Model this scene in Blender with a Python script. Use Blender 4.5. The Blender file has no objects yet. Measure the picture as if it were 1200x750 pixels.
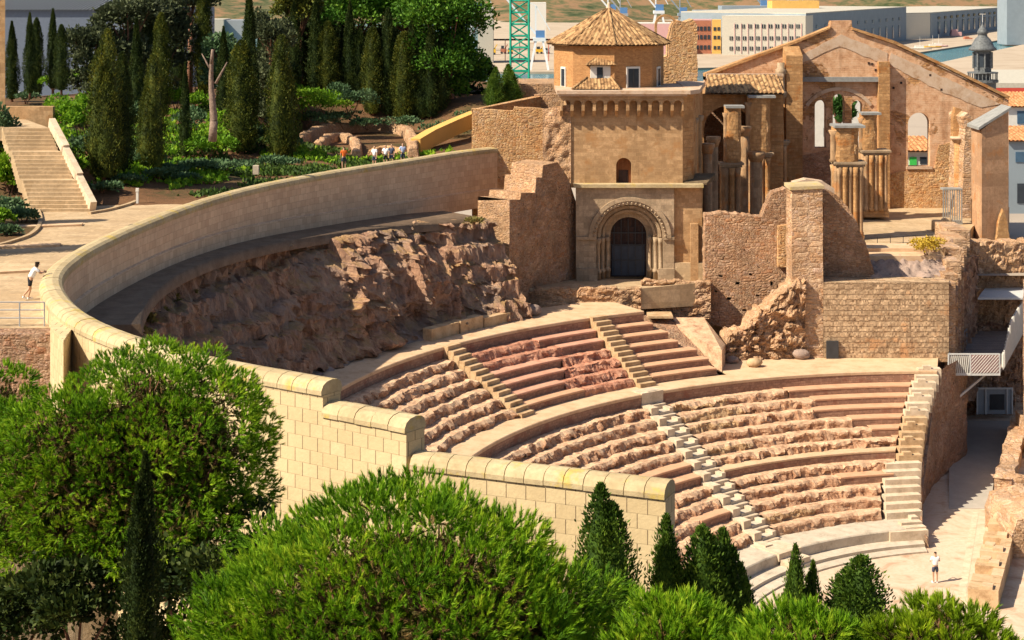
import bpy, math, random
import numpy as np
from mathutils import Vector, noise
from mathutils.geometry import tessellate_polygon
RND = random.Random(11)
NR = np.random.default_rng(5)
D = bpy.data
SC = bpy.context.scene
COL = SC.collection
# ---- view constants: the camera stands on the castle hill, 33.5 m above the orchestra floor
CAMH, FPX, HOR = 33.5, 2100.0, -22.0
def zat(py, Y): return CAMH - (py - HOR) * Y / FPX
def xat(px, Y): return (px - 600.0) * Y / FPX
def W(px, py, Y): return (xat(px, Y), Y, zat(py, Y))
def G(px, py, z):
    Y = FPX * (CAMH - z) / (py - HOR)
    return ((px - 600.0) * Y / FPX, Y, z)
def XZ(pts, Y): return [(xat(a, Y), zat(b, Y)) for a, b in pts]
CX, CY = 28.0, 88.6                        # centre of the orchestra
def pol(r, deg, z=0.0):
    a = math.radians(deg)
    return (CX + r * math.cos(a), CY + r * math.sin(a), z)
def ang(x, y): return math.degrees(math.atan2(y - CY, x - CX)) % 360
def sm(a, b, x):
    t = max(0.0, min(1.0, (x - a) / (b - a)))
    return t * t * (3 - 2 * t)
def lerp(a, b, t): return a + (b - a) * t
def nz(x, y, z=0.0, s=1.0): return noise.noise(Vector((x * s, y * s, z * s)))
def fbm(x, y, z=0.0, s=1.0, o=4): return noise.fractal(Vector((x * s, y * s, z * s)), 0.9, 2.1, o)

# ---------------------------------------------------------------- object bookkeeping
def tag(o, label=None, cat=None, group=None, kind=None):
    if label: o['label'] = label
    if cat: o['category'] = cat
    if group: o['group'] = group
    if kind: o['kind'] = kind
    return o
def empty(name, loc=(0, 0, 0), label=None, cat=None, group=None, rz=0.0):
    o = D.objects.new(name, None)
    o.empty_display_size = 0.3
    COL.objects.link(o)
    o.location = loc
    o.rotation_euler = (0, 0, rz)
    return tag(o, label, cat, group)
def copy_tree(o, parent=None):
    c = o.copy()
    COL.objects.link(c)
    if parent is not None:
        c.parent = parent
    for ch in list(o.children):
        copy_tree(ch, c)
    return c

class MB:
    """collects faces of one mesh"""
    def __init__(s):
        s.v, s.f, s.uv, s.mi, s.sm = [], [], {}, [], []
        s.cm, s.cs = 0, False
    def add(s, pts, faces, uvs=None):
        b = len(s.v)
        s.v.extend([tuple(p) for p in pts])
        for k, f in enumerate(faces):
            if uvs is not None: s.uv[len(s.f)] = uvs[k]
            s.f.append(tuple(b + i for i in f))
            s.mi.append(s.cm); s.sm.append(s.cs)
        return b
    def box(s, x0, x1, y0, y1, z0, z1):
        s.add([(x0,y0,z0),(x1,y0,z0),(x1,y1,z0),(x0,y1,z0),(x0,y0,z1),(x1,y0,z1),(x1,y1,z1),(x0,y1,z1)],
              [(0,3,2,1),(4,5,6,7),(0,1,5,4),(1,2,6,5),(2,3,7,6),(3,0,4,7)])
    def obox(s, c, ux, hx, hy, z0, z1):
        """box about plan centre c, x axis along unit vector ux"""
        ax = Vector((ux[0], ux[1], 0)).normalized(); ay = Vector((-ax.y, ax.x, 0)); c = Vector((c[0], c[1], 0))
        P = [c + ax*a*hx + ay*b*hy for a, b in ((-1,-1),(1,-1),(1,1),(-1,1))]
        s.plan(P, z0, z1)
    def plan(s, P, z0, z1):
        """vertical prism over a counter-clockwise plan polygon; z0/z1 may be lists"""
        n = len(P)
        a = z0 if isinstance(z0, (list, tuple)) else [z0]*n
        b = z1 if isinstance(z1, (list, tuple)) else [z1]*n
        s.add([(p[0],p[1],a[i]) for i,p in enumerate(P)] + [(p[0],p[1],b[i]) for i,p in enumerate(P)],
              [tuple(range(n-1,-1,-1)), tuple(range(n,2*n))] + [(i,(i+1)%n,n+(i+1)%n,n+i) for i in range(n)])
    def slab(s, outer, holes, Y, t):
        """wall slab standing in the plane y=Y, thickness t away from the camera, outline in (x,z), holes cut through"""
        s.slab_g(outer, holes, lambda u, z: Vector((u, Y, z)), Vector((0, t, 0)))
    def slab_g(s, outer, holes, fn, off):
        def area(P): return sum(P[i][0]*P[(i+1)%len(P)][1]-P[(i+1)%len(P)][0]*P[i][1] for i in range(len(P)))
        if area(outer) < 0: outer = outer[::-1]
        hs = [h if area(h) < 0 else h[::-1] for h in holes]
        loops = [outer] + hs
        tris = tessellate_polygon([[Vector((p[0], p[1], 0)) for p in L] for L in loops])
        flat = [p for L in loops for p in L]
        n = len(flat)
        F3 = [fn(*p) for p in flat]
        B3 = [p + off for p in F3]
        fs = []
        for t3 in tris:
            a, b, c = [flat[i] for i in t3]
            ar = (b[0]-a[0])*(c[1]-a[1])-(c[0]-a[0])*(b[1]-a[1])
            if abs(ar) < 1e-9: continue
            t3 = tuple(t3) if ar > 0 else tuple(t3)[::-1]
            fs.append(t3); fs.append(tuple(n+i for i in t3[::-1]))
        k = 0
        for L in loops:
            m = len(L)
            for i in range(m):
                fs.append((k+(i+1)%m, k+i, n+k+i, n+k+(i+1)%m))
            k += m
        s.add(F3+B3, fs)
    def tube(s, p0, p1, r0, r1=None, n=8, cap=True):
        r1 = r0 if r1 is None else r1
        p0, p1 = Vector(p0), Vector(p1)
        d = (p1-p0).normalized()
        a = d.orthogonal().normalized(); b = d.cross(a)
        P = [p0+(a*math.cos(2*math.pi*i/n)+b*math.sin(2*math.pi*i/n))*r0 for i in range(n)]
        P += [p1+(a*math.cos(2*math.pi*i/n)+b*math.sin(2*math.pi*i/n))*r1 for i in range(n)]
        fs = [(i,(i+1)%n,n+(i+1)%n,n+i) for i in range(n)]
        if cap: fs += [tuple(range(n-1,-1,-1)), tuple(range(n,2*n))]
        s.add(P, fs)
    def bar(s, p0, p1, w, h=None):
        h = w if h is None else h
        p0, p1 = Vector(p0), Vector(p1)
        d = (p1-p0).normalized()
        up = Vector((0,0,1)) if abs(d.z) < .95 else Vector((0,1,0))
        a = d.cross(up).normalized()*w/2; b = a.cross(d).normalized()*h/2
        s.add([p0-a-b,p0+a-b,p0+a+b,p0-a+b,p1-a-b,p1+a-b,p1+a+b,p1-a+b],
              [(0,3,2,1),(4,5,6,7),(0,1,5,4),(1,2,6,5),(2,3,7,6),(3,0,4,7)])
    def lathe(s, c, prof, n=16, sq=0.0, rot=0.0):
        """prof: list of (radius, z)"""
        P = []
        for r, z in prof:
            for i in range(n):
                a = 2*math.pi*i/n + rot
                P.append((c[0]+r*math.cos(a), c[1]+r*math.sin(a), c[2]+z))
        fs = []
        for k in range(len(prof)-1):
            for i in range(n):
                j = (i+1) % n
                fs.append((k*n+i, k*n+j, (k+1)*n+j, (k+1)*n+i))
        fs.append(tuple(range(n-1,-1,-1)))
        m = (len(prof)-1)*n
        fs.append(tuple(range(m, m+n)))
        s.add(P, fs)
    def grid(s, fn, nu, nv, uvfn=None):
        P = [fn(i/nu, j/nv) for j in range(nv+1) for i in range(nu+1)]
        fs, us = [], []
        for j in range(nv):
            for i in range(nu):
                a = j*(nu+1)+i
                fs.append((a, a+1, a+nu+2, a+nu+1))
                if uvfn: us.append([uvfn(i/nu,j/nv),uvfn((i+1)/nu,j/nv),uvfn((i+1)/nu,(j+1)/nv),uvfn(i/nu,(j+1)/nv)])
        s.add(P, fs, us if uvfn else None)
    def build(s, name, mats, parent=None, smooth=False, loc=None):
        if not isinstance(mats, (list, tuple)): mats = [mats]
        me = D.meshes.new(name)
        V = s.v
        if loc is not None: V = [(p[0]-loc[0], p[1]-loc[1], p[2]-loc[2]) for p in V]
        me.from_pydata(V, [], s.f)
        for m in mats: me.materials.append(m)
        uvl = me.uv_layers.new(name='UVMap')
        uv = np.zeros((len(me.loops), 2), np.float32)
        k = 0
        for i, p in enumerate(me.polygons):
            p.material_index = s.mi[i]
            p.use_smooth = smooth or s.sm[i]
            idx = p.vertices
            if i in s.uv:
                for q in s.uv[i]: uv[k] = q; k += 1
                continue
            n = p.normal
            if abs(n.z) > .75 or (n.x == 0 and n.y == 0):
                for q in idx: uv[k] = s.v[q][:2]; k += 1
            else:
                l = math.hypot(n.x, n.y); tx, ty = -n.y/l, n.x/l
                for q in idx:
                    P = s.v[q]; uv[k] = (P[0]*tx+P[1]*ty, P[2]); k += 1
        uvl.data.foreach_set('uv', uv.ravel())
        me.update()
        o = D.objects.new(name, me)
        COL.objects.link(o)
        if loc is not None: o.location = loc
        if parent is not None: o.parent = parent
        return o
def np_mesh(name, V, F, mat, tint=None, smooth=False):
    """mesh from numpy arrays; F is (n,k)"""
    me = D.meshes.new(name)
    nf, k = F.shape
    me.vertices.add(len(V)); me.vertices.foreach_set('co', np.ascontiguousarray(V, np.float32).ravel())
    me.loops.add(nf*k); me.loops.foreach_set('vertex_index', np.ascontiguousarray(F, np.int32).ravel())
    me.polygons.add(nf)
    me.polygons.foreach_set('loop_start', np.arange(0, nf*k, k, dtype=np.int32))
    me.polygons.foreach_set('loop_total', np.full(nf, k, np.int32))
    if smooth: me.polygons.foreach_set('use_smooth', np.ones(nf, bool))
    if tint is not None:
        at = me.attributes.new('tint', 'FLOAT', 'POINT')
        at.data.foreach_set('value', np.ascontiguousarray(tint, np.float32))
    me.materials.append(mat)
    me.update(calc_edges=True)
    return me
def link(name, me, parent=None, loc=None):
    o = D.objects.new(name, me); COL.objects.link(o)
    if parent is not None: o.parent = parent
    if loc is not None: o.location = loc
    return o
def arch(cx, z0, r, zs, n=14):
    """arched opening outline in (x,z): sill z0, spring zs, radius r"""
    return [(cx-r, z0), (cx+r, z0)] + [(cx+r*math.cos(math.pi*i/n), zs+r*math.sin(math.pi*i/n)) for i in range(n+1)]
def ragged(pts, step=0.35, amp=0.12, seed=0, closed_from=0):
    """roughen an (x,z) polyline"""
    out = []
    for i in range(len(pts)-1):
        a, b = pts[i], pts[i+1]
        L = math.hypot(b[0]-a[0], b[1]-a[1]); n = max(1, int(L/step))
        for k in range(n):
            t = k/n
            x, z = lerp(a[0],b[0],t), lerp(a[1],b[1],t)
            if not (i == 0 and k == 0):
                x += amp*nz(x, z, seed+3.1, 2.3); z += amp*nz(x, z, seed+9.7, 2.3)
            out.append((x, z))
    out.append(pts[-1])
    return out

# ---------------------------------------------------------------- node helpers
class NT:
    def __init__(s, name, rough=0.9):
        s.m = D.materials.new(name); s.m.use_nodes = True
        s.t = s.m.node_tree; s.t.nodes.clear()
        s.sat = 1.0
        s.out = s.t.nodes.new('ShaderNodeOutputMaterial')
        s.b = s.n('ShaderNodeBsdfPrincipled', Roughness=rough)
        s.b.inputs['Specular IOR Level'].default_value = 0.2
        s.t.links.new(s.b.outputs[0], s.out.inputs[0])
    def put(s, sock, v):
        if v is None: return
        if hasattr(v, 'outputs'): v = v.outputs[0]
        if isinstance(v, bpy.types.NodeSocket): s.t.links.new(v, sock)
        else:
            if isinstance(v, (tuple, list)) and len(v) == 3 and sock.type == 'RGBA': v = (*v, 1)
            sock.default_value = v
    def n(s, typ, props=None, **ins):
        nd = s.t.nodes.new(typ)
        for k, v in (props or {}).items(): setattr(nd, k, v)
        for k, v in ins.items():
            key = int(k[1:]) if k[0] == 'i' and k[1:].isdigit() else k.replace('_', ' ')
            s.put(nd.inputs[key], v)
        return nd
    def math(s, op, a, b=None, c=None, clamp=False):
        nd = s.t.nodes.new('ShaderNodeMath'); nd.operation = op; nd.use_clamp = clamp
        s.put(nd.inputs[0], a); s.put(nd.inputs[1], b); s.put(nd.inputs[2], c)
        return nd.outputs[0]
    def mix(s, f, a, b, mode='MIX'):
        nd = s.t.nodes.new('ShaderNodeMix'); nd.data_type = 'RGBA'; nd.blend_type = mode
        s.put(nd.inputs[0], f); s.put(nd.inputs[6], a); s.put(nd.inputs[7], b)
        return nd.outputs[2]
    def ramp(s, f, stops, interp='LINEAR'):
        nd = s.t.nodes.new('ShaderNodeValToRGB'); nd.color_ramp.interpolation = interp
        e = nd.color_ramp.elements
        while len(e) < len(stops): e.new(0.5)
        for i, (p, c) in enumerate(stops):
            e[i].position = p; e[i].color = (*c, 1) if len(c) == 3 else c
        s.put(nd.inputs[0], f)
        return nd.outputs[0]
    def uv(s):
        return s.n('ShaderNodeUVMap').outputs[0]
    def pos(s):
        return s.n('ShaderNodeNewGeometry').outputs['Position']
    def obj(s):
        return s.n('ShaderNodeTexCoord').outputs['Object']
    def noise(s, vec, scale, detail=4, rough=0.6, dist=0.0, out='Fac'):
        nd = s.n('ShaderNodeTexNoise', Vector=vec, Scale=scale, Detail=detail, Roughness=rough, Distortion=dist)
        return nd.outputs[out]
    def mapr(s, v, a, b, c, d):
        return s.n('ShaderNodeMapRange', i0=v, i1=a, i2=b, i3=c, i4=d).outputs[0]
    def scale(s, vec, x, y, z=1.0):
        return s.n('ShaderNodeMapping', Vector=vec, Scale=(x, y, z)).outputs[0]
    def bump(s, h, strength=0.5, dist=0.05, prev=None):
        nd = s.n('ShaderNodeBump', Height=h, Strength=strength, Distance=dist)
        if prev is not None: s.put(nd.inputs['Normal'], prev)
        return nd.outputs[0]
    def fin(s, col=None, normal=None, rough=None, metal=None):
        if s.sat != 1.0: col = s.n('ShaderNodeHueSaturation', Saturation=s.sat*1.04, Hue=.489, Value=1.06, Color=col).outputs[0]
        s.put(s.b.inputs['Base Color'], col); s.put(s.b.inputs['Normal'], normal)
        s.put(s.b.inputs['Roughness'], rough); s.put(s.b.inputs['Metallic'], metal)
        return s.m
def tint3(c, k): return tuple(x*k for x in c)

def ashlar(name, c1, c2, mortar, bw=0.6, bh=0.35, stain=0.35, msize=0.012, bump=0.5, patch=None, streak=0.0, vary=.22, wb=.05):
    """squared masonry: bricks in metres, stained by weather"""
    t = NT(name); t.sat = 1.06; uv = t.uv(); p = t.pos()
    wob = t.noise(uv, 1.3, 2, out='Color')
    uvw = t.n('ShaderNodeVectorMath', {'operation': 'MULTIPLY_ADD'}, i0=wob, i1=(wb, wb*.8, 0), i2=uv).outputs[0]
    br = t.n('ShaderNodeTexBrick', Vector=uvw, Color1=(0,0,0,1), Color2=(1,1,1,1), Mortar=(.5,.5,.5,1), Scale=1.0)
    br.inputs['Mortar Size'].default_value = msize; br.inputs['Mortar Smooth'].default_value = 0.3
    br.inputs['Brick Width'].default_value = bw; br.inputs['Row Height'].default_value = bh
    g = t.noise(p, 0.35, 5, .65); g2 = t.noise(p, 6.0, 4, .7)
    base = t.mix(br.outputs['Color'], tint3(c1, 1-vary), tint3(c2, 1+vary*.4))
    base = t.mix(t.mapr(g, .38, .66, 0, stain), base, tint3(c1, .42))
    g3 = t.noise(p, 1.3, 6, .72, 1.0)
    base = t.mix(t.mapr(g3, .52, .66, 0, .55), base, tint3(c2, 1.18))
    base = t.mix(t.mapr(g3, .46, .34, 0, .6), base, tint3(c1, .55))
    base = t.mix(t.mapr(g2, .36, .70, 0, .6), base, tint3(c2, .5))
    if patch is not None:
        base = t.mix(t.mapr(t.noise(p, .8, 4, .6), .56, .66, 0, .8), base, patch)
    if streak:
        sv = t.noise(t.scale(uv, 1.6, .12), 1.0, 5, .7)
        base = t.mix(t.mapr(sv, .52, .75, 0, streak), base, tint3(c1, .35))
    base = t.mix(br.outputs['Fac'], base, mortar)
    h = t.math('ADD', t.math('MULTIPLY', br.outputs['Fac'], -0.7), t.math('MULTIPLY', t.noise(p, 9, 5, .7), .8))
    return t.fin(base, t.bump(h, bump, .05))
def rubble(name, cs, mortar, w=0.4, h=0.24, bump=0.8, edge=0.07, stain=.4):
    """irregular masonry of small stones, laid out in the wall's own volume"""
    cs = [(c[0]*1.25, c[1]*1.23, c[2]*1.27) for c in cs]; mortar = tint3(mortar, 1.2)
    t = NT(name); t.sat = 1.03; p = t.pos()
    wob = t.noise(p, 1.8, 3, out='Color')
    pw = t.n('ShaderNodeVectorMath', {'operation': 'MULTIPLY_ADD'}, i0=wob, i1=(w*.55, w*.55, h*.6), i2=p).outputs[0]
    def layer(k):
        sc = t.scale(pw, k/w, k/w, k/h)
        v1 = t.n('ShaderNodeTexVoronoi', {'distance': 'CHEBYCHEV'}, Vector=sc, Scale=1.0, Randomness=.8)
        v2 = t.n('ShaderNodeTexVoronoi', {'distance': 'CHEBYCHEV', 'feature': 'F2'}, Vector=sc, Scale=1.0, Randomness=.8)
        return t.n('ShaderNodeSeparateColor', Color=v1.outputs['Color']).outputs[0], t.math('SUBTRACT', v2.outputs['Distance'], v1.outputs['Distance'])
    r1, g1 = layer(1.0); r2, g2_ = layer(1.9)
    pick = t.mapr(t.noise(p, .7, 3, .6), .47, .53, 0, 1)
    r = t.math('ADD', t.math('MULTIPLY', r1, t.math('SUBTRACT', 1.0, pick)), t.math('MULTIPLY', r2, pick))
    gap = t.math('ADD', t.math('MULTIPLY', g1, t.math('SUBTRACT', 1.0, pick)), t.math('MULTIPLY', g2_, pick))
    pal = [cs[0], cs[2], tint3(cs[1], .85), (cs[2][0]*.92, cs[2][1]*.95, cs[2][2]*1.12), tint3(cs[3], .9), cs[1], (min(.75,cs[2][0]*1.15), cs[2][1]*1.15, cs[2][2]*1.2), tint3(cs[0], 1.25)]
    base = t.ramp(r, [(i/(len(pal)-1), c) for i, c in enumerate(pal)])
    g = t.noise(p, .45, 6, .7); gf = t.noise(p, 7, 4, .7); g3 = t.noise(p, 1.1, 5, .7, .8)
    base = t.mix(t.mapr(g3, .52, .64, 0, .5), base, (.52,.31,.155))
    base = t.mix(t.mapr(g3, .48, .36, 0, .5), base, (.56,.44,.31))
    base = t.mix(t.mapr(g, .44, .66, 0, stain+.15), base, tint3(cs[0], .5))
    base = t.mix(t.mapr(t.noise(p, 3.2, 3, .6), .655, .70, 0, .85), base, tint3(cs[0], .12))
    base = t.mix(t.mapr(gf, .38, .70, 0, .65), base, tint3(cs[0], .6))
    e = t.mapr(gap, 0.02, edge*2.0, 1, 0)
    base = t.mix(t.math('MULTIPLY', e, t.mapr(g, .3, .7, .05, .65)), base, mortar)
    hh = t.math('ADD', t.mapr(gap, 0, .35, 0, .7), t.math('MULTIPLY', t.noise(p, 8, 5, .7), 1.0))
    return t.fin(base, t.bump(hh, min(1, bump), .09))
def rough(name, stops, scale=0.6, bump=0.8, bd=.15, fine=6.0, rg=.95, stretch=None):
    """mottled natural surface; stops of a noise ramp"""
    t = NT(name, rg); t.sat = 1.12; p = t.pos()
    if stretch: p = t.scale(p, *stretch)
    g = t.noise(p, scale, 8, .68); f = t.noise(p, fine, 5, .75)
    k = t.math('ADD', t.math('MULTIPLY', g, .7), t.math('MULTIPLY', f, .3))
    base = t.ramp(k, stops)
    h = t.math('ADD', g, t.math('MULTIPLY', f, .5))
    return t.fin(base, t.bump(h, bump, bd))
def plain(name, c, rg=.6, var=.2, metal=0.0, scale=2.0):
    t = NT(name, rg); p = t.pos()
    g = t.noise(p, scale, 5, .65)
    return t.fin(t.mix(t.mapr(g, .3, .7, 0, 1), tint3(c, 1-var), tint3(c, 1+var*.6)), None, None, metal)
def leafmat(name, stops, trans=0.25):
    t = NT(name, .65); a = t.n('ShaderNodeAttribute', {'attribute_name': 'tint'})
    g = t.noise(t.pos(), .9, 3)
    k = t.math('ADD', t.math('MULTIPLY', a.outputs['Fac'], .65), t.math('MULTIPLY', t.mapr(g, .3, .7, 0, 1), .35))
    c = t.ramp(k, stops)
    t.fin(c)
    tr = t.n('ShaderNodeBsdfTranslucent', Color=c)
    mx = t.n('ShaderNodeMixShader', i0=trans, i1=t.b, i2=tr)
    t.t.links.new(mx.outputs[0], t.out.inputs[0])
    return t.m
M = {}
M['wall_out'] = None
def perimeter_mat(name, c1, c2, bw, bh, vj, hj, jc, mot):
    """large blocks whose upright joints show more than their beds"""
    t = NT(name); uv = t.uv(); p = t.pos()
    sx = t.n('ShaderNodeSeparateXYZ', Vector=uv)
    rowf = t.math('DIVIDE', sx.outputs[1], bh); row = t.math('FLOOR', rowf); fv = t.math('FRACT', rowf)
    off = t.math('MULTIPLY', t.math('MODULO', t.math('ABSOLUTE', row), 2.0), .5)
    uf = t.math('ADD', t.math('DIVIDE', sx.outputs[0], bw), off)
    fu = t.math('FRACT', uf); cu = t.math('FLOOR', uf)
    cell = t.n('ShaderNodeCombineXYZ', X=cu, Y=row)
    wn = t.n('ShaderNodeTexWhiteNoise', {'noise_dimensions': '2D'}, Vector=cell)
    j1 = t.math('LESS_THAN', fu, .045); j2 = t.math('LESS_THAN', fv, .05)
    base = t.mix(t.math('MULTIPLY', wn.outputs[0], mot), c1, c2)
    g = t.noise(p, .5, 6, .7); g2 = t.noise(p, 5, 4, .7)
    base = t.mix(t.mapr(g, .4, .7, 0, .35), base, tint3(c2, .6))
    base = t.mix(t.mapr(g2, .35, .75, 0, .3), base, tint3(c1, .7))
    j = t.math('MAXIMUM', t.math('MULTIPLY', j1, vj), t.math('MULTIPLY', j2, hj))
    base = t.mix(j, base, jc)
    h = t.math('SUBTRACT', t.math('MULTIPLY', t.noise(p, 8, 5, .7), .6), j)
    return t.fin(base, t.bump(h, .6, .05))
M['wall_out'] = perimeter_mat('pale_block_wall', (.63,.50,.305), (.54,.41,.235), .62, .42, .85, .25, (.13,.09,.055), .8)
M['wall_in'] = perimeter_mat('pink_block_wall', (.70,.52,.36), (.56,.39,.265), .55, .40, .5, .35, (.27,.18,.12), 1.0)
def coping_mat():
    t = NT('lichen_coping'); p = t.pos()
    g = t.noise(p, .5, 5, .7); g2 = t.noise(p, 6, 5, .7)
    c = t.mix(t.mapr(g, .4, .6, 0, 1), (.50,.40,.245), (.40,.31,.18))
    c = t.mix(t.mapr(t.noise(p, 1.1, 4, .7), .55, .66, 0, .75), c, (.50,.36,.07))
    c = t.mix(t.mapr(g2, .45, .75, 0, .5), c, (.26,.20,.12))
    return t.fin(c, t.bump(g2, .5, .04))
M['coping'] = coping_mat()
M['lichen_coping_d'] = M['coping']
M['portal'] = ashlar('grey_portal_stone', (.40,.31,.205), (.46,.365,.25), (.25,.19,.13), .75, .42, .35, .008, .4, streak=.5)
M['tower'] = ashlar('tan_tower_ashlar', (.48,.325,.175), (.54,.385,.22), (.42,.285,.16), .55, .28, .6, .008, .6, patch=(.37,.225,.105), streak=.5)
M['brick'] = ashlar('fine_orange_brick', (.45,.255,.115), (.51,.315,.15), (.40,.26,.14), .26, .085, .3, .010, .5, streak=.15)
M['church'] = ashlar('orange_church_stone', (.52,.315,.145), (.58,.39,.20), (.36,.23,.125), .5, .3, .55, .014, .9, patch=(.34,.165,.06), streak=.55)
M['plaster'] = ashlar('pink_worn_plaster', (.50,.33,.20), (.52,.355,.22), (.47,.32,.20), 1.6, 1.1, .5, .006, .5, patch=(.40,.22,.10), streak=.55)
M['pale_plaster'] = rough('pale_plaster_patch', [(.34,(.34,.225,.135)),(.48,(.47,.37,.275)),(.66,(.54,.45,.36))], 1.2, .6, .05)
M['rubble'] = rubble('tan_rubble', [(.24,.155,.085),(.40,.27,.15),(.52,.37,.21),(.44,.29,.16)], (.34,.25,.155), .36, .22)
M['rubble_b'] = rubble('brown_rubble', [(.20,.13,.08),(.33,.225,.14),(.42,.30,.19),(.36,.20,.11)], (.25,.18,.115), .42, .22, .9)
M['rubble_w'] = rubble('warm_rubble', [(.34,.20,.09),(.50,.33,.15),(.58,.42,.22),(.47,.27,.11)], (.42,.29,.15), .45, .24)
M['bigstone'] = ashlar('big_old_blocks', (.46,.33,.205), (.60,.46,.30), (.20,.14,.085), 1.05, .37, .5, .024, .9, patch=(.48,.30,.16), streak=.35, vary=.5, wb=.26)
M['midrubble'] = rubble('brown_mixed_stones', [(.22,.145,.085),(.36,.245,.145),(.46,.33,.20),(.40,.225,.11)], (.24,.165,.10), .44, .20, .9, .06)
M['bigrubble'] = rubble('big_rough_blocks', [(.34,.225,.12),(.44,.315,.19),(.54,.41,.26),(.46,.29,.15)], (.20,.14,.09), .95, .36, .9, .05)
M['cliff'] = None
def cliff_mat():
    t = NT('striped_cliff_rock', .95); t.sat = 1.02; p = t.pos()
    st = t.scale(p, 1.5, 1.5, .22)
    g = t.noise(st, 1.1, 8, .7, .6); b = t.noise(p, .22, 4, .6); f = t.noise(p, 5, 5, .75)
    c = t.ramp(g, [(.32,(.08,.05,.032)),(.42,(.27,.165,.105)),(.53,(.43,.275,.175)),(.68,(.56,.40,.265))])
    c = t.mix(t.mapr(b, .44, .58, 0, .8), c, (.29,.225,.18))
    # golden light on the flat ledge tops, put into the rock colour
    nrm = t.n('ShaderNodeNewGeometry').outputs['Normal']
    up = t.n('ShaderNodeSeparateXYZ', Vector=nrm).outputs[2]
    ledge_gold = t.math('MULTIPLY', t.mapr(up, .45, .8, 0, 1), t.mapr(t.noise(p, .5, 4, .7), .42, .6, 0, 1))
    c = t.mix(t.math('MULTIPLY', ledge_gold, .6), c, (.40,.27,.09))
    c = t.mix(t.mapr(f, .4, .75, 0, .5), c, (.19,.125,.09))
    return t.fin(c, t.bump(t.math('ADD', g, t.math('MULTIPLY', f, .6)), .9, .25))
M['cliff'] = cliff_mat()
M['talus'] = rough('grey_talus', [(.3,(.14,.11,.10)),(.45,(.27,.215,.185)),(.6,(.38,.30,.25)),(.75,(.30,.21,.14))], 1.0, .9, .2)
M['path_dark'] = rough('grey_gravel_path', [(.34,(.115,.085,.06)),(.66,(.23,.175,.125))], 1.2, .6, .06, 8.0)
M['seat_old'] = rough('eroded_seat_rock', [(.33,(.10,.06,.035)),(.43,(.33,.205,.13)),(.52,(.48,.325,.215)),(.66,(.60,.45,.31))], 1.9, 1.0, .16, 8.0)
M['seat_tan'] = rough('tan_seat_rock', [(.33,(.11,.075,.04)),(.43,(.35,.245,.145)),(.52,(.50,.37,.23)),(.66,(.62,.49,.33))], 1.9, 1.0, .16, 8.0)
M['seat_red'] = rough('red_seat_rock', [(.30,(.17,.075,.05)),(.42,(.36,.195,.13)),(.54,(.49,.30,.21)),(.70,(.58,.41,.30))], 1.6, 1.0, .14, 7.0)
M['seat_new'] = rough('restored_seat_stone', [(.3,(.42,.27,.175)),(.5,(.51,.345,.23)),(.7,(.56,.395,.27))], 1.4, .3, .03)
M['seat_newred'] = rough('restored_red_stone', [(.3,(.39,.23,.16)),(.5,(.49,.31,.225)),(.7,(.55,.38,.28))], 1.4, .3, .03)
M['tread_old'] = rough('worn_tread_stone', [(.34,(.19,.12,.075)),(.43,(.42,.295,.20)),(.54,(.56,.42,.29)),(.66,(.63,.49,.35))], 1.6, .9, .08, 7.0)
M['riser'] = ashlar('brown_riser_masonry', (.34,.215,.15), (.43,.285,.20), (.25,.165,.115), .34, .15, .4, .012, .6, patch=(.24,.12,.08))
M['walk'] = rough('pale_walkway', [(.34,(.40,.29,.185)),(.5,(.53,.405,.275)),(.66,(.58,.46,.325))], 1.0, .4, .03, 6.0)
M['marble'] = rough('pale_worn_marble', [(.30,(.30,.255,.195)),(.46,(.50,.42,.315)),(.62,(.60,.52,.41))], 1.6, .6, .05, 8.0)
M['marble_g'] = rough('grey_marble', [(.30,(.25,.215,.17)),(.46,(.43,.38,.305)),(.62,(.53,.475,.39))], 1.3, .6, .05, 7.0)
M['stair_tan'] = rough('tan_stair_stone', [(.32,(.24,.165,.095)),(.48,(.43,.325,.205)),(.62,(.52,.41,.275))], 1.4, .6, .05, 7.0)
def orchestra_mat():
    t = NT('worn_orchestra_floor'); p = t.pos()
    g = t.noise(p, .45, 6, .65, 1.0); f = t.noise(p, 3.5, 5, .7)
    c = t.ramp(g, [(.34,(.42,.27,.18)),(.46,(.54,.41,.30)),(.58,(.58,.47,.36)),(.7,(.50,.34,.235))])
    c = t.mix(t.mapr(f, .45, .7, 0, .45), c, (.45,.30,.20))
    return t.fin(c, t.bump(f, .4, .03))
M['orch'] = orchestra_mat()
M['paving'] = ashlar('cream_paving', (.47,.36,.22), (.53,.42,.275), (.33,.25,.15), 1.5, .9, .4, .012, .3, vary=.1)
M['greyfloor'] = rough('grey_ramp', [(.3,(.30,.28,.25)),(.7,(.40,.37,.33))], 1.0, .2, .02)
M['wood_deck'] = ashlar('grey_deck_boards', (.26,.215,.19), (.31,.26,.225), (.13,.10,.09), 4.0, .14, .3, .008, .3)
def soil_mat():
    t = NT('red_garden_soil'); p = t.pos()
    g = t.noise(p, .16, 6, .7); f = t.noise(p, 2.5, 6, .75)
    c = t.ramp(t.math('ADD', t.math('MULTIPLY', g, .6), t.math('MULTIPLY', f, .4)), [(.3,(.04,.038,.014)),(.42,(.07,.055,.022)),(.52,(.135,.07,.035)),(.62,(.18,.092,.045)),(.74,(.08,.075,.028))])
    return t.fin(c, t.bump(f, .8, .15))
M['soil'] = soil_mat()
M['hillside'] = rough('dry_brown_hillside', [(.3,(.07,.055,.035)),(.5,(.16,.125,.08)),(.7,(.28,.23,.165))], .5, .9, .2)
M['farland'] = rough('port_ground', [(.3,(.27,.235,.20)),(.7,(.40,.355,.30))], .02, .2, .1)
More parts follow.
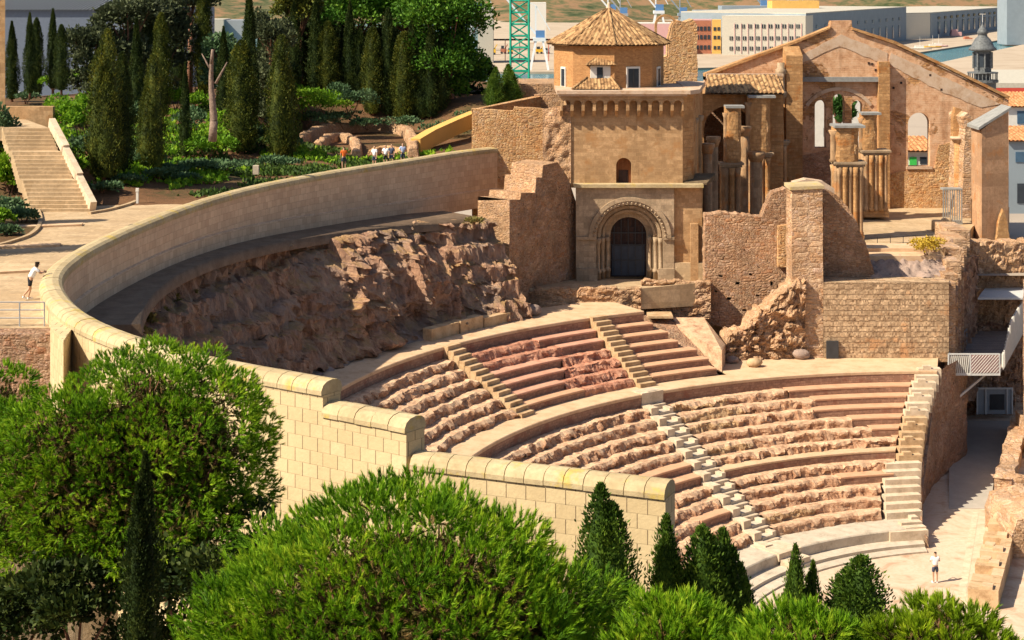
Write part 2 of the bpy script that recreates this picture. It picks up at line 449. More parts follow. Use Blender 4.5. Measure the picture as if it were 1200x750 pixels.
M['quay'] = rough('pale_quay', [(.34,(.30,.25,.19)),(.5,(.39,.335,.265)),(.66,(.43,.375,.30))], .05, .1, .1)
def farhill_mat():
    t = NT('far_dry_hill'); p = t.pos()
    g = t.noise(p, .012, 6, .7); f = t.noise(p, .06, 5, .7)
    c = t.ramp(t.math('ADD', t.math('MULTIPLY', g, .5), t.math('MULTIPLY', f, .5)), [(.40,(.03,.05,.015)),(.48,(.10,.10,.045)),(.56,(.24,.14,.075)),(.66,(.17,.125,.07))])
    return t.fin(c)
M['farhill'] = farhill_mat()
def water_mat():
    t = NT('teal_harbour_water', .18); p = t.pos()
    g = t.noise(t.scale(p, .05, .12), 1, 3)
    t.b.inputs['Specular IOR Level'].default_value = .5
    return t.fin(t.mix(t.mapr(g, .3, .7, 0, 1), (.015,.11,.14), (.03,.17,.20)), t.bump(t.noise(p, .5, 4), .15, .3))
M['water'] = water_mat()
def tile_mat(name, stops):
    t = NT(name, .85); p = t.pos(); uv = t.uv()
    g = t.noise(p, 3.0, 4, .7); wn = t.n('ShaderNodeTexBrick', Vector=uv, Color1=(0,0,0,1), Color2=(1,1,1,1), Mortar=(.4,.4,.4,1), Scale=1.0)
    wn.inputs['Brick Width'].default_value = .26; wn.inputs['Row Height'].default_value = .38; wn.inputs['Mortar Size'].default_value = .012
    wn.offset = 0.0
    k = t.math('ADD', t.math('MULTIPLY', g, .6), t.math('MULTIPLY', wn.outputs['Color'], .4))
    c = t.ramp(k, stops)
    return t.fin(c, t.bump(t.math('ADD', g, wn.outputs['Fac']), .5, .05))
M['tile'] = tile_mat('ochre_roof_tiles', [(.3,(.12,.065,.03)),(.48,(.30,.17,.08)),(.66,(.45,.285,.14))])
M['tile_red'] = tile_mat('red_roof_tiles', [(.3,(.33,.13,.05)),(.5,(.50,.23,.10)),(.7,(.55,.32,.16))])
M['wood'] = ashlar('weathered_brown_wood', (.20,.095,.045), (.25,.125,.06), (.07,.035,.02), .16, 3.0, .4, .006, .4)
M['door'] = ashlar('dark_door_wood', (.045,.03,.028), (.07,.045,.035), (.03,.03,.035), .3, 1.1, .4, .015, .5)
M['doorblue'] = plain('dark_blue_panel', (.045,.055,.075), .5)
M['white'] = plain('white_paint', (.66,.64,.60), .6, .1)
M['cream'] = plain('cream_render', (.64,.60,.51), .8, .1)
M['offwhite'] = plain('off_white_render', (.46,.43,.37), .8, .15)
M['bluegrey'] = plain('blue_grey_cladding', (.24,.29,.34), .7, .1, scale=.2)
M['glass_dark'] = plain('dark_window_glass', (.035,.045,.06), .15, .2)
M['glass_blue'] = plain('blue_window_glass', (.06,.12,.20), .15, .2)
M['orange'] = plain('orange_render', (.40,.16,.10), .8, .2, scale=.3)
M['yellow'] = plain('yellow_render', (.66,.40,.12), .8, .1, scale=.3)
M['steel'] = plain('painted_grey_steel', (.30,.32,.35), .45, .1)
M['steel_l'] = plain('pale_galvanised_steel', (.58,.58,.58), .4, .1)
M['steel_d'] = plain('dark_iron', (.05,.05,.055), .5, .2)
M['lead'] = plain('grey_lead', (.13,.14,.15), .6, .5, scale=3.0)
M['leadcap'] = plain('grey_weathered_flashing', (.27,.27,.265), .75, .25)
M['green_steel'] = plain('green_crane_paint', (.02,.33,.22), .45, .15)
M['white_steel'] = plain('white_crane_paint', (.68,.72,.76), .5, .1)
M['blue_paint'] = plain('blue_paint', (.10,.22,.45), .5, .1)
M['red_paint'] = plain('red_paint', (.50,.07,.05), .5, .1)
M['yellow_paint'] = plain('yellow_paint', (.68,.42,.04), .5, .1)
M['green_paint'] = plain('bright_green_paint', (.06,.52,.10), .5, .1)
M['pink'] = plain('faded_pink_paint', (.60,.36,.36), .6, .1)
M['skin'] = plain('skin', (.50,.30,.20), .55, .05)
M['hallwhite'] = plain('bright_hall_wall', (.80,.77,.73), .7, .05)
M['hair'] = plain('dark_hair', (.03,.02,.015), .5, .2)
M['cloth_w'] = plain('white_cloth', (.78,.78,.80), .8, .05)
M['cloth_b'] = plain('black_cloth', (.02,.02,.025), .8, .1)
M['cloth_n'] = plain('navy_cloth', (.05,.06,.10), .8, .1)
M['cloth_o'] = plain('orange_cloth', (.72,.16,.03), .8, .05)
M['cloth_lb'] = plain('pale_blue_cloth', (.35,.42,.62), .8, .05)
M['bark'] = rough('pine_bark', [(.3,(.08,.045,.03)),(.5,(.20,.12,.08)),(.7,(.30,.20,.14))], 3.0, .9, .05)
M['bark_pale'] = rough('grey_bare_bark', [(.3,(.12,.09,.07)),(.5,(.21,.165,.135)),(.7,(.28,.22,.18))], 3.0, .9, .05)
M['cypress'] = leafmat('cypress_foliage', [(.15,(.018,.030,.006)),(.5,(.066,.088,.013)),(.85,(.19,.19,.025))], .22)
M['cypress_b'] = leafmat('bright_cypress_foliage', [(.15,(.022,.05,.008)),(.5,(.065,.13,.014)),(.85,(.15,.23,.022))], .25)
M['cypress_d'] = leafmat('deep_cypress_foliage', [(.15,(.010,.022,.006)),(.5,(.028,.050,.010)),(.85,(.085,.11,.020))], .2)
M['pine'] = leafmat('pine_needles', [(.02,(.025,.06,.004)),(.26,(.085,.21,.008)),(.54,(.21,.39,.012)),(.88,(.42,.53,.03))], .3)
M['pine_y'] = leafmat('yellow_pine_needles', [(.1,(.07,.13,.006)),(.45,(.22,.35,.010)),(.75,(.40,.50,.018)),(.95,(.55,.58,.04))], .35)
M['olive'] = leafmat('dull_olive_foliage', [(.1,(.03,.04,.018)),(.5,(.075,.095,.045)),(.9,(.13,.15,.075))], .15)
M['shrub'] = leafmat('bright_shrub_leaves', [(.1,(.05,.14,.010)),(.5,(.16,.32,.018)),(.9,(.33,.48,.03))], .35)
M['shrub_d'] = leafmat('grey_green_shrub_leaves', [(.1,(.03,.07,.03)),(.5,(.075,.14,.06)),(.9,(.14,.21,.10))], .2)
M['shrub_y'] = leafmat('yellow_shrub_leaves', [(.1,(.30,.20,.02)),(.5,(.52,.36,.04)),(.9,(.62,.46,.08))], .2)
M['palm'] = leafmat('palm_fronds', [(.1,(.03,.09,.02)),(.5,(.06,.15,.03)),(.9,(.12,.22,.05))], .2)
M['dry_grass'] = leafmat('dry_grass_blades', [(.1,(.10,.10,.03)),(.5,(.22,.19,.06)),(.9,(.34,.28,.10))], .2)
M['shaft'] = ashlar('worn_shaft_stone', (.40,.27,.155), (.48,.345,.21), (.28,.19,.11), 2.0, .8, .6, .008, .6, patch=(.40,.22,.10), streak=.6)
M['niche_sunlit'] = rough('sunlit_niche_orange', [(.34,(.36,.20,.06)),(.5,(.50,.31,.10)),(.66,(.55,.38,.17))], 1.4, .5, .04, 6.0)  # orange sunlight in the stage niches, put into the stone colour

def peeled(name):
    """rendered wall whose plaster has fallen in places to show small orange masonry"""
    t = NT(name); t.sat = 1.05; uv = t.uv(); p = t.pos()
    br = t.n('ShaderNodeTexBrick', Vector=uv, Color1=(.22,.115,.05,1), Color2=(.55,.345,.165,1), Mortar=(.30,.20,.115,1), Scale=1.0)
    br.inputs['Brick Width'].default_value = .48; br.inputs['Row Height'].default_value = .2; br.inputs['Mortar Size'].default_value = .02
    n1 = t.noise(p, .22, 9, .68, .6); n2 = t.noise(p, 1.6, 6, .72); n3 = t.noise(t.scale(p, 1.2, 1.2, .15), 1.0, 5, .7)
    pl = t.ramp(n2, [(.32,(.40,.245,.14)),(.48,(.56,.37,.225)),(.62,(.62,.45,.30))])
    pl = t.mix(t.mapr(n3, .52, .72, 0, .6), pl, (.24,.145,.08))
    k = t.mapr(t.math('ADD', n1, t.math('MULTIPLY', n2, .25)), .67, .70, 0, 1)
    c = t.mix(k, pl, br.outputs['Color'])
    c = t.mix(t.mapr(t.noise(p, 2.4, 3, .6), .68, .72, 0, .8), c, (.10,.06,.035))
    h = t.math('SUBTRACT', t.math('MULTIPLY', n2, .5), t.math('MULTIPLY', k, .5))
    return t.fin(c, t.bump(t.math('ADD', h, t.math('MULTIPLY', br.outputs['Fac'], -.2)), .9, .10))
M['peeled'] = peeled('peeling_church_plaster')
M['pine_far'] = leafmat('far_pine_needles', [(.1,(.018,.06,.006)),(.5,(.055,.15,.012)),(.8,(.12,.24,.02)),(.95,(.20,.30,.03))], .2)
M['ivy'] = leafmat('ground_ivy', [(.1,(.015,.035,.008)),(.5,(.045,.09,.015)),(.9,(.10,.16,.025))], .2)
M['shade_needles'] = leafmat('dark_gap_needles', [(.1,(.05,.05,.012)),(.5,(.11,.085,.025)),(.9,(.22,.13,.045))], .1)  # brown for the shaded gaps inside the pine crowns
# ================================================================ camera, light, sky
cam = D.cameras.new('camera'); camo = D.objects.new('camera', cam); COL.objects.link(camo)
camo.location = (0, 0, CAMH); camo.rotation_euler = (math.pi/2, 0, 0)
cam.sensor_width = 36; cam.lens = FPX/1200*36; cam.shift_y = -(375-HOR)/1200
cam.clip_start = .5; cam.clip_end = 9000
SC.camera = camo
SUN = Vector((-.67, -.29, .70)).normalized()
sl = D.lights.new('sun', 'SUN'); so = D.objects.new('sun', sl); COL.objects.link(so)
sl.energy = 5.0; sl.angle = math.radians(.5); sl.color = (1, .88, .67)
so.rotation_euler = SUN.to_track_quat('Z', 'Y').to_euler()
wd = D.worlds.new('World'); SC.world = wd; wd.use_nodes = True
nt = wd.node_tree; nt.nodes.clear()
sky = nt.nodes.new('ShaderNodeTexSky'); sky.sky_type = 'NISHITA'; sky.sun_disc = False
sky.sun_elevation = math.asin(SUN.z); sky.sun_rotation = math.atan2(SUN.x, SUN.y)
sky.dust_density = 2.0; sky.ozone_density = .8
bg = nt.nodes.new('ShaderNodeBackground'); bg.inputs[1].default_value = .07
wo = nt.nodes.new('ShaderNodeOutputWorld')
nt.links.new(sky.outputs[0], bg.inputs[0]); nt.links.new(bg.outputs[0], wo.inputs[0])
vs = SC.view_settings; vs.view_transform = 'Standard'; vs.look = 'None'; vs.gamma = 1; vs.exposure = .76
SC.cycles.max_bounces = 6; SC.cycles.diffuse_bounces = 4; SC.cycles.transparent_max_bounces = 4
SC.cycles.glossy_bounces = 2; SC.cycles.use_denoising = True
try: SC.cycles.use_adaptive_sampling = True; SC.cycles.adaptive_threshold = .02
except Exception: pass

# ================================================================ theatre seating
def arc_mesh(mb, prof, t0, t1, step=.3, er=0.0, seed=0.0, fine=1.0):
    """sweep a (r,z) profile about the orchestra from angle t0(r) to t1(r); er = erosion depth in metres"""
    f0 = t0 if callable(t0) else (lambda r: t0)
    f1 = t1 if callable(t1) else (lambda r: t1)
    rm = sum(p[0] for p in prof)/len(prof)
    n = max(2, int(math.radians(abs(f1(rm)-f0(rm)))*rm/step))
    m = len(prof)
    P = []
    for i in range(n+1):
        t = i/n
        for k, (r, z) in enumerate(prof):
            a = lerp(f0(r), f1(r), t)
            if er:
                x, y, _ = pol(r, a)
                e = er*(.6 if k in (0, m-1) else 1)*(.42 if k >= 6 else 1.25)
                w = k/(m-1)*1.4                          # along the profile, in metres
                bk = noise.cell(Vector((math.floor(a*rm/57.3*1.9+.6*nz(a,k*.2,seed,.8)), math.floor(w*3.1), seed)))      # stones that stick out or are lost
                hi = noise.turbulence(Vector((x*2.6, y*2.6, z*3.2+w)), 3, True)
                r2 = r + e*(.75*fbm(x, y, z*1.5+seed, .8*fine) + .55*hi - .45 + .5*bk)
                z2 = z + e*(.6*fbm(x+40, y, z+seed, 1.0*fine) + .5*noise.turbulence(Vector((x*3.1, y*3.1, w*3)), 3, True) - .55 + .35*bk)
                P.append(pol(r2, a, z2))
            else:
                P.append(pol(r, a, z))
    fs = []
    for i in range(n):
        for k in range(m-1):
            a = i*m+k; b = (i+1)*m+k
            fs.append((a, a+1, b+1, b))
    q0 = len(mb.f); mb.add(P, fs)
    if er:
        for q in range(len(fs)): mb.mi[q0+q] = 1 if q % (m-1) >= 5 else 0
    mb.add([P[k] for k in range(m)], [tuple(range(m))]) if not er else None
    mb.add([P[n*m+k] for k in range(m)], [tuple(range(m))]) if not er else None
theatre = empty('theatre_seating', (CX, CY, 0), 'curved stepped stone seating, its rows broken and worn, ringing the orchestra floor', 'theatre seating')
def part(mb, name, mat, parent, smooth=False, label=None, loc=None):
    o = mb.build(name, mat, None, smooth, loc)
    if parent is not None:
        o.parent = parent
        o.matrix_parent_inverse = parent.matrix_basis.inverted()
    if label: o['label'] = label
    return o
edge = lambda r: lerp(101.0, 87.7, (r-18.0)/15.1)             # the open right-hand edge of the seating
stA = lambda r: lerp(130.8, 126.7, (r-18.5)/13.4)             # the marble stair
OLDP = lambda ri, ro, zb, zt: [(ri-.06,zb-.35),(ri-.02,zb+.02),(ri+.02,zb+.13),(ri+.03,zb+.24),(ri+.04,zt-.14),(ri+.10,zt-.04),(ri+.2,zt),(ri+.33,zt-.01),(ri+.46,zt-.02),(ri+.6,zt-.02),(ri+.75,zt-.03),(ro+.15,zt-.06)]
ZK = lambda k: 6.55 - .467*k
RK = lambda k: 31.9 - .93*k                                   # outer radius of tread k
# podium at the orchestra
b = MB()
arc_mesh(b, [(17.6,-.4),(17.6,.28),(18.6,.28),(18.6,.3)], lambda r: edge(r)+.5, 235, .5)
arc_mesh(b, [(16.8,-.4),(16.8,.10),(17.62,.10)], lambda r: edge(r)+.5, 235, .5)
part(b, 'orchestra_step', M['marble_g'], theatre)
b = MB(); arc_mesh(b, [(18.6,.2),(18.6,.82),(18.66,.88),(20.9,.88)], lambda r: edge(r)+2, 235, .5)
part(b, 'podium', M['marble_g'], theatre)
# lower tiers
new_px = {0: 902, 1: 943, 2: 946, 3: 998, 4: 1026, 5: 1057}
for k in range(13):
    ro, zt = RK(k), ZK(k); ri = ro - .93; zb = zt - .467
    if k == 12: ri = 20.8
    def old(a0, a1, mat, er, cut=True):
        if cut and callable(a1) or (cut and a1 == 235):
            m0 = (a0(25) if callable(a0) else a0); m1 = (a1(25) if callable(a1) else a1); md = lerp(m0, min(m1, 175), .25+.5*RND.random())
            old(a0, md, mat, er*(.7+.7*RND.random()), False); a0 = md; er *= .7+.7*RND.random(); mat = RND.choice(['seat_old','seat_tan','seat_old'])
        mb = MB()
        arc_mesh(mb, OLDP(ri, ro, zb, zt), a0, a1, .125, er, k*3.3)
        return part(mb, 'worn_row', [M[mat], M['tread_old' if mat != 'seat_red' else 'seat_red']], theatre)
    def new(a0, a1, mat):
        mb = MB()
        mb.cm = 1; arc_mesh(mb, [(ri+.02, zb-.3),(ri+.02, zt-.13)], a0, a1, .4)
        mb.cm = 0; arc_mesh(mb, [(ri+.02, zt-.13),(ri, zt-.12),(ri, zt-.03),(ri+.03, zt),(ro+.12, zt)], a0, a1, .4)
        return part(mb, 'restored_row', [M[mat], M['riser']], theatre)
    es = lambda r: edge(r) + math.degrees((1.7 if r > 23.5 else 2.6)/r)
    A0 = lambda r: stA(r) - math.degrees(1.0/r); A1 = lambda r: stA(r) + math.degrees(1.0/r)
    if k in new_px:
        x, y, _ = G(new_px[k], 447+k*14.5, zt)
        sp = ang(x, y)
        new(es, sp, 'seat_new'); old(sp, A0, 'seat_old', .17)
    elif k == 6: new(es, A0, 'walk')
    elif k == 8:
        new(es, 109, 'seat_new'); old(109, A0, 'seat_old', .15)
    else: old(es, A0, 'seat_old', .15 if k < 10 else .12)
    if k in (5, 6, 9):
        m_ = 141 if k != 6 else 146
        new(A1, m_ - 2, 'seat_new'); old(m_-2, 235, 'seat_old', .18)
    else: old(A1, 235, 'seat_old', .18)
# walkway between the two blocks of seats and its riser
b = MB(); b.cm = 1; arc_mesh(b, [(31.93,6.3),(31.93,7.15)], lambda r: edge(r)+.2, 235, .5); b.cm = 0; arc_mesh(b, [(31.9,7.1),(31.9,7.26),(31.94,7.3),(37.0,7.32),(40.5,7.33)], lambda r: edge(min(r,34))+.2, 113.5, .5)
arc_mesh(b, [(31.9,7.1),(31.9,7.26),(31.94,7.3),(33.6,7.32)], 113.5, 117.2, .5)
arc_mesh(b, [(31.9,7.1),(31.9,7.26),(31.94,7.3),(34.4,7.32)], 117, 235, .5)
part(b, 'lower_walkway', [M['walk'], M['riser']], theatre)
# upper tiers
ZM = lambda k: 10.2 - .48*k
RM = lambda k: 39.1 - .9*k
stB = lambda r: lerp(125.3, 124.6, (r-33.5)/5.6)
stC = lambda r: 144.5
endpx = [786, 803, 812, 834, 845, 850]
for k in range(6):
    ro, zt = RM(k), ZM(k); ri = ro - .9; zb = zt - .48
    if k == 5: zb = 7.2
    def old(a0, a1, mat, er=.16):
        mb = MB()
        arc_mesh(mb, OLDP(ri, ro, zb, zt), a0, a1, .125, er, 50+k*3.3)
        part(mb, 'worn_row', [M[mat], M['tread_old' if mat != 'seat_red' else 'seat_red']], theatre)
    def new(a0, a1, mat):
        mb = MB()
        mb.cm = 1; arc_mesh(mb, [(ri+.02, zb-.3),(ri+.02, zt-.13)], a0, a1, .4)
        mb.cm = 0; arc_mesh(mb, [(ri+.02, zt-.13),(ri, zt-.12),(ri, zt-.03),(ri+.03, zt),(ro+.12, zt)], a0, a1, .4)
        part(mb, 'restored_row', [M[mat], M['riser']], theatre)
    B0 = lambda r: stB(r) - math.degrees(.75/r); B1 = lambda r: stB(r) + math.degrees(.75/r)
    C0 = lambda r: stC(r) - math.degrees(.75/r); C1 = lambda r: stC(r) + math.degrees(.75/r)
    x, y, _ = G(endpx[k], 385 + k*10, zt)
    new(ang(x, y), B0, 'seat_new')
    if k == 0: new(B1, 133.4, 'seat_newred'); old(133.4, C0, 'seat_red')
    elif k == 1: new(B1, 131.5, 'seat_newred'); old(131.5, C0, 'seat_red')
    elif k == 2: old(B1, 133, 'seat_red', .25); new(133, C0, 'seat_newred')
    elif k == 3: old(B1, 134, 'seat_red', .22); new(134, C0, 'seat_newred')
    elif k == 4: old(B1, 135.5, 'seat_red', .2); new(135.5, C0, 'seat_newred')
    else: old(B1, 134, 'seat_red', .12); new(134, C0, 'seat_new')
    old(C1, 215, 'seat_old', .2)
b = MB(); b.cm = 1; arc_mesh(b, [(39.13,9.9),(39.13,10.75)], 119, 215, .5); b.cm = 0; arc_mesh(b, [(39.1,10.7),(39.1,10.86),(39.14,10.9),(43.8,10.93)], 119, 133, .5)
arc_mesh(b, [(39.1,10.7),(39.1,10.86),(39.14,10.9),(42.2,10.93)], 133, 215, .5)
part(b, 'upper_walkway', [M['walk'], M['riser']], theatre)

def frame_at(r, th):
    a = math.radians(th)
    out = Vector((math.cos(a), math.sin(a), 0)); side = Vector((-out.y, out.x, 0))
    return out, side
def obx(mb, r0, r1, s0, s1, z0, z1, th):
    """box in stair coordinates: radial r0..r1, sideways s0..s1 (positive = to the left seen from the stage)"""
    o, s = frame_at(1, th)
    c = Vector((CX, CY, 0))
    P = [c+o*a+s*b_ for a, b_ in ((r0,s0),(r1,s0),(r1,s1),(r0,s1))]
    mb.plan([(p.x,p.y) for p in P], z0, z1)
# marble stair: each row carries a raised block on the one side and two half steps on the other
for k in range(13):
    b = MB(); zt, ro = ZK(k), RK(k); ri = ro-.93; zb = zt-.467; th = stA(ro-.45)
    j = [.04*nz(k*2.3, q, 1) for q in range(6)]
    obx(b, ri-.45, ro+.05, -.92, .9, zb-.5, zb+.02, th)
    obx(b, ri-.12+j[0], ro-.02, .30, .92+j[1], zb, zt+.07, th)          # raised block
    obx(b, ri+.55+j[2], ro+.02, -.90+j[3], .295, zb+.005, zt+.03, th)      # back rim
    obx(b, ri-.16+j[4], ri+.55, -.90+j[3], -.58, zb+.005, zt-.10, th)      # right rim
    st_ = part(b, 'marble_step', M['marble'], theatre)
    b = MB(); obx(b, ri-.18, ri+.54, -.57, .29, zb+.03, zb+.2, th)
    o = b.build('worn_tread', M['marble_g'], st_)
b = MB(); th = stA(18); obx(b, 18.4, 20.9, -1.0, 1.0, .5, .93, th); part(b, 'marble_landing', M['marble'], theatre)
b = MB(); obx(b, 17.7, 18.4, -.9, .9, .2, .6, th)
part(b, 'marble_landing', M['marble'], theatre)
b = MB(); obx(b, 31.86, 32.9, -.9, .9, 6.6, 7.35, 126.7); part(b, 'marble_landing', M['marble'], theatre)
b = MB(); obx(b, 32.0, 32.7, -.57, .25, 7.2, 7.38, 126.7); part(b, 'worn_tread', M['marble_g'], theatre)
def plain_stair(mb, th, r0, z0, r1, z1, n, w, rail=True):
    for i in range(n):
        ra, rb = lerp(r0,r1,i/n), lerp(r0,r1,(i+1)/n)
        t_ = th(ra) if callable(th) else th
        zt = lerp(z0, z1, (i+1)/n)
        obx(mb, ra, rb+.06, -w/2, w/2, zt-.9, zt, t_)
for th in (stB, stC):
    b = MB(); plain_stair(b, th, 33.2, 7.3, 39.2, 10.95, 14, 1.3); part(b, 'tan_stair', M['stair_tan'], theatre)
# right-hand stair along the open edge
def edge_pt(r): return pol(r, edge(r))
for i in range(20):
    t = i/20; r = lerp(20.6, 32.6, t); z = lerp(.95, 7.4, (i+1)/20)
    w = 1.55 if r > 24.6 else 2.35
    th = edge(r+.3) + math.degrees(w/2/r)
    b = MB(); j = .04*nz(i*3.1, 2)
    obx(b, r, r+.64, -w/2+j, w/2-.02+j, z-1.1, z, th)
    if i % 2 and r > 24.6: obx(b, r+.02, r+.4, -.1+j, .45+j, z-.01, z+.2, th)
    m = 'marble' if (r > 28 or r < 24.6) else 'stair_tan'
    part(b, 'edge_step', M[m], theatre)
b = MB()
for q in range(7):
    th = edge(19.5)+math.degrees((.35+.45*(q % 3))/19.5)
    obx(b, 18.7+.6*(q//3), 19.2+.6*(q//3), -.22, .22, .4, .93+.12*nz(q, 4)+.12*(q//3), th)
obx(b, 18.3, 20.7, -.1, 2.3, -.2, .84, edge(19.3)+.6)
part(b, 'end_block', M['marble'], theatre)
# rough side wall under that edge
b = MB()
def sidew(u, v):
    r = lerp(17.6, 37.2, u)
    top = max(.6, ZK((31.9-r)/.93)+.1) if r < 31.9 else 7.28
    z = lerp(-.3, top, v); off = .06+.22*fbm(r, z, 3, .7)*(1 if v < .98 else .3)
    x, y, _ = pol(r, edge(r)); n = Vector((15.4, -4.8, 0)).normalized()
    return (x+n.x*off, y+n.y*off, z)
b.grid(sidew, 70, 24)
part(b, 'side_wall', M['rubble_b'], theatre, True)
# solid core so that nothing looks hollow from the side
b = MB(); arc_mesh(b, [(20.7,-.5),(20.7,.3),(31.7,5.8),(41,7.0),(41,-.5)], lambda r: edge(min(r, 34))+.4, 114.2, 1.5)
arc_mesh(b, [(20.7,-.5),(20.7,.3),(31.7,5.8),(39.0,9.4),(43,10.2),(43,-.5)], 114.3, 235, 1.5)
part(b, 'core', M['rubble_b'], theatre)

# orchestra floor, passage and stage-side ground
b = MB()
b.plan([(6,70),(54,70),(54,140),(6,140)], -.6, 0.0)
tag(b.build('orchestra_floor', M['orch']), kind='structure')
b = MB()   # grey ramp of the side passage
P0, P1 = G(1112,596,.02), G(1160,596,.02)
P2, P3 = G(1186,497,.5), G(1132,497,.5)
b.plan([(P0[0],P0[1]),(P1[0],P1[1]),(P2[0]+2,P2[1]+1),(P3[0]-1,P3[1]+1)], -.3, [.03,.03,.5,.5])
tag(b.build('passage_ramp', M['greyfloor']), kind='structure')
b = MB(); b.box(xat(1118,107.6), xat(1165,107.6), 107.1, 107.6, -.1, .006)
b.plan([G(1121,704,.0)[:2], G(1131,704,0)[:2], G(1147,600,0)[:2], G(1140,600,0)[:2]], -.1, .011)
tag(b.build('marble_threshold', M['marble'], None), kind='structure')

# ================================================================ rock slope under the ring path
def wall_base(th): return lerp(17.2, 18.4, sm(120, 178, th))
b = MB()
def rockpt(u, v):
    th = lerp(130.3, 204, u)
    zt = wall_base(th) - .15; r0, r1 = lerp(45.6, 46.9, sm(143, 160, th)), 41.6
    cl = sm(132, 138, th)*(1-sm(149, 162, th))        # where it is a cliff
    # slope profile and cliff profile
    q_ = v*5+.5*nz(th, 2, 2, .3); fl = math.floor(q_)
    rs = lerp(r0, r1, v); zs = lerp(zt, 11.0, max(0, min(1, (fl+sm(.35, .8, q_-fl))/5))**.9)
    ledge = 43.7+.5*nz(th, 0, 1, .35)
    if v < .40:
        ru = v/.40*3; fl = math.floor(ru); rc = lerp(r0, ledge, v/.40); zc = zt - (2.1+.7*nz(th, 5, 2, .4))*(fl+sm(.3, .75, ru-fl))/3
    elif v < .85:
        q = (v-.40)/.45; rc, zc = lerp(ledge, 42.8, q), lerp(zt-2.1-.7*nz(th, 5, 2, .4), 12.0, q)
    else:
        q = (v-.85)/.15; rc, zc = lerp(42.8, r1, q), lerp(12.0, 11.0, q)
    r, z = lerp(rs, rc, cl), lerp(zs, zc, cl)
    x, y, _ = pol(r, th)
    e = sm(0, .06, v)*sm(1.03, .93, v)
    s_ = th*.75                                        # metres along the face
    gul = abs(nz(s_, z*.12, 3, .55)) + .5*abs(nz(s_, z*.2, 8, 1.35))      # upright gullies
    n1 = fbm(x, y, z, .33)
    def crack(sx, sz, sd):
        d_, p_ = noise.voronoi(Vector((s_*sx, (z+.4*nz(s_, z, sd, .8))*sz, sd)))
        return noise.cell(Vector((p_[0][0]*37.1, p_[0][1]*53.7, p_[0][2]*11.3)))-.5, min(1, (d_[1]-d_[0])*4)
    c1, g1 = crack(.42, .34, 2.5); c2, g2 = crack(1.0, 1.1, 7.5); c3, g3 = crack(2.2, 2.8, 4.5)
    hi = noise.turbulence(Vector((x*1.7, y*1.7, z*1.7)), 3, True)
    r += e*(cl*(1.0*gul-.35) + .55*n1 + (.5*cl+.15)*c1 + .27*c2 + .16*c3 - .22*(1-g1)*cl - .16*(1-g2) + .22*hi)
    st = (z*.95+.25*nz(s_, 1, 1, .25)) % 1.0
    z += e*(.45*n1 + .10*c2 + .08*c3 + (1-cl*.75)*.55*(sm(.2,.8,st)-st))
    return pol(r, th, z)
b.grid(rockpt, 520, 84)
rock = b.build('rock_slope', M['cliff'], None, False); tag(rock, kind='structure')
b = MB()
def talus(u, v):
    th = lerp(133, 172, u); r = lerp(43.0, 41.3, v)
    z = 10.9 + .95*(1-v)*(.7+.6*nz(th, 1, 1, .4))
    x, y, _ = pol(r, th)
    return pol(r+.3*fbm(x,y,9,.8), th, z+.35*fbm(x, y, 3, 1.0)*(1-.5*v))
b.grid(talus, 230, 14)
tag(b.build('rock_foot', M['talus'], None, True), kind='structure')
b = MB(); arc_mesh(b, [(45.3,wall_base(150)-.6),(45.4,wall_base(150)-.05),(50,wall_base(150))], 131, 192, .6)
# the path follows the wall foot, which sinks towards the church
b.v = [(x, y, z + wall_base(ang(x,y))-wall_base(150)) for x, y, z in b.v]
tag(b.build('ring_path', M['path_dark'], None, True), kind='structure')
# squared blocks along the back of the upper walkway
for i, (pa, pb, h) in enumerate([((506,400),(538,391),.75),((540,391),(566,384),.8),((568,384),(598,377),.62)]):
    A, B = G(*pa, 10.93), G(*pb, 10.93)
    d = Vector((B[0]-A[0], B[1]-A[1], 0)); nrm = Vector((-d.y, d.x, 0)).normalized()*.7
    b = MB(); b.plan([(A[0],A[1]),(B[0],B[1]),(B[0]+nrm.x,B[1]+nrm.y),(A[0]+nrm.x,A[1]+nrm.y)], 10.6, 10.93+h)
    tag(b.build('stone_block', M['stair_tan']), ['pale squared block at the left end of the row below the cliff', 'middle pale block of the row below the cliff foot', 'low pale block ending the row, next to the buttress'][i], 'stone block', 'blocks along the upper walkway')

# ================================================================ the curved garden wall
WZ = 21.1
px_top = [(613,169.5),(555,174),(480,186),(400,198),(300,217),(225,238),(158,262),(92,289),(58,309),(43,326),(58,349),(85,368),(170,400),(256,421),(330,433.5),(392,444)]
Wp = [G(a, b_, WZ)[:2] for a, b_ in px_top]
for i_, d_ in ((6,.15),(7,.4),(8,.55),(9,.6),(10,.5),(11,.25)): Wp[i_] = (Wp[i_][0]+d_, Wp[i_][1])
def catmull(P, n=14):
    out = []
    Q = [P[0]] + list(P) + [P[-1]]
    for i in range(1, len(Q)-2):
        for k in range(n):
            t = k/n
            out.append(tuple(.5*((2*Q[i][c]) + (-Q[i-1][c]+Q[i+1][c])*t + (2*Q[i-1][c]-5*Q[i][c]+4*Q[i+1][c]-Q[i+2][c])*t*t + (-Q[i-1][c]+3*Q[i][c]-3*Q[i+1][c]+Q[i+2][c])*t**3) for c in (0,1)))
    out.append(P[-1]); return out
def resample(P, d):
    out = [P[0]]; acc = 0
    L = [0]
    for i in range(1, len(P)): L.append(L[-1]+math.hypot(P[i][0]-P[i-1][0], P[i][1]-P[i-1][1]))
    n = max(1, round(L[-1]/d)); res = []
    j = 0
    for k in range(n+1):
        s_ = L[-1]*k/n
        while j < len(L)-2 and L[j+1] < s_: j += 1
        t = (s_-L[j])/max(1e-9, L[j+1]-L[j])
        res.append((lerp(P[j][0],P[j+1][0],t), lerp(P[j][1],P[j+1][1],t)))
    return res
main = resample(catmull(Wp), .62)
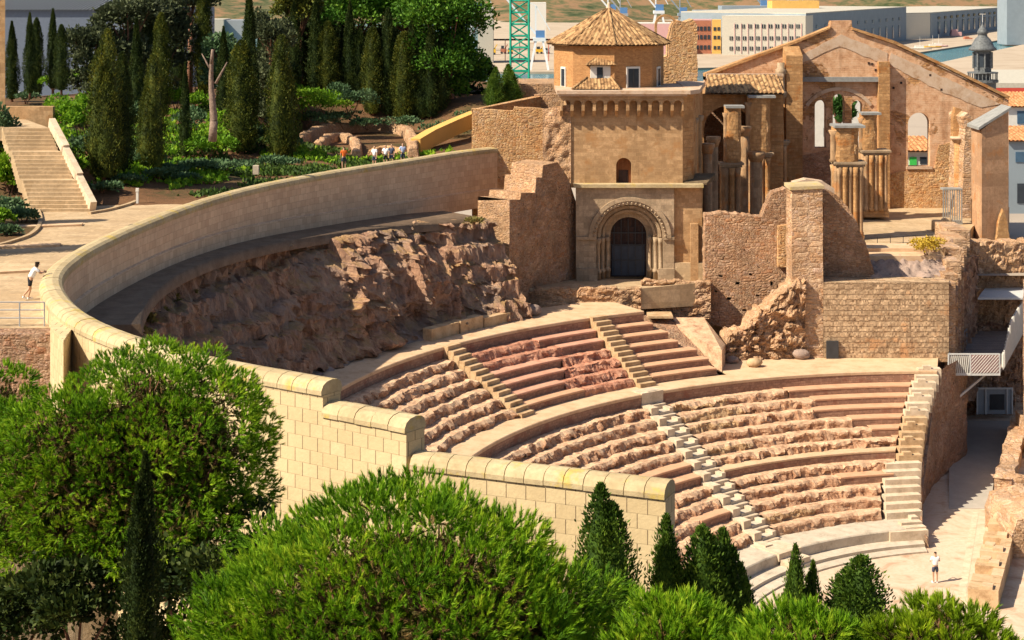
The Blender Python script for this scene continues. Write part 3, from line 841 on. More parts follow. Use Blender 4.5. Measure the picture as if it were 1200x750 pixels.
# smooth out pixel jitter
for _ in range(25):
    main = [main[0]] + [tuple((main[i-1][c]+2*main[i][c]+main[i+1][c])/4 for c in (0,1)) for i in range(1, len(main)-1)] + [main[-1]]
sec2 = resample([main[-1], G(490,487,20.45)[:2]], .62)
sec3 = resample([sec2[-1], G(640,545,19.4)[:2], G(787,562,19.4)[:2]], .62)
pwall = empty('curved_garden_wall', (xat(43,88), 75, 18), 'long curved wall of pale squared blocks with rounded lichen-stained coping, stepping down at its near end', 'wall')
TH = .95
def normals(P):
    out = []
    for i in range(len(P)):
        a = P[max(0,i-1)]; c = P[min(len(P)-1,i+1)]
        d = Vector((c[0]-a[0], c[1]-a[1])).normalized()
        out.append((d.y*-1, d.x))       # left of travel = into the theatre is checked below
    return out
def wall_run(P, ztop, zin, zout, name_i):
    N = normals(P)
    mid = P[len(P)//2]; nm = N[len(P)//2]
    sgn = 1 if (CX-mid[0])*nm[0]+(CY-mid[1])*nm[1] > 0 else -1
    N = [(a*sgn, c*sgn) for a, c in N]                  # N points into the theatre
    s_ = [0]
    for i in range(1, len(P)): s_.append(s_[-1]+math.hypot(P[i][0]-P[i-1][0], P[i][1]-P[i-1][1]))
    zb = ztop-.42
    bi, bo, bc = MB(), MB(), MB()
    ins = [(p[0]+n[0]*.3, p[1]+n[1]*.3) for p, n in zip(P, N)]
    ous = [(p[0]-n[0]*.55, p[1]-n[1]*.55) for p, n in zip(P, N)]
    for i in range(len(P)-1):
        zi0, zi1 = zin(P[i]), zin(P[i+1])
        zo0, zo1 = zout(P[i]), zout(P[i+1])
        bi.add([(*ins[i],zi0-.5),(*ins[i+1],zi1-.5),(*ins[i+1],zb),(*ins[i],zb)], [(0,3,2,1) if sgn < 0 else (0,1,2,3)], [[(s_[i],zi0-.5),(s_[i],zb),(s_[i+1],zb),(s_[i+1],zi1-.5)] if sgn < 0 else [(s_[i],zi0-.5),(s_[i+1],zi1-.5),(s_[i+1],zb),(s_[i],zb)]])
        # two plinth courses at the foot
        q0 = (ins[i][0]+N[i][0]*.12, ins[i][1]+N[i][1]*.12); q1 = (ins[i+1][0]+N[i+1][0]*.12, ins[i+1][1]+N[i+1][1]*.12)
        bi.add([(*q0,zi0-.5),(*q1,zi1-.5),(*q1,zi1+.8),(*q0,zi0+.8)], [(0,3,2,1) if sgn < 0 else (0,1,2,3)], [[(s_[i],0),(s_[i],1.3),(s_[i+1],1.3),(s_[i+1],0)] if sgn < 0 else [(s_[i],0),(s_[i+1],0),(s_[i+1],1.3),(s_[i],1.3)]])
        bi.add([(*q0,zi0+.8),(*q1,zi1+.8),(*ins[i+1],zi1+.86),(*ins[i],zi0+.86)], [(0,1,2,3)])
        bo.add([(*ous[i],zo0),(*ous[i+1],zo1),(*ous[i+1],zb),(*ous[i],zb)], [(0,1,2,3)], [[(s_[i],zo0),(s_[i+1],zo1),(s_[i+1],zb),(s_[i],zb)]])
        # one rounded coping stone
        A = Vector((*P[i],0)); B = Vector((*P[i+1],0)); d = (B-A); g = d.normalized()*.012
        A2, B2 = A+g, B-g
        h = .02*nz(i*1.7, ztop)
        prof = [(.36,0),(.37,.14),(.31,.30),(.17,.39),(-.08,.43),(-.36,.39),(-.52,.30),(-.61,.14),(-.61,0)]
        V = []
        for C, n in ((A2,N[i]),(B2,N[i+1])):
            for o_, zz in prof: V.append((C.x+n[0]*o_, C.y+n[1]*o_, zb+zz+h))
        m = len(prof)
        fs = [(k,k+1,m+k+1,m+k) for k in range(m-1)] + [tuple(range(m)), tuple(range(2*m-1,m-1,-1))]
        bc.add(V, fs)
    # closed ends
    for e in (0, -1):
        zi, zo = zin(P[e]), zout(P[e])
        bo.add([(*ins[e],min(zi,zo)-.5),(*ous[e],min(zi,zo)-.5),(*ous[e],zb),(*ins[e],zb)], [(0,1,2,3)])
    part(bi, 'inner_face', M['wall_in'], pwall, True)
    part(bo, 'outer_face', M['wall_out'], pwall, True)
    part(bc, 'coping', M['coping'], pwall)
zin = lambda p: wall_base(ang(*p)) if ang(*p) < 200 else lerp(18.4, 7, sm(196, 225, ang(*p)))
zout = lambda p: lerp(18.5, 8, sm(196, 215, ang(*p)))
wall_run(main, WZ, zin, zout, 0)
wall_run(sec2, 20.45, lambda p: 8, lambda p: 8, 1)
wall_run(sec3, 19.4, lambda p: 6, lambda p: 6, 2)
# shallow buttress on the outer face near the railing
# ================================================================ helpers for tiled roofs
def tiled(mb, a, b, c, d, pitch=.34, amp=.12):
    """roof plane of curved tiles: eave a->b, ridge d->c (c above b, d above a; c may equal d)"""
    a, b, c, d = map(Vector, (a, b, c, d))
    e = (b-a); w = e.length; e.normalize()
    up = (d-a) - e*(d-a).dot(e); Ls = up.length; up.normalize()
    n = e.cross(up)
    if n.z < 0: n = -n
    l = (d-a).dot(e); r = w - (c-a).dot(e)
    N = max(4, int(w/pitch))*6
    P, fs, us = [], [], []
    for i in range(N+1):
        x = w*i/N
        L = Ls
        if l > 1e-6: L = min(L, Ls*x/l)
        if r > 1e-6: L = min(L, Ls*(w-x)/r)
        ph = (x/pitch) % 1.0
        h = amp*(abs(math.sin(math.pi*ph))**.7)
        if l < -1e-6: pass
        K = 3
        for k in range(K+1):
            P.append(a+e*x+up*(L*k/K-.02)+n*h)
    K = 3
    for i in range(N):
        for k in range(K):
            q = i*(K+1)+k; s_ = (i+1)*(K+1)+k
            fs.append((q, s_, s_+1, q+1))
            us.append([(w*i/N, Ls*k/K), (w*(i+1)/N, Ls*k/K), (w*(i+1)/N, Ls*(k+1)/K), (w*i/N, Ls*(k+1)/K)])
    mb.add(P, fs, us)
    mb.add([a-n*.06, b-n*.06, c-n*.06, d-n*.06] if (c-d).length > 1e-4 else [a-n*.06, b-n*.06, c-n*.06], [(0,1,2,3)] if (c-d).length > 1e-4 else [(0,1,2)])
def octo_roof(parent, c, ra, zeave, zpeak, nsides, rot, name='roof', pitch=.34):
    b = MB(); pk = Vector((c[0], c[1], zpeak))
    P = [Vector((c[0]+ra*math.cos(rot+2*math.pi*i/nsides), c[1]+ra*math.sin(rot+2*math.pi*i/nsides), zeave)) for i in range(nsides)]
    for i in range(nsides):
        p, q = P[i], P[(i+1) % nsides]
        tiled(b, p, q, pk, pk, pitch)
    b.add(P, [tuple(range(nsides))])
    o = part(b, name, M['tile'], parent, True)
    h = MB()
    for p in P: h.tube(p+Vector((0,0,.05)), pk+Vector((0,0,.05)), .13, .11, 6)
    o2 = h.build('hip_tiles', M['tile'], o, True); o2.matrix_parent_inverse = o.matrix_world.inverted() if False else o2.matrix_parent_inverse
    o2.parent = o
    f = MB(); f.lathe((c[0], c[1], zpeak-.1), [(.22,0),(.22,.2),(.12,.28),(.16,.42),(.02,.6)], 10)
    f.build('finial', M['pale_plaster'], o, True)
    return o

# ================================================================ the church tower over the portal
YT = 131.0
tower = empty('church_tower', (xat(735,YT), YT, 12), 'square stone church tower with round-arched portal and octagonal brick drum under tiled roof', 'church tower')
b = MB()
hole = arch(xat(731,YT), zat(216.5,YT), .56, zat(194,YT))
b.slab(XZ([(664,220),(664,109),(800,109),(800,220)], YT), [hole], YT, 7.5)
part(b, 'tower_wall', M['tower'], tower)
b = MB()   # receding right-hand side with thin blind shafts
xa, xb = xat(800,YT), xat(824,140)
b.plan([(xa-.02,YT+.05),(xa+.9,YT+1.2),(xb,140.5),(xa-.02,140.5)], zat(330,YT), [zat(110,YT),zat(108,YT),zat(100,141),zat(100,141)])
part(b, 'side_wall', M['church'], tower)
for px, Y, t in ((806,132.6,150),(813,134.6,146),(819,137,143)):
    b = MB(); x = xat(px, Y)
    b.lathe((x, Y, zat(222,Y)), [(.2,0),(.2,zat(t,Y)-zat(222,Y)),(.34,zat(t,Y)-zat(222,Y)+.15),(.38,zat(t,Y)-zat(222,Y)+.5)], 10)
    part(b, 'blind_shaft', M['portal'], tower, True)
b = MB()   # wooden shutter of the arched opening
b.slab(arch(xat(731,YT), zat(216.5,YT), .555, zat(194,YT)), [], YT+.42, .08)
sh = part(b, 'arched_shutter', M['wood'], tower)
b = MB(); b.box(xat(722.5,YT)+.18, xat(739.5,YT)-.18, YT+.38, YT+.42, zat(215,YT), zat(200,YT)); b.build('shutter_panel', M['door'], sh)
# corbel table: small round arches carried on stepped corbels
b = MB(); cw = (xat(800,YT)-xat(657,YT))/11
x0 = xat(657, YT); zt, zs, zb = zat(112,YT), zat(121.5,YT), zat(129,YT)
out = [(x0, zt), (x0, zb)]
for i in range(11):
    xl = x0+cw*i; r = cw*.36
    cxm = xl+cw/2
    out += [(cxm-r, zb), (cxm-r, zs)] + [(cxm+r*math.cos(math.pi-math.pi*k/8), zs+r*math.sin(math.pi-math.pi*k/8)) for k in range(1, 8)] + [(cxm+r, zs), (cxm+r, zb)]
out += [(x0+cw*11, zb), (x0+cw*11, zt)]
b.slab(out, [], YT-.62, .63)
part(b, 'corbel_table', M['tower'], tower)
for i in range(12):
    xl = x0+cw*i; w = cw*.28/2 if 0 < i < 11 else cw*.14
    xc = xl if 0 < i < 11 else (xl+cw*.07 if i == 0 else xl-cw*.07)
    b = MB(); b.add([(xc-w,YT,zb),(xc+w,YT,zb),(xc+w,YT-.6,zb),(xc-w,YT-.6,zb),(xc-w,YT,zb-.45),(xc+w,YT,zb-.45),(xc+w,YT-.15,zb-.45),(xc-w,YT-.15,zb-.45)],
                    [(0,1,2,3),(4,7,6,5),(3,2,6,7),(0,4,5,1),(0,3,7,4),(1,5,6,2)])
    part(b, 'corbel', M['tower'], tower)
b = MB()   # flat cornice on top
b.box(xat(654,YT), xat(801,YT)+.2, YT-.78, YT+8.0, zt, zt+.16)
b.box(xat(652,YT), xat(802,YT)+.35, YT-.95, YT+8.2, zt+.163, zt+.42)
part(b, 'cornice', M['pale_plaster'], tower)
b = MB(); b.plan([(xat(801,YT)+.36,YT-.6),(xat(801,YT)+1.3,YT+1.0),(xb+.25,141),(xat(801,YT)+.36,141)], [zt+.1]*4, [zt+.4,zt+.4,zt+.5,zt+.5])
part(b, 'side_cornice', M['pale_plaster'], tower)
# --- portal storey
YP = 130.4
cx_, zsp, zbase = xat(738,YP), zat(279,YP), zat(329,YP)
px1 = YP/FPX
def ring(r0, r1, Y, t, name, mat, teeth=0, par=tower):
    b = MB(); n = 28
    O = [(cx_+r1*math.cos(math.pi*i/n), zsp+r1*math.sin(math.pi*i/n)) for i in range(n+1)]
    I = [(cx_+r0*math.cos(math.pi*i/n), zsp+r0*math.sin(math.pi*i/n)) for i in range(n, -1, -1)]
    b.slab(O+I, [], Y, t)
    o = part(b, name, M[mat], par)
    if teeth:
        rm = (r0+r1)/2
        for i in range(teeth):
            a = math.pi*(i+.5)/teeth
            c = Vector((cx_+rm*math.cos(a), Y-.02, zsp+rm*math.sin(a)))
            t_ = Vector((-math.sin(a), 0, math.cos(a))); u = Vector((math.cos(a), 0, math.sin(a)))
            s_ = (r1-r0)*.36
            tb = MB(); tb.add([c+t_*s_, c+u*s_, c-t_*s_, c-u*s_, c+Vector((0,-.16,0))], [(0,1,4),(1,2,4),(2,3,4),(3,0,4)])
            tb.build('zigzag_tooth', M[mat], o)
    return o
b = MB()
hole = arch(cx_, zbase, 39*px1, zsp)
L = XZ([(675,329),(675,218),(790,218),(790,329)], YP)
def notch(outer_l, outer_r, ztop, r):
    """wall with an arched doorway open at the bottom"""
    A = [(cx_+r*math.cos(math.pi*i/24), zsp+r*math.sin(math.pi*i/24)) for i in range(25)]
    return [(outer_l, zbase), (outer_l, ztop), (outer_r, ztop), (outer_r, zbase), (cx_+r, zbase)] + A + [(cx_-r, zbase)]
b.slab(notch(xat(675,YP), xat(790,YP), zat(218,YP), 39*px1), [], YP, .65)
pw = part(b, 'portal_wall', M['portal'], tower)
for r, Y, nm in ((34,YP+.5,'second_order'),(28.5,YP+.95,'third_order'),(21.5,YP+1.45,'inner_order')):
    b = MB(); b.slab(notch(cx_-44*px1, cx_+44*px1, zsp+44*px1, r*px1), [], Y, .5)
    part(b, 'arch_order', M['portal'], tower)
ring(39.5*px1, 43.5*px1, YP-.10, .12, 'archivolt', 'portal', 26)
ring(43.7*px1, 48.5*px1, YP-.18, .2, 'archivolt', 'portal')
ring(34.2*px1, 37.5*px1, YP+.40, .11, 'archivolt', 'portal')
ring(28.8*px1, 31.5*px1, YP+.86, .1, 'archivolt', 'portal')
for r, Y in ((36.6,YP+.32),(31.4,YP+.76),(25,YP+1.24)):
    for s_ in (-1, 1):
        b = MB(); hgt = zsp-zbase
        b.lathe((cx_+s_*r*px1, Y, zbase), [(.2,0),(.2,.5),(.24,.52),(.24,.7),(.12,.8),(.115,hgt-.5),(.17,hgt-.42),(.22,hgt-.06)], 10)
        part(b, 'jamb_column', M['portal'], tower, True)
b = MB()
for s_ in (-1, 1):
    a_, c_ = sorted((cx_+s_*39*px1, cx_+s_*(63 if s_ < 0 else 52)*px1))
    b.box(a_, c_, YP-.14, YP+.2, zsp-.12, zsp+.1)
part(b, 'impost', M['portal'], tower)
b = MB(); b.slab([(cx_-21.3*px1, zbase), (cx_+21.3*px1, zbase)] + [(cx_+21.3*px1*math.cos(math.pi*i/20), zsp+21.3*px1*math.sin(math.pi*i/20)) for i in range(21)], [], YP+1.8, .12)
dr = part(b, 'door', M['door'], tower)
b = MB(); b.box(cx_-1.2, cx_+1.2, YP+1.74, YP+1.8, zbase+.1, zbase+2.3); b.build('lower_panel', M['doorblue'], dr)
b = MB()
for i in range(-2, 3): b.box(cx_+i*.52-.03, cx_+i*.52+.03, YP+1.70, YP+1.745, zbase+.05, zsp+(1.15 if abs(i) < 2 else .65))
for z in (zbase+1.2, zbase+2.32, zsp+.1): b.box(cx_-1.28, cx_+1.28, YP+1.69, YP+1.742, z, z+.08)
b.build('iron_straps', M['steel_d'], dr)
b = MB(); b.slab(XZ([(790.2,329),(790.2,220),(823,220),(823,329)], 130.7), [], 130.7, 1.2)
b.box(xat(809,130.5), xat(818,130.5), 130.3, 130.7, zat(329,130.5), zat(262,130.5))
part(b, 'portal_pier', M['tower'], tower)
b = MB(); b.box(xat(672,YP), xat(824,YP), YP-.35, YT+.02, zat(219.5,YP), zat(215.5,YP))
part(b, 'portal_cornice', M['coping'], tower)
b = MB(); b.plan([(xat(801,YT),YT-.3),(xat(828,YT),YT-.2),(xat(838,134),134),(xat(806,134),134)], zat(216,YT), [zat(214,YT)]*2+[zat(203,134)]*2)
part(b, 'lean_to', M['hillside'], tower)
b = MB()   # low parapets of the portal plinth
b.box(xat(676,YP), xat(700,YP), YP-.3, YP, zbase-.3, zbase+.9); part(b, 'plinth', M['portal'], tower)
b = MB(); b.box(xat(771,YP), xat(790,YP), YP-.3, YP, zbase-.3, zbase+.9)
part(b, 'plinth', M['portal'], tower)
# --- octagonal drum
YD = 137.0; cd = (xat(713.5,YD), YD); s8 = 3.22; ap = s8/(2*math.tan(math.pi/8)); R8 = s8/(2*math.sin(math.pi/8))
rot = math.radians(-90-20+22.5)           # one face turned 20 degrees to the left of the viewer
zd0, zd1 = zt+.3, zat(53,YD-ap*.9)
b = MB(); P8 = [(cd[0]+R8*math.cos(rot+i*math.pi/4), cd[1]+R8*math.sin(rot+i*math.pi/4)) for i in range(8)]
b.plan(P8, zd0-.2, zd1)
drum = part(b, 'drum', M['brick'], tower)
b = MB(); P9 = [(cd[0]+(R8+.16)*math.cos(rot+i*math.pi/4), cd[1]+(R8+.16)*math.sin(rot+i*math.pi/4)) for i in range(8)]
b.plan(P9, zd1-.16, zd1-.001); part(b, 'eaves_course', M['brick'], tower)
octo_roof(tower, cd, R8+.55, zd1, zat(10,YD), 8, rot)
def drum_window(face_deg, w, h, z, off=0.0):
    a = math.radians(face_deg); nx, ny = math.cos(a), math.sin(a); tx, ty = -ny, nx
    c = (cd[0]+nx*ap+tx*off, cd[1]+ny*ap+ty*off)
    fr = MB()
    fr.obox((c[0]+nx*.03, c[1]+ny*.03), (tx,ty), w/2, .06, z, z+h)
    o = part(fr, 'drum_window', M['white'], tower)
    g = MB(); g.obox((c[0]+nx*.08, c[1]+ny*.08), (tx,ty), w/2-.13, .03, z+.06, z+h-.15); g.build('pane', M['glass_dark'], o)
    m = MB(); m.obox((c[0]+nx*.115, c[1]+ny*.115), (tx,ty), .03, .02, z+.06, z+h-.15); m.build('glazing_bar', M['steel_d'], o)
drum_window(-90+25, 1.15, 1.6, zd0+.1, -.05)
drum_window(-90+70, .9, 1.5, zd0+.1, 0)
drum_window(-90-65, .8, 1.5, zd0+.1, .1)
# --- small dormer in front of the drum
YM = 132.9; zc = zat(104,YM)
b = MB(); xl, xr = xat(692,YM), xat(717,YM); zl, zh = zat(96,YM), zat(76,YM)
b.box(xl, xr, YM, YM+1.6, zl-.6, zh); dm = part(b, 'dormer', M['white'], tower)
g = MB(); g.box(xat(699.5,YM), xat(706.5,YM), YM-.04, YM+.01, zat(92,YM), zat(79,YM)); g.build('dormer_window', M['glass_dark'], dm); g = MB(); g.box(xr-.01, xr+.03, YM+.5, YM+1.1, zat(92,YM), zat(79,YM)); g.build('dormer_window', M['glass_dark'], dm)
rb = MB(); ex = .32; zr = zh+.0; pk = Vector(((xl+xr)/2, YM+.8, zh+.85))
Q = [Vector((xl-ex,YM-ex,zr)), Vector((xr+ex,YM-ex,zr)), Vector((xr+ex,YM+1.6+ex,zr)), Vector((xl-ex,YM+1.6+ex,zr))]
for i in range(4): tiled(rb, Q[i], Q[(i+1)%4], pk, pk, .2, .05)
rb.add(Q, [(0,1,2,3)]); rb.build('dormer_roof', M['tile'], dm, True)
hb = MB()
for q in Q: hb.tube(q, pk, .07, .06, 6)
hb.build('hip_tiles', M['tile'], dm, True)
rb = MB()
tiled(rb, (xat(671,YT),YT-.1,zt+.46), (xat(726,YT),YT-.1,zt+.46), (xat(716,YM),YM-.02,zat(92,YM)), (xat(688,YM),YM-.02,zat(92,YM)), .24, .06)
tiled(rb, (xat(726,YT),YT-.1,zt+.46), (xat(728,134.5),134.5,zt+.46), (xat(717,134.5),134.5,zat(92,YM)), (xat(716,YM),YM-.02,zat(92,YM)), .24, .06)
tiled(rb, (xat(671,134.5),134.5,zt+.46), (xat(671,YT),YT-.1,zt+.46), (xat(688,YM),YM-.02,zat(92,YM)), (xat(688,134.5),134.5,zat(92,YM)), .24, .06)
lr = part(rb, 'lower_roof', M['tile'], tower, True)
hb = MB(); hb.tube((xat(726,YT),YT-.1,zt+.5), (xat(716,YM),YM,zat(91,YM)), .1, .1, 6); hb.tube((xat(671,YT),YT-.1,zt+.5), (xat(688,YM),YM,zat(91,YM)), .1, .1, 6)
hb.build('hip_tiles', M['tile'], lr, True)

# ================================================================ stepped rubble buttress left of the portal, and the walled box behind it
def rough_face(mb, fn, n, nu, nv, amp=.10, sd=0.0, fr=1.3):
    """wall face from a bilinear patch roughened along n"""
    n = Vector(n).normalized()
    def g(u, v):
        p = Vector(fn(u, v))
        k = amp*(fbm(p.x+sd, p.y, p.z, fr) + .5*nz(p.x, p.y+sd, p.z, 3.1))
        e = min(1, 6*u, 6*(1-u), 6*v+.3, 6*(1-v)+.2)
        return p + n*k*e
    mb.grid(g, nu, nv)
b = MB()
A = (xat(560,126), 126.0); Bp = (xat(597,124), 124.0); Cp = (xat(676,131.6), 131.6); Dp = (xat(640,137), 137.0)
prof = [(.0,234),(.16,234),(.161,226),(.38,226),(.381,208),(.47,208),(.471,194),(.70,190),(.86,208),(1.0,240)]
def toppx(t):
    for i in range(len(prof)-1):
        if prof[i][0] <= t <= prof[i+1][0]:
            return lerp(prof[i][1], prof[i+1][1], (t-prof[i][0])/max(1e-6, prof[i+1][0]-prof[i][0]))
    return prof[-1][1]
zbt = 10.6
def shade(u, v):
    x, y = lerp(Bp[0],Cp[0],u), lerp(Bp[1],Cp[1],u)
    return (x, y, lerp(zbt, zat(toppx(u), y), v))
rough_face(b, shade, (.82,-.57,0), 60, 40, .10, 1)
def lit(u, v):
    x, y = lerp(A[0],Bp[0],u), lerp(A[1],Bp[1],u)
    return (x, y, lerp(zbt, zat(lerp(235,234,u), y), v))
rough_face(b, lit, (-.67,-.74,0), 16, 40, .06, 4)
# steps: tops and back
nb = Vector((A[0]-Bp[0], A[1]-Bp[1]))
K = 60
for i in range(K):
    u0, u1 = i/K, (i+1)/K
    p0, p1 = shade(u0, 1), shade(u1, 1)
    zz = min(p0[2], p1[2]) if abs(p0[2]-p1[2]) > .3 else None
    q0 = (p0[0]+nb.x, p0[1]+nb.y, p0[2]); q1 = (p1[0]+nb.x, p1[1]+nb.y, p1[2])
    b.add([p0, p1, q1, q0], [(0,1,2,3)])
    b.add([q0, q1, (q1[0],q1[1],zbt), (q0[0],q0[1],zbt)], [(0,1,2,3)])
bt = b.build('stepped_buttress', M['midrubble']); tag(bt, 'stepped rubble buttress, shade put into its darker right face, climbing to the left of the church portal', 'buttress')
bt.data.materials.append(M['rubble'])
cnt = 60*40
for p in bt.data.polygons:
    if p.index >= cnt: p.material_index = 1  # darker stone on the sunless face only: shade put into the colour
# low coping stones on the buttress steps are the lit rubble itself; the walled box:
b = MB(); YB = 134.0
front = XZ(ragged([(553,240),(553,127.5),(601,130)], 6, 1.2, 2) + ragged([(603,125),(640,128),(668,129)], 6, 1.5, 5) + [(668,240)], YB)
b.slab(front, [], YB, .8)
rb_ = part(b, 'front_wall', M['rubble_w'], None)
box = empty('rubble_enclosure', (xat(600,YB), YB, 14), 'open roofless enclosure of warm rubble walls at the end of the curved wall', 'ruined walls')
rb_.parent = box; rb_.matrix_parent_inverse = box.matrix_basis.inverted()
b = MB(); x0_, x1_ = xat(553,YB), xat(625,143)
b.plan([(x0_,YB+.02),(x0_+.7,YB+.81),(x1_+.6,143),(x1_-.1,143)], 12, [zat(127.5,YB)-.02]*2+[zat(113,143)]*2)
part(b, 'left_wall', M['rubble_w'], box)
b = MB(); b.slab(XZ([(626,200),(626,111),(680,109),(680,200)],143), [], 143, .7); part(b, 'rear_wall', M['rubble'], box)
b = MB(); rough_face(b, lambda u, v: (xat(lerp(636,669,u),130.9+.1*u), lerp(131.4,130.9,u), lerp(zat(250,131), zat(lerp(128,122,u),131), v)), (0,-1,0), 16, 50, .25, 3)
part(b, 'broken_edge', M['rubble'], box, True)

# ================================================================ low walls and terrace before the portal
b = MB(); b.plan([(xat(612,126.2),126.2),(xat(752,126.2),126.2),(xat(832,127.8),127.8),(xat(832,131),131.2),(xat(660,131),131.2)], 10.4, [zat(338,126.2)]*2+[zat(330,127.8)]*1+[zbase-.02]*2)
tag(b.build('portal_terrace', M['paving']), kind='structure')
def low_wall(name, p0, p1, Y0, Y1, ytop0, ytop1, ybot, t, mat, label, seed=0, cat='wall', group=None, amp=.12):
    """rough free-standing wall between two pixel columns, its top ragged"""
    b = MB(); n = max(6, int(math.hypot(xat(p1,Y1)-xat(p0,Y0), Y1-Y0)/.13))
    d = Vector((xat(p1,Y1)-xat(p0,Y0), Y1-Y0, 0)).normalized(); nn = Vector((d.y, -d.x, 0))
    nv = 34
    def f(u, v):
        Y = lerp(Y0,Y1,u); x = xat(lerp(p0,p1,u), Y)
        zt_ = zat(lerp(ytop0,ytop1,u), Y) + amp*.8*nz(x, Y, seed, 1.1)+amp*.9*(noise.cell(Vector((x*1.9, Y*.4, seed)))-.5); zb_ = zat(ybot, Y)
        p = Vector((x, Y, lerp(zb_, zt_, v)))
        d_, q_ = noise.voronoi(Vector(((p.x+p.y*.6)*2.0, p.z*3.6, seed)))
        c_ = noise.cell(Vector((q_[0][0]*31.7, q_[0][1]*57.3, seed)))-.5
        k = amp*(.6*fbm(p.x+seed, p.y, p.z, 1.2)+.8*c_-.35*max(0, 1-(d_[1]-d_[0])*5))
        return p + nn*k
    def top(u, v):
        p = f(u, 1); return p - nn*t*v + Vector((0,0,amp*.8*nz(p.x+v, seed, 3, 2.2)*(1 if v > .1 else 0)))
    b.grid(f, n, nv); b.grid(top, n, 4)
    def back(u, v):
        p = f(u, 0) - nn*t; q = top(u, 1); return Vector((p.x, p.y, lerp(q.z, p.z, v)))
    b.grid(back, n, 3)
    for u in (0, 1):
        q = [f(u, 0), f(u, 1), top(u, 1), back(u, 1)]
        b.add(q, [(0,1,2,3)])
    o = b.build(name, M[mat]); tag(o, label, cat, group); return o
low_wall('terrace_wall', 612, 751, 126.0, 126.0, 339, 337, 374, .8, 'rubble', 'rough low rubble wall holding the terrace below the church portal', 1)
low_wall('terrace_wall', 752, 833, 127.4, 127.4, 330, 329, 374, .9, 'rubble', 'squarer rubble wall set back right of the portal steps, topped by a flat ledge', 2)
b = MB(); b.box(xat(759,125.2), xat(788,125.2), 124.6, 126.4, 10.2, zat(372,125)); tag(b.build('stone_block', M['stair_tan']), 'large smooth pale block standing at the right head of the upper seats', 'stone block')
b = MB(); b.plan([(xat(788,126),126),(xat(825,126),126),(xat(850,122.6),122.6),(xat(846,120.4),120.4),(xat(796,124),124)], 7.2, [zat(372,126)]*2+[zat(404,122.6),zat(411,120.4),zat(385,124)])
tag(b.build('sloping_platform', M['tread_old']), 'smooth sloping pale platform between the upper seats and the broken wall', 'platform')

# ================================================================ broken walls in the middle
def wallthing(name, pts, Y, t, mat, label, cat='ruined wall', holes=(), rag=None, extra=None, group=None):
    b = MB()
    pts2 = ragged(pts, rag[0], rag[1], rag[2]) if rag else pts
    b.slab(XZ(pts2, Y), [XZ(h, Y) for h in holes], Y, t)
    o = b.build(name, M[mat]); return tag(o, label, cat, group)
wallthing('ruined_wall', [(826,345),(826,252),(845,249),(893,255),(897,243),(905,226),(925,221),(930,221),(930,400),(905,400),(826,378)], 128.5, 1.5, 'midrubble', 'brown ruined wall between the portal and the tall pier, its top stepping up to the right', holes=[[(843, 322), (847, 322.6), (846.6, 325), (842.6, 324.5)], [(862, 330), (867, 330.6), (866.6, 334), (861.6, 333.5)], [(878, 320), (882, 320.6), (881.6, 323), (877.6, 322.5)], [(852, 348), (857, 348.6), (856.6, 352), (851.6, 351.5)], [(886, 345), (890, 345.6), (889.6, 348), (885.6, 347.5)], [(870, 362), (875, 362.6), (874.6, 365), (869.6, 364.5)], [(903, 330), (906, 330.6), (905.6, 335), (902.6, 334.5)], [(915, 345), (919, 345.6), (918.6, 348), (914.6, 347.5)], [(838, 340), (841, 340.6), (840.6, 343), (837.6, 342.5)], [(897, 362), (901, 362.6), (900.6, 366), (896.6, 365.5)]], rag=(4,2.6,3))
wallthing('niche_block', [(912,313),(912,265),(929,263),(929,313)], 127.8, .7, 'rubble_w', 'narrow niche block, its sunlit yellow put into the colour, left of the tall pier', 'stone block', rag=(8,.7,4))  # warm stone carries the yellow light on the niche
low_wall('sloping_ruin', 846, 944, 123.4, 124.2, 404, 322, 424, 1.8, 'rubble', 'jagged rubble wall sloping down to the left from the tall pier', 6, 'ruined wall', amp=.35)
b = MB(); b.slab(XZ(ragged([(928,422),(928,222),(964,220),(965,422)],9,.8,6), 124.6), [], 124.6, 2.6)
pier = b.build('tall_pier', M['bigrubble']); tag(pier, 'tall flat-topped pier of mixed squared stones rising from the lower walkway', 'pier')
b = MB(); b.slab(XZ([(926,223),(926,219),(966,217.5),(966,221)], 124.5), [], 124.5, 2.8)
c_ = b.build('cap', M['coping'], pier)
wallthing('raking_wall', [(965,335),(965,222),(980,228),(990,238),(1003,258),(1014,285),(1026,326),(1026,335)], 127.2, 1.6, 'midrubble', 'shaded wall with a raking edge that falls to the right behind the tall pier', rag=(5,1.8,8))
wallthing('back_ruin', [(930,240),(930,214),(945,210),(965,213),(978,221),(978,240)], 130, 1.2, 'pale_plaster', 'pale rounded wall top showing behind the tall pier', rag=(8,.7,9))
b = MB(); YR = 124.5
rough_face(b, lambda u, v: (xat(lerp(965,1112,u),YR), YR, lerp(zat(424,YR), zat(331,YR)+.1*nz(u*9,3), v)), (0,-1,0), 70, 36, .05, 3)
b.plan([(xat(965,YR),YR+.1),(xat(1112,YR),YR+.1),(xat(1116,128.5),128.5),(xat(965,128.5),128.5)], 7, [zat(331,YR)]*2+[zat(322,128.5)]*2)
rw = b.build('retaining_wall', M['bigstone']); tag(rw, 'retaining wall of large old squared blocks along the lower walkway', 'retaining wall')
b = MB(); b.box(xat(968,YR), xat(982,YR), YR-.25, YR-.05, zat(421,YR), zat(399,YR))
tag(b.build('drain_grille', M['steel_d']), 'dark square grille at the foot of the big-block retaining wall', 'grille')
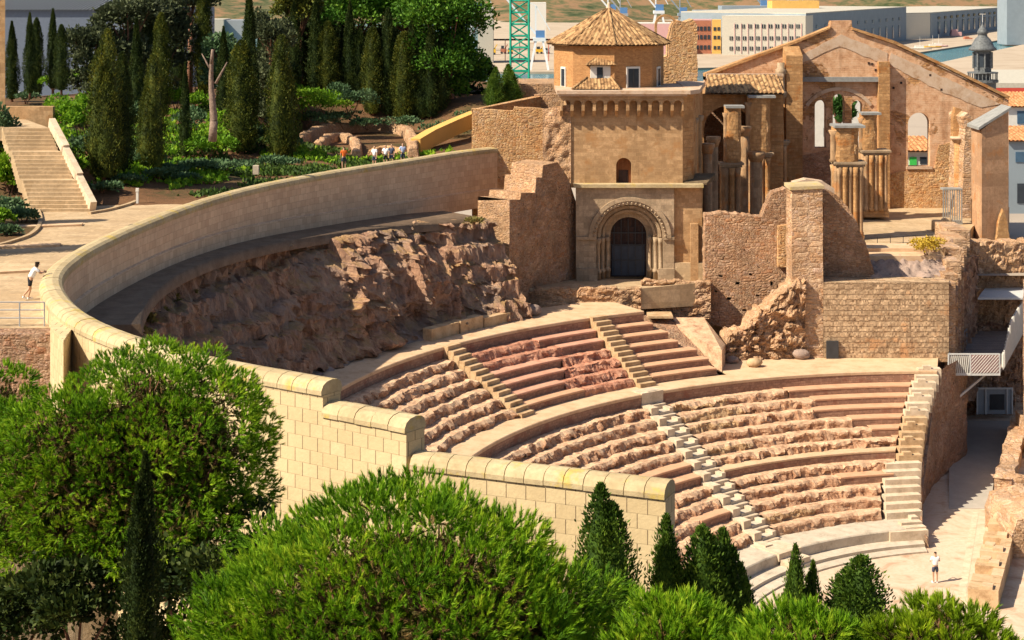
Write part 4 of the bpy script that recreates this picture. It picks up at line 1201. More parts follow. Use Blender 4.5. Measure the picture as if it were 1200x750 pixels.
# right-hand return of that wall, stepping up to the courtyard
b = MB()
for i, (yt, Y) in enumerate([(331,124.9),(322,126.2),(306,128),(292,130.5),(280,134),(270,138)]):
    w = 1.1
    b.box(xat(1106+i*1.5,Y), xat(1116+i*3.4,Y)+w*.2, Y, Y+[1.3,1.8,2.5,3.5,4,5][i], 5, zat(yt, Y))
o = b.build('stepped_side_wall', M['bigrubble']); tag(o, 'stepped stone side wall climbing from the big-block wall to the courtyard', 'wall')

# ================================================================ courtyard inside the church
b = MB(); b.plan([(11,130.5),(24,129.5),(xat(1000,133.6),133.6),(xat(1118,138),137),(xat(1140,150),150),(xat(1185,162),162.6),(12,162.6)], 5, 13.0)
tag(b.build('courtyard_floor', M['paving']), kind='structure')
b = MB()
for yt, Y, d in ((300,129.6,1.2),(291,131.6,1.0)):
    b.box(xat(1000,Y), xat(1107,Y), Y, Y+d+1.6, 10, zat(yt, Y))
tag(b.build('courtyard_step', M['walk']), 'two pale worn steps below the courtyard railing', 'steps')
b = MB()
def heap(u, v):
    px = lerp(1003,1108,u); Y = lerp(126.8,130,v); x = xat(px,Y)
    return (x, Y, lerp(zat(330,126.8), zat(303,130), v)+.45*abs(fbm(x,Y,2,.9))+.2*nz(x,Y,7,2.2))
b.grid(heap, 60, 24)
tag(b.build('rubble_heap', M['talus'], None, True), 'rough bed of loose stones on top of the big-block wall', 'rubble', kind=None)
rl = empty('courtyard_railing', W(1066,282,136.5), 'thin dark metal railing along the front of the courtyard', 'railing')
def rail_line(parent, P, Q, h, n, mat='steel_d', r=.025, mids=(0.5,)):
    P, Q = Vector(P), Vector(Q)
    for i in range(n+1):
        p = P.lerp(Q, i/n); b = MB(); b.tube(p, p+Vector((0,0,h)), r, r, 6); part(b, 'post', M[mat], parent)
    for k in (1.0,)+tuple(mids):
        b = MB(); b.tube(P+Vector((0,0,h*k)), Q+Vector((0,0,h*k)), r*.8, r*.8, 6); part(b, 'rail', M[mat], parent)
rail_line(rl, (xat(1013,136),136,13), (xat(1118,138.5),138.5,13), 1.0, 7, mids=(.5,.1))

# ================================================================ gable wall of the ruined church
YG = 162.0
gable = empty('church_gable', (xat(1000,YG), YG, 13), 'tall roofless gable wall of the ruined church with arched window openings and peeling plaster', 'gable wall')
def archpx(c, sill, r, spring, n=12):
    return [(c-r, sill), (c+r, sill)] + [(c+r*math.cos(math.pi*i/n), spring-r*math.sin(math.pi*i/n)) for i in range(n+1)]
holes = [archpx(961.5,173,6.6,124), archpx(983,173,7,117), archpx(1004.5,173,6.3,124), archpx(1077,195,13,145)]
outl = [(826,262),(826,93)] + ragged([(830,87),(880,70),(932,50),(972,34)], 9, 1.0, 1) + [(974,24.5),(998,24),(999,36)] + ragged([(1048,52),(1100,77),(1182,117)], 9, 1.0, 2) + [(1182,262)]
b = MB(); b.slab(XZ(outl, YG), [XZ(h, YG) for h in holes], YG, 1.1)
part(b, 'wall', M['peeled'], gable)
def strip(pts, Y, t, mat, name, par=gable, label=None):
    b = MB(); b.slab(XZ(pts, Y), [], Y, t); return part(b, name, M[mat], par, False, label)
strip([(826,94),(826,90),(932,51),(972,34),(974,31),(932,48),(826,86.5)], YG-.25, 1.6, 'church', 'raking_coping')
strip([(999,35),(1048,51.5),(1110,80),(1182,116),(1184,113),(1110,76.5),(1048,47.5),(999,32)], YG-.25, 1.6, 'church', 'raking_coping')
strip(ragged([(937,66),(985,40),(1040,62)],6,1.6,3)+ragged([(1040,76),(1012,66),(985,54),(965,62),(938,76),(937,66)],6,1.6,5), YG-.045, .05, 'pale_plaster', 'plaster_patch')
strip(ragged([(1044,62),(1110,92),(1172,122)],6,1.6,3)+ragged([(1150,126),(1100,106),(1042,76),(1044,62)],6,1.6,5), YG-.045, .05, 'pale_plaster', 'plaster_patch')
strip(ragged([(936,230),(936,182),(975,176),(1030,178),(1034,250),(936,250),(936,230)],6,1.4,7), YG-.08, .09, 'rubble_b', 'bare_rubble')
strip(ragged([(1040,250),(1042,205),(1062,200),(1094,198),(1100,170),(1130,165),(1132,250),(1040,250)],6,1.6,9), YG-.08, .09, 'rubble_w', 'bare_rubble')
b = MB(); b.box(xat(934,YG), xat(1028,YG), YG-.55, YG+.01, zat(95.5,YG), zat(90,YG)); part(b, 'ledge', M['leadcap'], gable)
# faint blind arch above the three windows
b = MB(); c_, zc_, ra, rb2 = xat(983,YG), zat(150,YG), 44*YG/FPX, 48*YG/FPX
O = [(c_+rb2*math.cos(math.radians(a)), zc_+rb2*math.sin(math.radians(a))) for a in range(35, 150, 5)]
I = [(c_+ra*math.cos(math.radians(a)), zc_+ra*math.sin(math.radians(a))) for a in range(145, 30, -5)]
b.slab(O+I, [], YG-.10, .11); part(b, 'blind_arch', M['pale_plaster'], gable)
b = MB(); b.box(xat(917,YG), xat(936,YG), YG-2.2, YG+.02, 12.5, zat(72,YG)); b.plan([(xat(917,YG),YG-2.2),(xat(936,YG),YG-2.2),(xat(936,YG),YG),(xat(917,YG),YG)], zat(72,YG), [zat(64,YG)]*2+[zat(53,YG)]*2)
part(b, 'left_buttress', M['church'], gable)
b = MB(); b.box(xat(1028,YG), xat(1041,YG), YG-.7, YG+.02, 12.5, zat(72,YG)); part(b, 'pilaster', M['church'], gable)
b = MB(); b.lathe((xat(915,160),160,zat(122,160)), [(.35,0),(.35,.5),(.55,.7),(.6,1.1),(.4,1.2),(.4,2.6),(.5,2.7),(.5,3.1),(.35,3.2),(.35,3.7)], 12); part(b, 'corner_shaft', M['portal'], gable, True)
b = MB(); b.box(xat(1062,YG)-.02, xat(1092,YG)+.02, YG-.2, YG+.3, zat(198,YG), zat(195,YG)); part(b, 'sill', M['pale_plaster'], gable)
b = MB()
for px_, py_ in ((1022,75),(1026,82),(1103,105),(1047,103),(1056,97),(1090,88),(1018,74)):
    b.box(xat(px_-1.2,YG), xat(px_+1.2,YG), YG-.06, YG-.003, zat(py_+1.3,YG), zat(py_-1.3,YG))
part(b, 'putlog_hole', M['door'], gable)
for p_ in gable.children:
    if p_.name.startswith('putlog'): p_['kind'] = 'stuff'
# ================================================================ side chapel with tiled roof and dark arch
chapel = empty('side_chapel', (xat(870,150), 150, 13), 'side chapel wall with a dark round arch below a narrow tiled lean-to roof', 'chapel')
b = MB(); YC = 150
oc = [(824,262),(824,108),(918,108),(918,262)]
c2 = xat(853,YC); r2 = 28*YC/FPX; zs2 = zat(152,YC); zb2 = 12.5
A_ = [(c2+r2*math.cos(math.pi*i/20), zs2+r2*math.sin(math.pi*i/20)) for i in range(21)]
b.slab([(xat(820,YC),zb2),(xat(820,YC),zat(110,YC)),(xat(918,YC),zat(110,YC)),(xat(918,YC),zb2),(c2+r2,zb2)]+A_+[(c2-r2,zb2)], [], YC, 1.0)
part(b, 'wall', M['church'], chapel)
b = MB(); b.box(xat(822,YC), xat(918,YC), YC+1.01, 161.7, 12.5, 12.9); b.box(c2-r2-1.2, c2-r2-.6, YC+1.01, 161.7, 12.9, zat(110,YC)); b.box(c2+r2+.3, c2+r2+.8, YC+1.01, 161.7, 12.9, zat(112,YC)-.4)
b.box(xat(822,YC), xat(918,YC), 157.5, 158.2, 12.9, zat(113,YC)); part(b, 'inner_wall', M['rubble_b'], chapel)  # rear cross wall added to keep the arch dark
b = MB(); b.box(xat(822,YC), xat(918,YC), YC+1.02, 161.7, zat(113,YC), zat(111,YC)); part(b, 'vault', M['church'], chapel)
b = MB(); tiled(b, (xat(826,149.2),149.2,zat(110,149.2)), (xat(919,149.2),149.2,zat(110,149.2)), (xat(917,153.5),153.5,zat(88.5,153.5)), (xat(829,153.5),153.5,zat(88.5,153.5)), .38, .14)
part(b, 'lean_to_roof', M['tile'], chapel, True)
b = MB(); b.box(xat(828,153.6), xat(918,153.6), 153.5, 154, zat(92,153.6), zat(86.5,153.6)); part(b, 'roof_flashing', M['pale_plaster'], chapel)
# ================================================================ broken piers of the nave
def pier_thing(px0, px1, ytop, yledge, ybase, Y, label, lower=None, cap=True, mat='church', capcol='portal', flutes=5):
    wx0, wx1 = xat(px0,Y), xat(px1,Y); w = wx1-wx0; xc = (wx0+wx1)/2
    root = empty('broken_pier', (xc, Y, zat(ybase,Y)), label, 'pier', 'broken piers of the church')
    b = MB(); zb_, zl, zt_ = zat(ybase,Y), zat(yledge,Y), zat(ytop,Y)
    dp = w*.9
    n = 12
    def up(u, v):
        a = 2*math.pi*u; rr = w/2*(abs(math.cos(a))**3+abs(math.sin(a))**3)**(-1/3)
        x, y = xc+rr*math.cos(a), Y+dp/2+rr*math.sin(a)*.9
        k = .07*fbm(x*1.3, y, lerp(zl,zt_,v), 1.1)
        return (x+k*math.cos(a), y+k*math.sin(a), lerp(zl, zt_, v)+(.18*nz(x, y, 3, 1.4) if v == 1 else 0))
    b.grid(up, 24, 12)
    P = [up(i/24, 1) for i in range(24)]; b.add(P, [tuple(range(24))])
    part(b, 'upper_shaft', M[mat], root)
    if cap:
        b = MB(); b.obox((xc+.1*w, Y+dp/2), (1,0), w*.58, w*.55, zt_-.05, zt_+.14); part(b, 'cap_slab', M['leadcap'], root)
    lw = lower or (px0-2, px1+2); lx0, lx1 = xat(lw[0],Y), xat(lw[1],Y); W2 = lx1-lx0; xl = (lx0+lx1)/2
    b = MB(); b.obox((xl, Y+dp/2), (1,0), W2/2+.12, W2*.5, zl-.28, zl-.10); b.obox((xl, Y+dp/2), (1,0), W2/2+.25, W2*.5+.12, zl-.097, zl+.08)
    part(b, 'ledge', M[capcol], root)
    b = MB(); b.obox((xl, Y+dp/2), (1,0), W2/2*.86, W2*.42, zb_, zl-.28)
    b.obox((xl, Y+dp/2), (1,0), W2/2+.06, W2*.48, zb_, zb_+.55)
    part(b, 'lower_pier', M[mat], root)
    for i in range(flutes):
        t = (i+.5)/flutes; r = W2*.47/flutes
        b = MB(); b.lathe((lx0+W2*t, Y+dp/2-W2*(.40+.05*(i % 2)), zb_+.5), [(r*1.25,0),(r*1.25,.25),(r*.95,.38),(r*.92,zl-zb_-1.55),(r*1.05,zl-zb_-1.5),(r*1.0,zl-zb_-1.4),(r*1.25,zl-zb_-.82)], 10)
        part(b, 'half_column', M[mat if i % 2 else 'shaft'], root, True)
    for i in range(3):
        r = W2*.14
        b = MB(); b.lathe((lx0+.06, Y+dp/2-W2*.26+W2*.26*i, zb_+.5), [(r*1.25,0),(r,.3),(r*.95,zl-zb_-1.4),(r*1.3,zl-zb_-.8)], 10); part(b, 'half_column', M['shaft' if i != 1 else mat], root, True)
    # one attached shaft runs up the left of the broken upper part, and a scar of missing stone beside it
    r = w*.15; hh = (zt_-zl)*(.9 if cap else .7)
    b = MB(); b.lathe((wx0+r*.4, Y+dp*.28, zl), [(r*1.3,.05),(r,.3),(r*.95,hh-.4),(r*1.5,hh)], 10); part(b, 'upper_half_column', M['shaft'], root, True)
    b = MB(); b.slab(XZ(ragged([(px0+(px1-px0)*.45,yledge-2),(px0+(px1-px0)*.42,lerp(yledge,ytop,.6)),(px0+(px1-px0)*.6,lerp(yledge,ytop,.85)),(px0+(px1-px0)*.85,lerp(yledge,ytop,.5)),(px0+(px1-px0)*.8,yledge-2)],3,1.2,px0), Y+dp*.05), [], Y+dp*.05, .3); part(b, 'stone_patch', M['rubble_w'], root)
    return root
pier_thing(977,1008,149,191,284,142, 'thick central pier with round flat slab on top and fluted lower shafts', (981,1012))
pier_thing(1009,1029,134,177,254,154, 'pier behind the central one, with a carved slab and orange fluted shafts below', (1012,1040), mat='church')
pier_thing(850,869,126,192,258,144, 'slim squared pier with bright golden left side before the dark arch', (847,868), flutes=3)
pier_thing(877,904,114,180,258,148.4, 'tall broad pier topped by a flat lead slab right of the dark arch', (876,903), flutes=4)
pier_thing(907,919,118,166,256,150.5, 'narrow yellowish pier between the broad pier and the gable buttress', (906,922), flutes=3, cap=False)
for px, Y, yt, yb, lab in ((870,146.6,148,256,'taller slender column with a capital between the golden pier and the broad pier'),(886,145.4,178,256,'shorter dark column with a capital in front of the broad pier')):
    root = empty('slender_column', (xat(px,Y), Y, 13), lab, 'column'); r = .5
    h = zat(yt,Y)-13
    b = MB(); b.lathe((xat(px,Y),Y,13), [(r*1.3,-.2),(r*1.3,.35),(r,.5),(r,h-.8)], 12); part(b, 'shaft', M['shaft'], root, True)
    b = MB(); b.lathe((xat(px,Y),Y,13), [(r,h-.8),(r*1.5,h-.25),(r*1.5,h)], 12); part(b, 'capital', M['shaft'], root, True)
for px, Y, yt, yb, lab in ((829,140.5,168,262,'left half column against the tower side wall by the dark arch'),(836,143,160,262,'right half column by the dark arch, next to the tower')):
    root = empty('slender_column', (xat(px,Y), Y, 13), lab, 'column'); r = .38; h = zat(yt,Y)-11
    b = MB(); b.lathe((xat(px,Y),Y,11), [(r*1.3,-.2),(r*1.3,.35),(r,.5),(r,h-.8)], 12); part(b, 'shaft', M['shaft'], root, True)
    b = MB(); b.lathe((xat(px,Y),Y,11), [(r,h-.8),(r*1.5,h-.25),(r*1.5,h)], 12); part(b, 'capital', M['shaft'], root, True)
# column with broken pinnacle near the right wall
rc = empty('corner_column', (xat(1123,157), 157, 13), 'orange round column with a carved capital beside the right courtyard wall', 'column')
b = MB(); Yk = 157; xk = xat(1123,Yk); h = zat(168,Yk)-13
b.lathe((xk,Yk,13), [(.6,-.2),(.6,.5),(.4,.7),(.36,h)], 14); part(b, 'shaft', M['church'], rc, True)
b = MB(); b.lathe((xk,Yk,13+h), [(.36,0),(.62,.35),(.75,.4),(.75,.6)], 14); part(b, 'capital', M['pale_plaster'], rc, True)
b = MB(); b.slab(XZ(ragged([(1117,164),(1117,140),(1120,126),(1127,128),(1129,164)],4,1,3), 157.2), [], 157.2, .9); part(b, 'broken_pinnacle', M['church'], rc)
wallthing('jagged_wall_end', [(1127,262),(1129,200),(1131,150),(1128,138),(1134,132),(1140,140),(1140,262)], 155, 5, 'bigrubble', 'jagged stone wall end between the round column and the right wall', rag=(6,1.2,4))
# right side wall with sloping lead coping
rside = empty('courtyard_side_wall', (xat(1160,148.2), 148.2, 13), 'tall pinkish side wall on the right with a sloping lead-covered top', 'wall')
b = MB(); Yr = 148.2; xr0, xr1 = xat(1150.5,Yr), xat(1184,Yr)
b.plan([(xr0,Yr),(xr1,Yr+.6),(xr1,Yr+3.2),(xr0-.0,Yr+3.4)], 11, [zat(152,Yr),zat(129,Yr),zat(129,Yr),zat(152,Yr)])
part(b, 'wall', M['plaster'], rside)
b = MB(); d_ = .25
b.plan([(xr0-.3,Yr-.2),(xr1+.2,Yr+.4),(xr1+.2,Yr+3.4),(xr0-.3,Yr+3.6)], [zat(152.5,Yr)+.02,zat(129,Yr)+.02]*1+[zat(129,Yr)+.02,zat(152.5,Yr)+.02], [zat(152.5,Yr)+d_,zat(129,Yr)+d_,zat(129,Yr)+d_,zat(152.5,Yr)+d_])
part(b, 'lead_coping', M['leadcap'], rside)
b = MB(); b.slab(XZ(ragged([(1168,284),(1170,262),(1176,245),(1180,258),(1184,282)],4,1,2),147.6), [], 147.6, .6); part(b, 'broken_foot', M['church'], rside)
# slatted trough and two stone pots
tr = empty('slatted_trough', W(1117,242,151), 'pale blue slatted trough against the jagged wall end in the courtyard', 'trough')
b = MB(); Yq = 151; b.box(xat(1105,Yq), xat(1128,Yq), Yq, Yq+.9, 13, 13.25); b.box(xat(1105,Yq), xat(1128,Yq), Yq-.05, Yq+1, zat(223,Yq), zat(221,Yq)); part(b, 'frame', M['leadcap'], tr)
for i in range(9):
    x = lerp(xat(1105.5,Yq), xat(1127,Yq), i/8); b = MB(); b.box(x-.05, x+.05, Yq-.02, Yq+.04, 13.2, zat(222.5,Yq)); part(b, 'slat', M['leadcap'], tr)
for i, px in enumerate((1098,1109)):
    b = MB(); Yq = 147; b.lathe((xat(px,Yq),Yq,13), [(.35,0),(.52,.2),(.5,.8),(.42,1.0),(.3,1.05)] if i else [(.45,0),(.47,.3),(.45,.85),(.4,.9)], 10)
    tag(b.build('stone_pot', M['stair_tan'], None, True), ['squat ochre stone drum at the left, before the slatted trough','rounded ochre stone pot at the right, before the slatted trough'][i], 'stone drum', 'stone drums in the courtyard')
# ruined bell arch and rubble stump right of the drum
ba = empty('ruined_bell_arch', (xat(790,150), 150, 20), 'ruined rubble stump with a thin broken bell arch right of the octagonal drum', 'ruined arch')
b = MB(); Ya = 146; b.slab(XZ(ragged([(776,110),(776,70),(784,66),(785,45),(789,28),(795,23),(803,26),(812,22),(817,30),(817,66),(818,110)],5,1.6,4),Ya), [], Ya, 3.0); part(b, 'stump', M['rubble_w'], ba)
b = MB(); c_, z_ = xat(781,Ya), zat(30,Ya); r_o, r_i = 13*Ya/FPX, 10.5*Ya/FPX
O = [(c_+r_o*math.cos(math.pi*i/16), z_+r_o*math.sin(math.pi*i/16)) for i in range(17)]
I = [(c_+r_i*math.cos(math.pi*i/16), z_+r_i*math.sin(math.pi*i/16)) for i in range(16,-1,-1)]
b.slab([(c_+r_o,zat(38,Ya))]+O+[(c_-r_o,zat(60,Ya)),(c_-r_i,zat(60,Ya))]+I+[(c_+r_i,zat(38,Ya))], [], Ya+.4, .6); part(b, 'thin_arch', M['church'], ba)
b = MB(); b.box(xat(768,Ya), xat(777,Ya), Ya+.3, Ya+1.2, 18, zat(58,Ya)); part(b, 'arch_foot', M['church'], ba)

# ================================================================ right edge: upper wall, passage end, footbridge
low_wall('upper_terrace_wall', 1120, 1225, 140.5, 141.5, 284, 281, 400, 1.6, 'rubble', 'plain upper terrace wall with a pale sunlit top at the right edge above the footbridge', 11, amp=.15)
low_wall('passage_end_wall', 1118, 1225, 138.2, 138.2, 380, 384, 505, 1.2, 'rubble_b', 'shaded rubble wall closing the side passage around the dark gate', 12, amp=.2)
low_wall('passage_cliff', 1118, 1146, 124.9, 138.0, 332, 300, 470, 1.5, 'cliff', 'rough rock and rubble bank beside the footbridge, left of its deck', 14, 'rock bank', amp=.35)
gt = empty('passage_gate', (xat(1166,137.3), 137.3, .5), 'dark blue-grey gate in the shade at the end of the side passage', 'gate')
b = MB(); Yt = 137.0; b.box(xat(1145,Yt), xat(1187,Yt), Yt, Yt+.15, .4, zat(455,Yt)); part(b, 'leaf', M['steel'], gt)
b = MB(); b.box(xat(1160,Yt), xat(1177,Yt), Yt-.05, Yt, zat(480,Yt), zat(462,Yt)); part(b, 'panel', M['steel_d'], gt)
b = MB()
for px in (1145,1155,1180,1186): b.box(xat(px,Yt)-.05, xat(px,Yt)+.05, Yt-.08, Yt-.002, .4, zat(455,Yt))
b.box(xat(1145,Yt), xat(1187,Yt), Yt-.09, Yt-.001, zat(456,Yt), zat(454,Yt)); part(b, 'frame', M['steel_l'], gt)
fb = empty('footbridge', (xat(1142,124), 124, 6.4), 'narrow steel footbridge with a striped front panel, slatted side and pale canopy over the passage', 'footbridge')
y0, y1 = 124.0, 139.5; dx = 4.7/12
xl0, xr0 = xat(1111,y0), xat(1172,y0)
X = lambda x, y: x+(y-y0)*dx
zdk = 6.5
def bplan(x0, x1, ya, yb, za, zb): return [(X(x0,ya),ya),(X(x1,ya),ya),(X(x1,yb),yb),(X(x0,yb),yb)], za, zb
b = MB(); b.plan(*bplan(xl0+.05, xr0-.05, y0+.1, y1, zdk-.25, zdk)); part(b, 'deck', M['wood_deck'], fb)
b = MB()
b.box(xl0, xr0, y0-.04, y0+.04, zdk-.28, zdk-.12); b.box(xl0, xr0, y0-.04, y0+.04, zdk+1.15, zdk+1.25)
for x in (xl0, (xl0+xr0)/2-.3, xr0-.08): b.box(x, x+.08, y0-.05, y0+.05, zdk-.28, zdk+1.25)
fp = part(b, 'front_frame', M['steel_l'], fb)
mid = (xl0+xr0)/2-.3
b = MB()
n = 10
for i in range(n):
    x = lerp(xl0+.15, mid-.12, i/(n-1)); b.bar((x-.05, y0, zdk-.12), (x+.08, y0, zdk+1.15), .07, .03)
b.build('slats', M['white'], fp)
b = MB(); b.box(mid+.085, xr0-.085, y0+.022, y0+.03, zdk-.115, zdk+1.145); b.build('dark_backing', M['pink'], fp)
b = MB()
n = 9; wdt = (xr0-.09)-(mid+.09)
for i in range(-4, n+1):
    xa = mid+.09+i*wdt/n; xb_ = xa+1.1
    # clip the slanting stripe to the panel
    za, zb_ = zdk-.11, zdk+1.14
    t0 = max(0, (mid+.09-xa)/1.1); t1 = min(1, (xr0-.09-xa)/1.1)
    if t1-t0 > .08: b.bar((xa+1.1*t0, y0, lerp(za,zb_,t0)), (xa+1.1*t1, y0, lerp(za,zb_,t1)), .12, .03)
b.build('diagonal_stripes', M['white'], fp)
b = MB()
for i in range(34):
    y = lerp(y0+1.5, y1, i/33); b.box(X(xr0,y)-.03, X(xr0,y)+.03, y-.15, y+.15, zdk-.2, zdk+2.3*sm(0, .4, i/33)+.9*(1-sm(0,.4,i/33)))
part(b, 'slatted_side', M['white'], fb)
b = MB()
for i in range(9):
    y = lerp(y0+.1, y1-3, i/8); b.box(X(xl0,y)-.03, X(xl0,y)+.03, y-.04, y+.04, zdk, zdk+1.15)
b.bar((X(xl0,y0), y0, zdk+1.15), (X(xl0,y1-3), y1-3, zdk+1.15), .06); part(b, 'left_railing', M['steel'], fb)
b = MB(); b.plan(*bplan(xl0+.4, xr0+.3, 136.6, 144.5, zat(350,137), zat(350,137)+.14)); part(b, 'canopy', M['steel_l'], fb)
b = MB()
b.bar((xl0+.3, y0+.6, 4.1), (xr0-.6, y0+1.0, zdk-.3), .14); b.bar((xl0+.2, y0+2.4, 4.3), (xl0+2.2, y0+2.4, zdk-.3), .12)
part(b, 'strut', M['steel_l'], fb)
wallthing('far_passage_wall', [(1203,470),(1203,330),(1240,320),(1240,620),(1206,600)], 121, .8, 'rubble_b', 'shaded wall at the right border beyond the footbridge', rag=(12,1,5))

# ================================================================ stage front at the lower right
st = empty('stage_front', (xat(1165,112), 112, 0), 'low stage front of yellowish stone blocks with sunlit niches at the lower right', 'stage wall')
def stagept(t): return (lerp(31.0, 24.4, t), lerp(114.0, 96.0, t))
d = Vector((24.4-31.0, 96.0-114.0, 0)).normalized(); nr = Vector((-d.y, d.x, 0))
if nr.x < 0: nr = -nr
NS = 15
for i in range(NS):
    ta, tb = i/NS, (i+1)/NS-.003
    niche = i in (4, 6, 8, 10, 12)
    h = 1.25-.3*ta+.12*nz(i*3.3,1); back = 1.0 if niche else .12*nz(i*2.1, 5)
    p, q = stagept(ta), stagept(tb); o_ = nr*back
    b = MB(); b.plan([(p[0]+o_.x,p[1]+o_.y),(q[0]+o_.x,q[1]+o_.y),(q[0]+nr.x*1.6,q[1]+nr.y*1.6),(p[0]+nr.x*1.6,p[1]+nr.y*1.6)], -.3, h)
    part(b, 'stage_block', M['stair_tan' if i % 3 else 'walk'], st)
    if niche:
        o2 = nr*.1; o3 = nr*.995
        b = MB(); b.plan([(p[0]+o2.x,p[1]+o2.y),(q[0]+o2.x,q[1]+o2.y),(q[0]+o3.x,q[1]+o3.y),(p[0]+o3.x,p[1]+o3.y)], -.3, .28); part(b, 'niche_floor', M['niche_sunlit'], st)
    else:
        u0, u1 = .15, .75
        for k, u in enumerate((.2,.6)):
            if nz(i*5.1+k, 2) > -.1:
                c = Vector((lerp(p[0],q[0],u)+nr.x*(.5+.5*k), lerp(p[1],q[1],u)+nr.y*(.5+.5*k), 0)); b = MB(); b.obox(c, (d.x,d.y), .34, .28, h-.05, h+.16+.12*nz(i,k)); part(b, 'loose_block', M['walk'], st)
b = MB(); b.plan([(30.2,100),(42,97),(46,112),(34.6,112.6)][::1], -.2, .75); tag(b.build('stage_floor', M['wood_deck']), kind='structure')
# corner block with a pale basin at the mouth of the passage
P = lambda px, py, z: G(px, py, z)[:2]
cb = empty('corner_ruin', (*P(1172,585,0), 0), 'rough yellow stone corner at the passage mouth enclosing a pale basin', 'ruined wall')
b = MB()
def crn(u, v):
    a, c_ = P(1165,597,0), P(1190,506,.3)
    x, y = lerp(a[0],c_[0],u), lerp(a[1],c_[1],u); z = lerp(-.2, 2.0+.5*u+.25*nz(u*7,1), v)
    return (x-.15*fbm(x,y,z,1), y, z)
b.grid(crn, 40, 12)
def crt(u, v):
    p = crn(u, 1); return (p[0]+1.1*v, p[1]-.35*v, p[2]+.1*nz(u*9, v*3))
b.grid(crt, 40, 3)
b.grid(lambda u, v: (crn(u,1)[0]+1.1, crn(u,1)[1]-.35, lerp(crn(u,1)[2], -.2, v)), 40, 4)
part(b, 'left_side', M['bigrubble'], cb)
a = P(1165,597,0)
b = MB(); rough_face(b, lambda u, v: (a[0]+6*u, a[1]-1.2*u, lerp(-.2, lerp(2.0,2.2,u)+.2*nz(u*6,2), v)), (0,-1,0), 30, 14, .12, 2)
b.grid(lambda u, v: (a[0]+6*u, a[1]-1.2*u+.9*v, lerp(2.0,2.2,u)+.2*nz(u*6,2)), 30, 3)
part(b, 'front_side', M['bigrubble'], cb)
b = MB(); b.plan([(a[0]+1.1,a[1]+.6),(a[0]+6.5,a[1]-.2),(a[0]+8,a[1]+9),(a[0]+4,a[1]+10)], .2, 1.25); part(b, 'basin_floor', M['marble_g'], cb)
b = MB(); b.plan([(a[0]+4.5,a[1]+4),(a[0]+9,a[1]+3),(a[0]+11,a[1]+14),(a[0]+5.0,a[1]+13)], .2, 3.2); part(b, 'rear_block', M['bigrubble'], cb)
wallthing('stage_side_wall', [(1186,664),(1186,628),(1192,610),(1230,600),(1230,664)], 104, 6, 'bigrubble', 'pale stone block wall rising at the right border behind the stage deck', rag=(9,1,5))
# loose stones
for i, (px, py, z, s_, lab) in enumerate([(590,371,10.95,.55,'big pale boulder at the foot of the stepped buttress'),(624,368,11,.5,'small pale stone beside the terrace wall left end'),(884,429,7.35,.42,'yellowish loose stone lying on the lower walkway'),(858,425,7.35,.35,'small grey stone near the end of the broken wall'),(575,373,10.95,.38,'grey stone left of the big pale boulder'),(938,420,7.35,.5,'flat grey stone before the tall pier')]):
    me_ = MB(); x, y, zz = G(px, py, z)
    def bl(u, v):
        a, p = 2*math.pi*u, math.pi*(v-.5)
        k = s_*(1+.25*nz(math.cos(a)*1.3+i*5, math.sin(a)*1.3, p))
        return (x+k*1.25*math.cos(a)*math.cos(p), y+k*math.sin(a)*math.cos(p), zz+s_*.55+k*.75*math.sin(p))
    me_.grid(bl, 12, 8)
    tag(me_.build('loose_stone', M['stair_tan' if i in (0,2) else 'talus'], None, True), lab, 'stone', 'loose stones on the walkways')
# ================================================================ ground
def wall_r(th):
    """distance of the curved wall's outer face from the orchestra centre"""
    best = None
    for p in WPOL:
        d = abs((p[0]-th+180) % 360 - 180)
        if best is None or d < best[0]: best = (d, p[1])
    return best[1]
WPOL = [(ang(*p), math.hypot(p[0]-CX, p[1]-CY)) for p in main+sec2+sec3]
TH_FAR, TH_NEAR = ang(*main[0]), ang(*sec3[-1])
STP0, STP1 = G(70,249,20.0), G(24,150,24.3)          # foot and head of the garden stairs
def garden_z(x, y):
    r = math.hypot(x-CX, y-CY); th = ang(x, y)
    rw = wall_r(th)
    d = r-rw
    z = 20.0 + lerp(2.6*sm(9, 34, d), 4.6*sm(2.5, 26, d), sm(140, 156, th)) + .35*fbm(x, y, 0, .12)*sm(2, 8, d)
    z += .12*nz(x, y, 1, .9)*sm(2, 5, d)
    # path plateau on the left stays level beside the wall
    lev = sm(153.5, 161, th)*(1-sm(13 if th < 166 else 14, 26, d))
    z = lerp(z, 20.0, lev)
    z -= 16*sm(lerp(58, 34, sm(140, 156, th)), 95, d)                            # the hill falls away behind
    # terrace edge towards the viewer
    z = lerp(z, 15.6 + .4*nz(x,y,2,.3), sm(70.6, 69.8, y) if x < 0 else 0)
    # castle hillside under and before the viewer
    near = 12.5 + (31.0-12.5)*sm(40, 2, y) + .8*fbm(x, y, 3, .15)
    k = sm(68, 58, y)
    z = lerp(z, near, k)
    zz = lerp(z, 8.0, sm(200, 216, th)*sm(10, 0, d)) if d < 10 and y < 62 else z
    # excavated hollow beyond the wall
    ex = math.hypot((x-EXC[0])/8.0, (y-EXC[1]-2)/11.0)
    if y > 100: zz = lerp(zz, 19.9, sm(1.45, 1.0, ex))
    return zz
EXC = G(440, 165, 20.0)[:2]
b = MB()
NTH, NRR = 200, 74
def gpt(u, v):
    th = lerp(TH_FAR-14, 322, u); rw = wall_r(th) + .35 if th < TH_NEAR else lerp(wall_r(TH_NEAR)+.3, 62, sm(TH_NEAR, TH_NEAR+25, th))
    if th < TH_FAR: rw = lerp(rw, rw+4, sm(TH_FAR, TH_FAR-6, th))
    r = rw + 92*v**1.7
    x, y, _ = pol(r, th)
    return (x, y, garden_z(x, y))
b.grid(gpt, NTH, NRR)
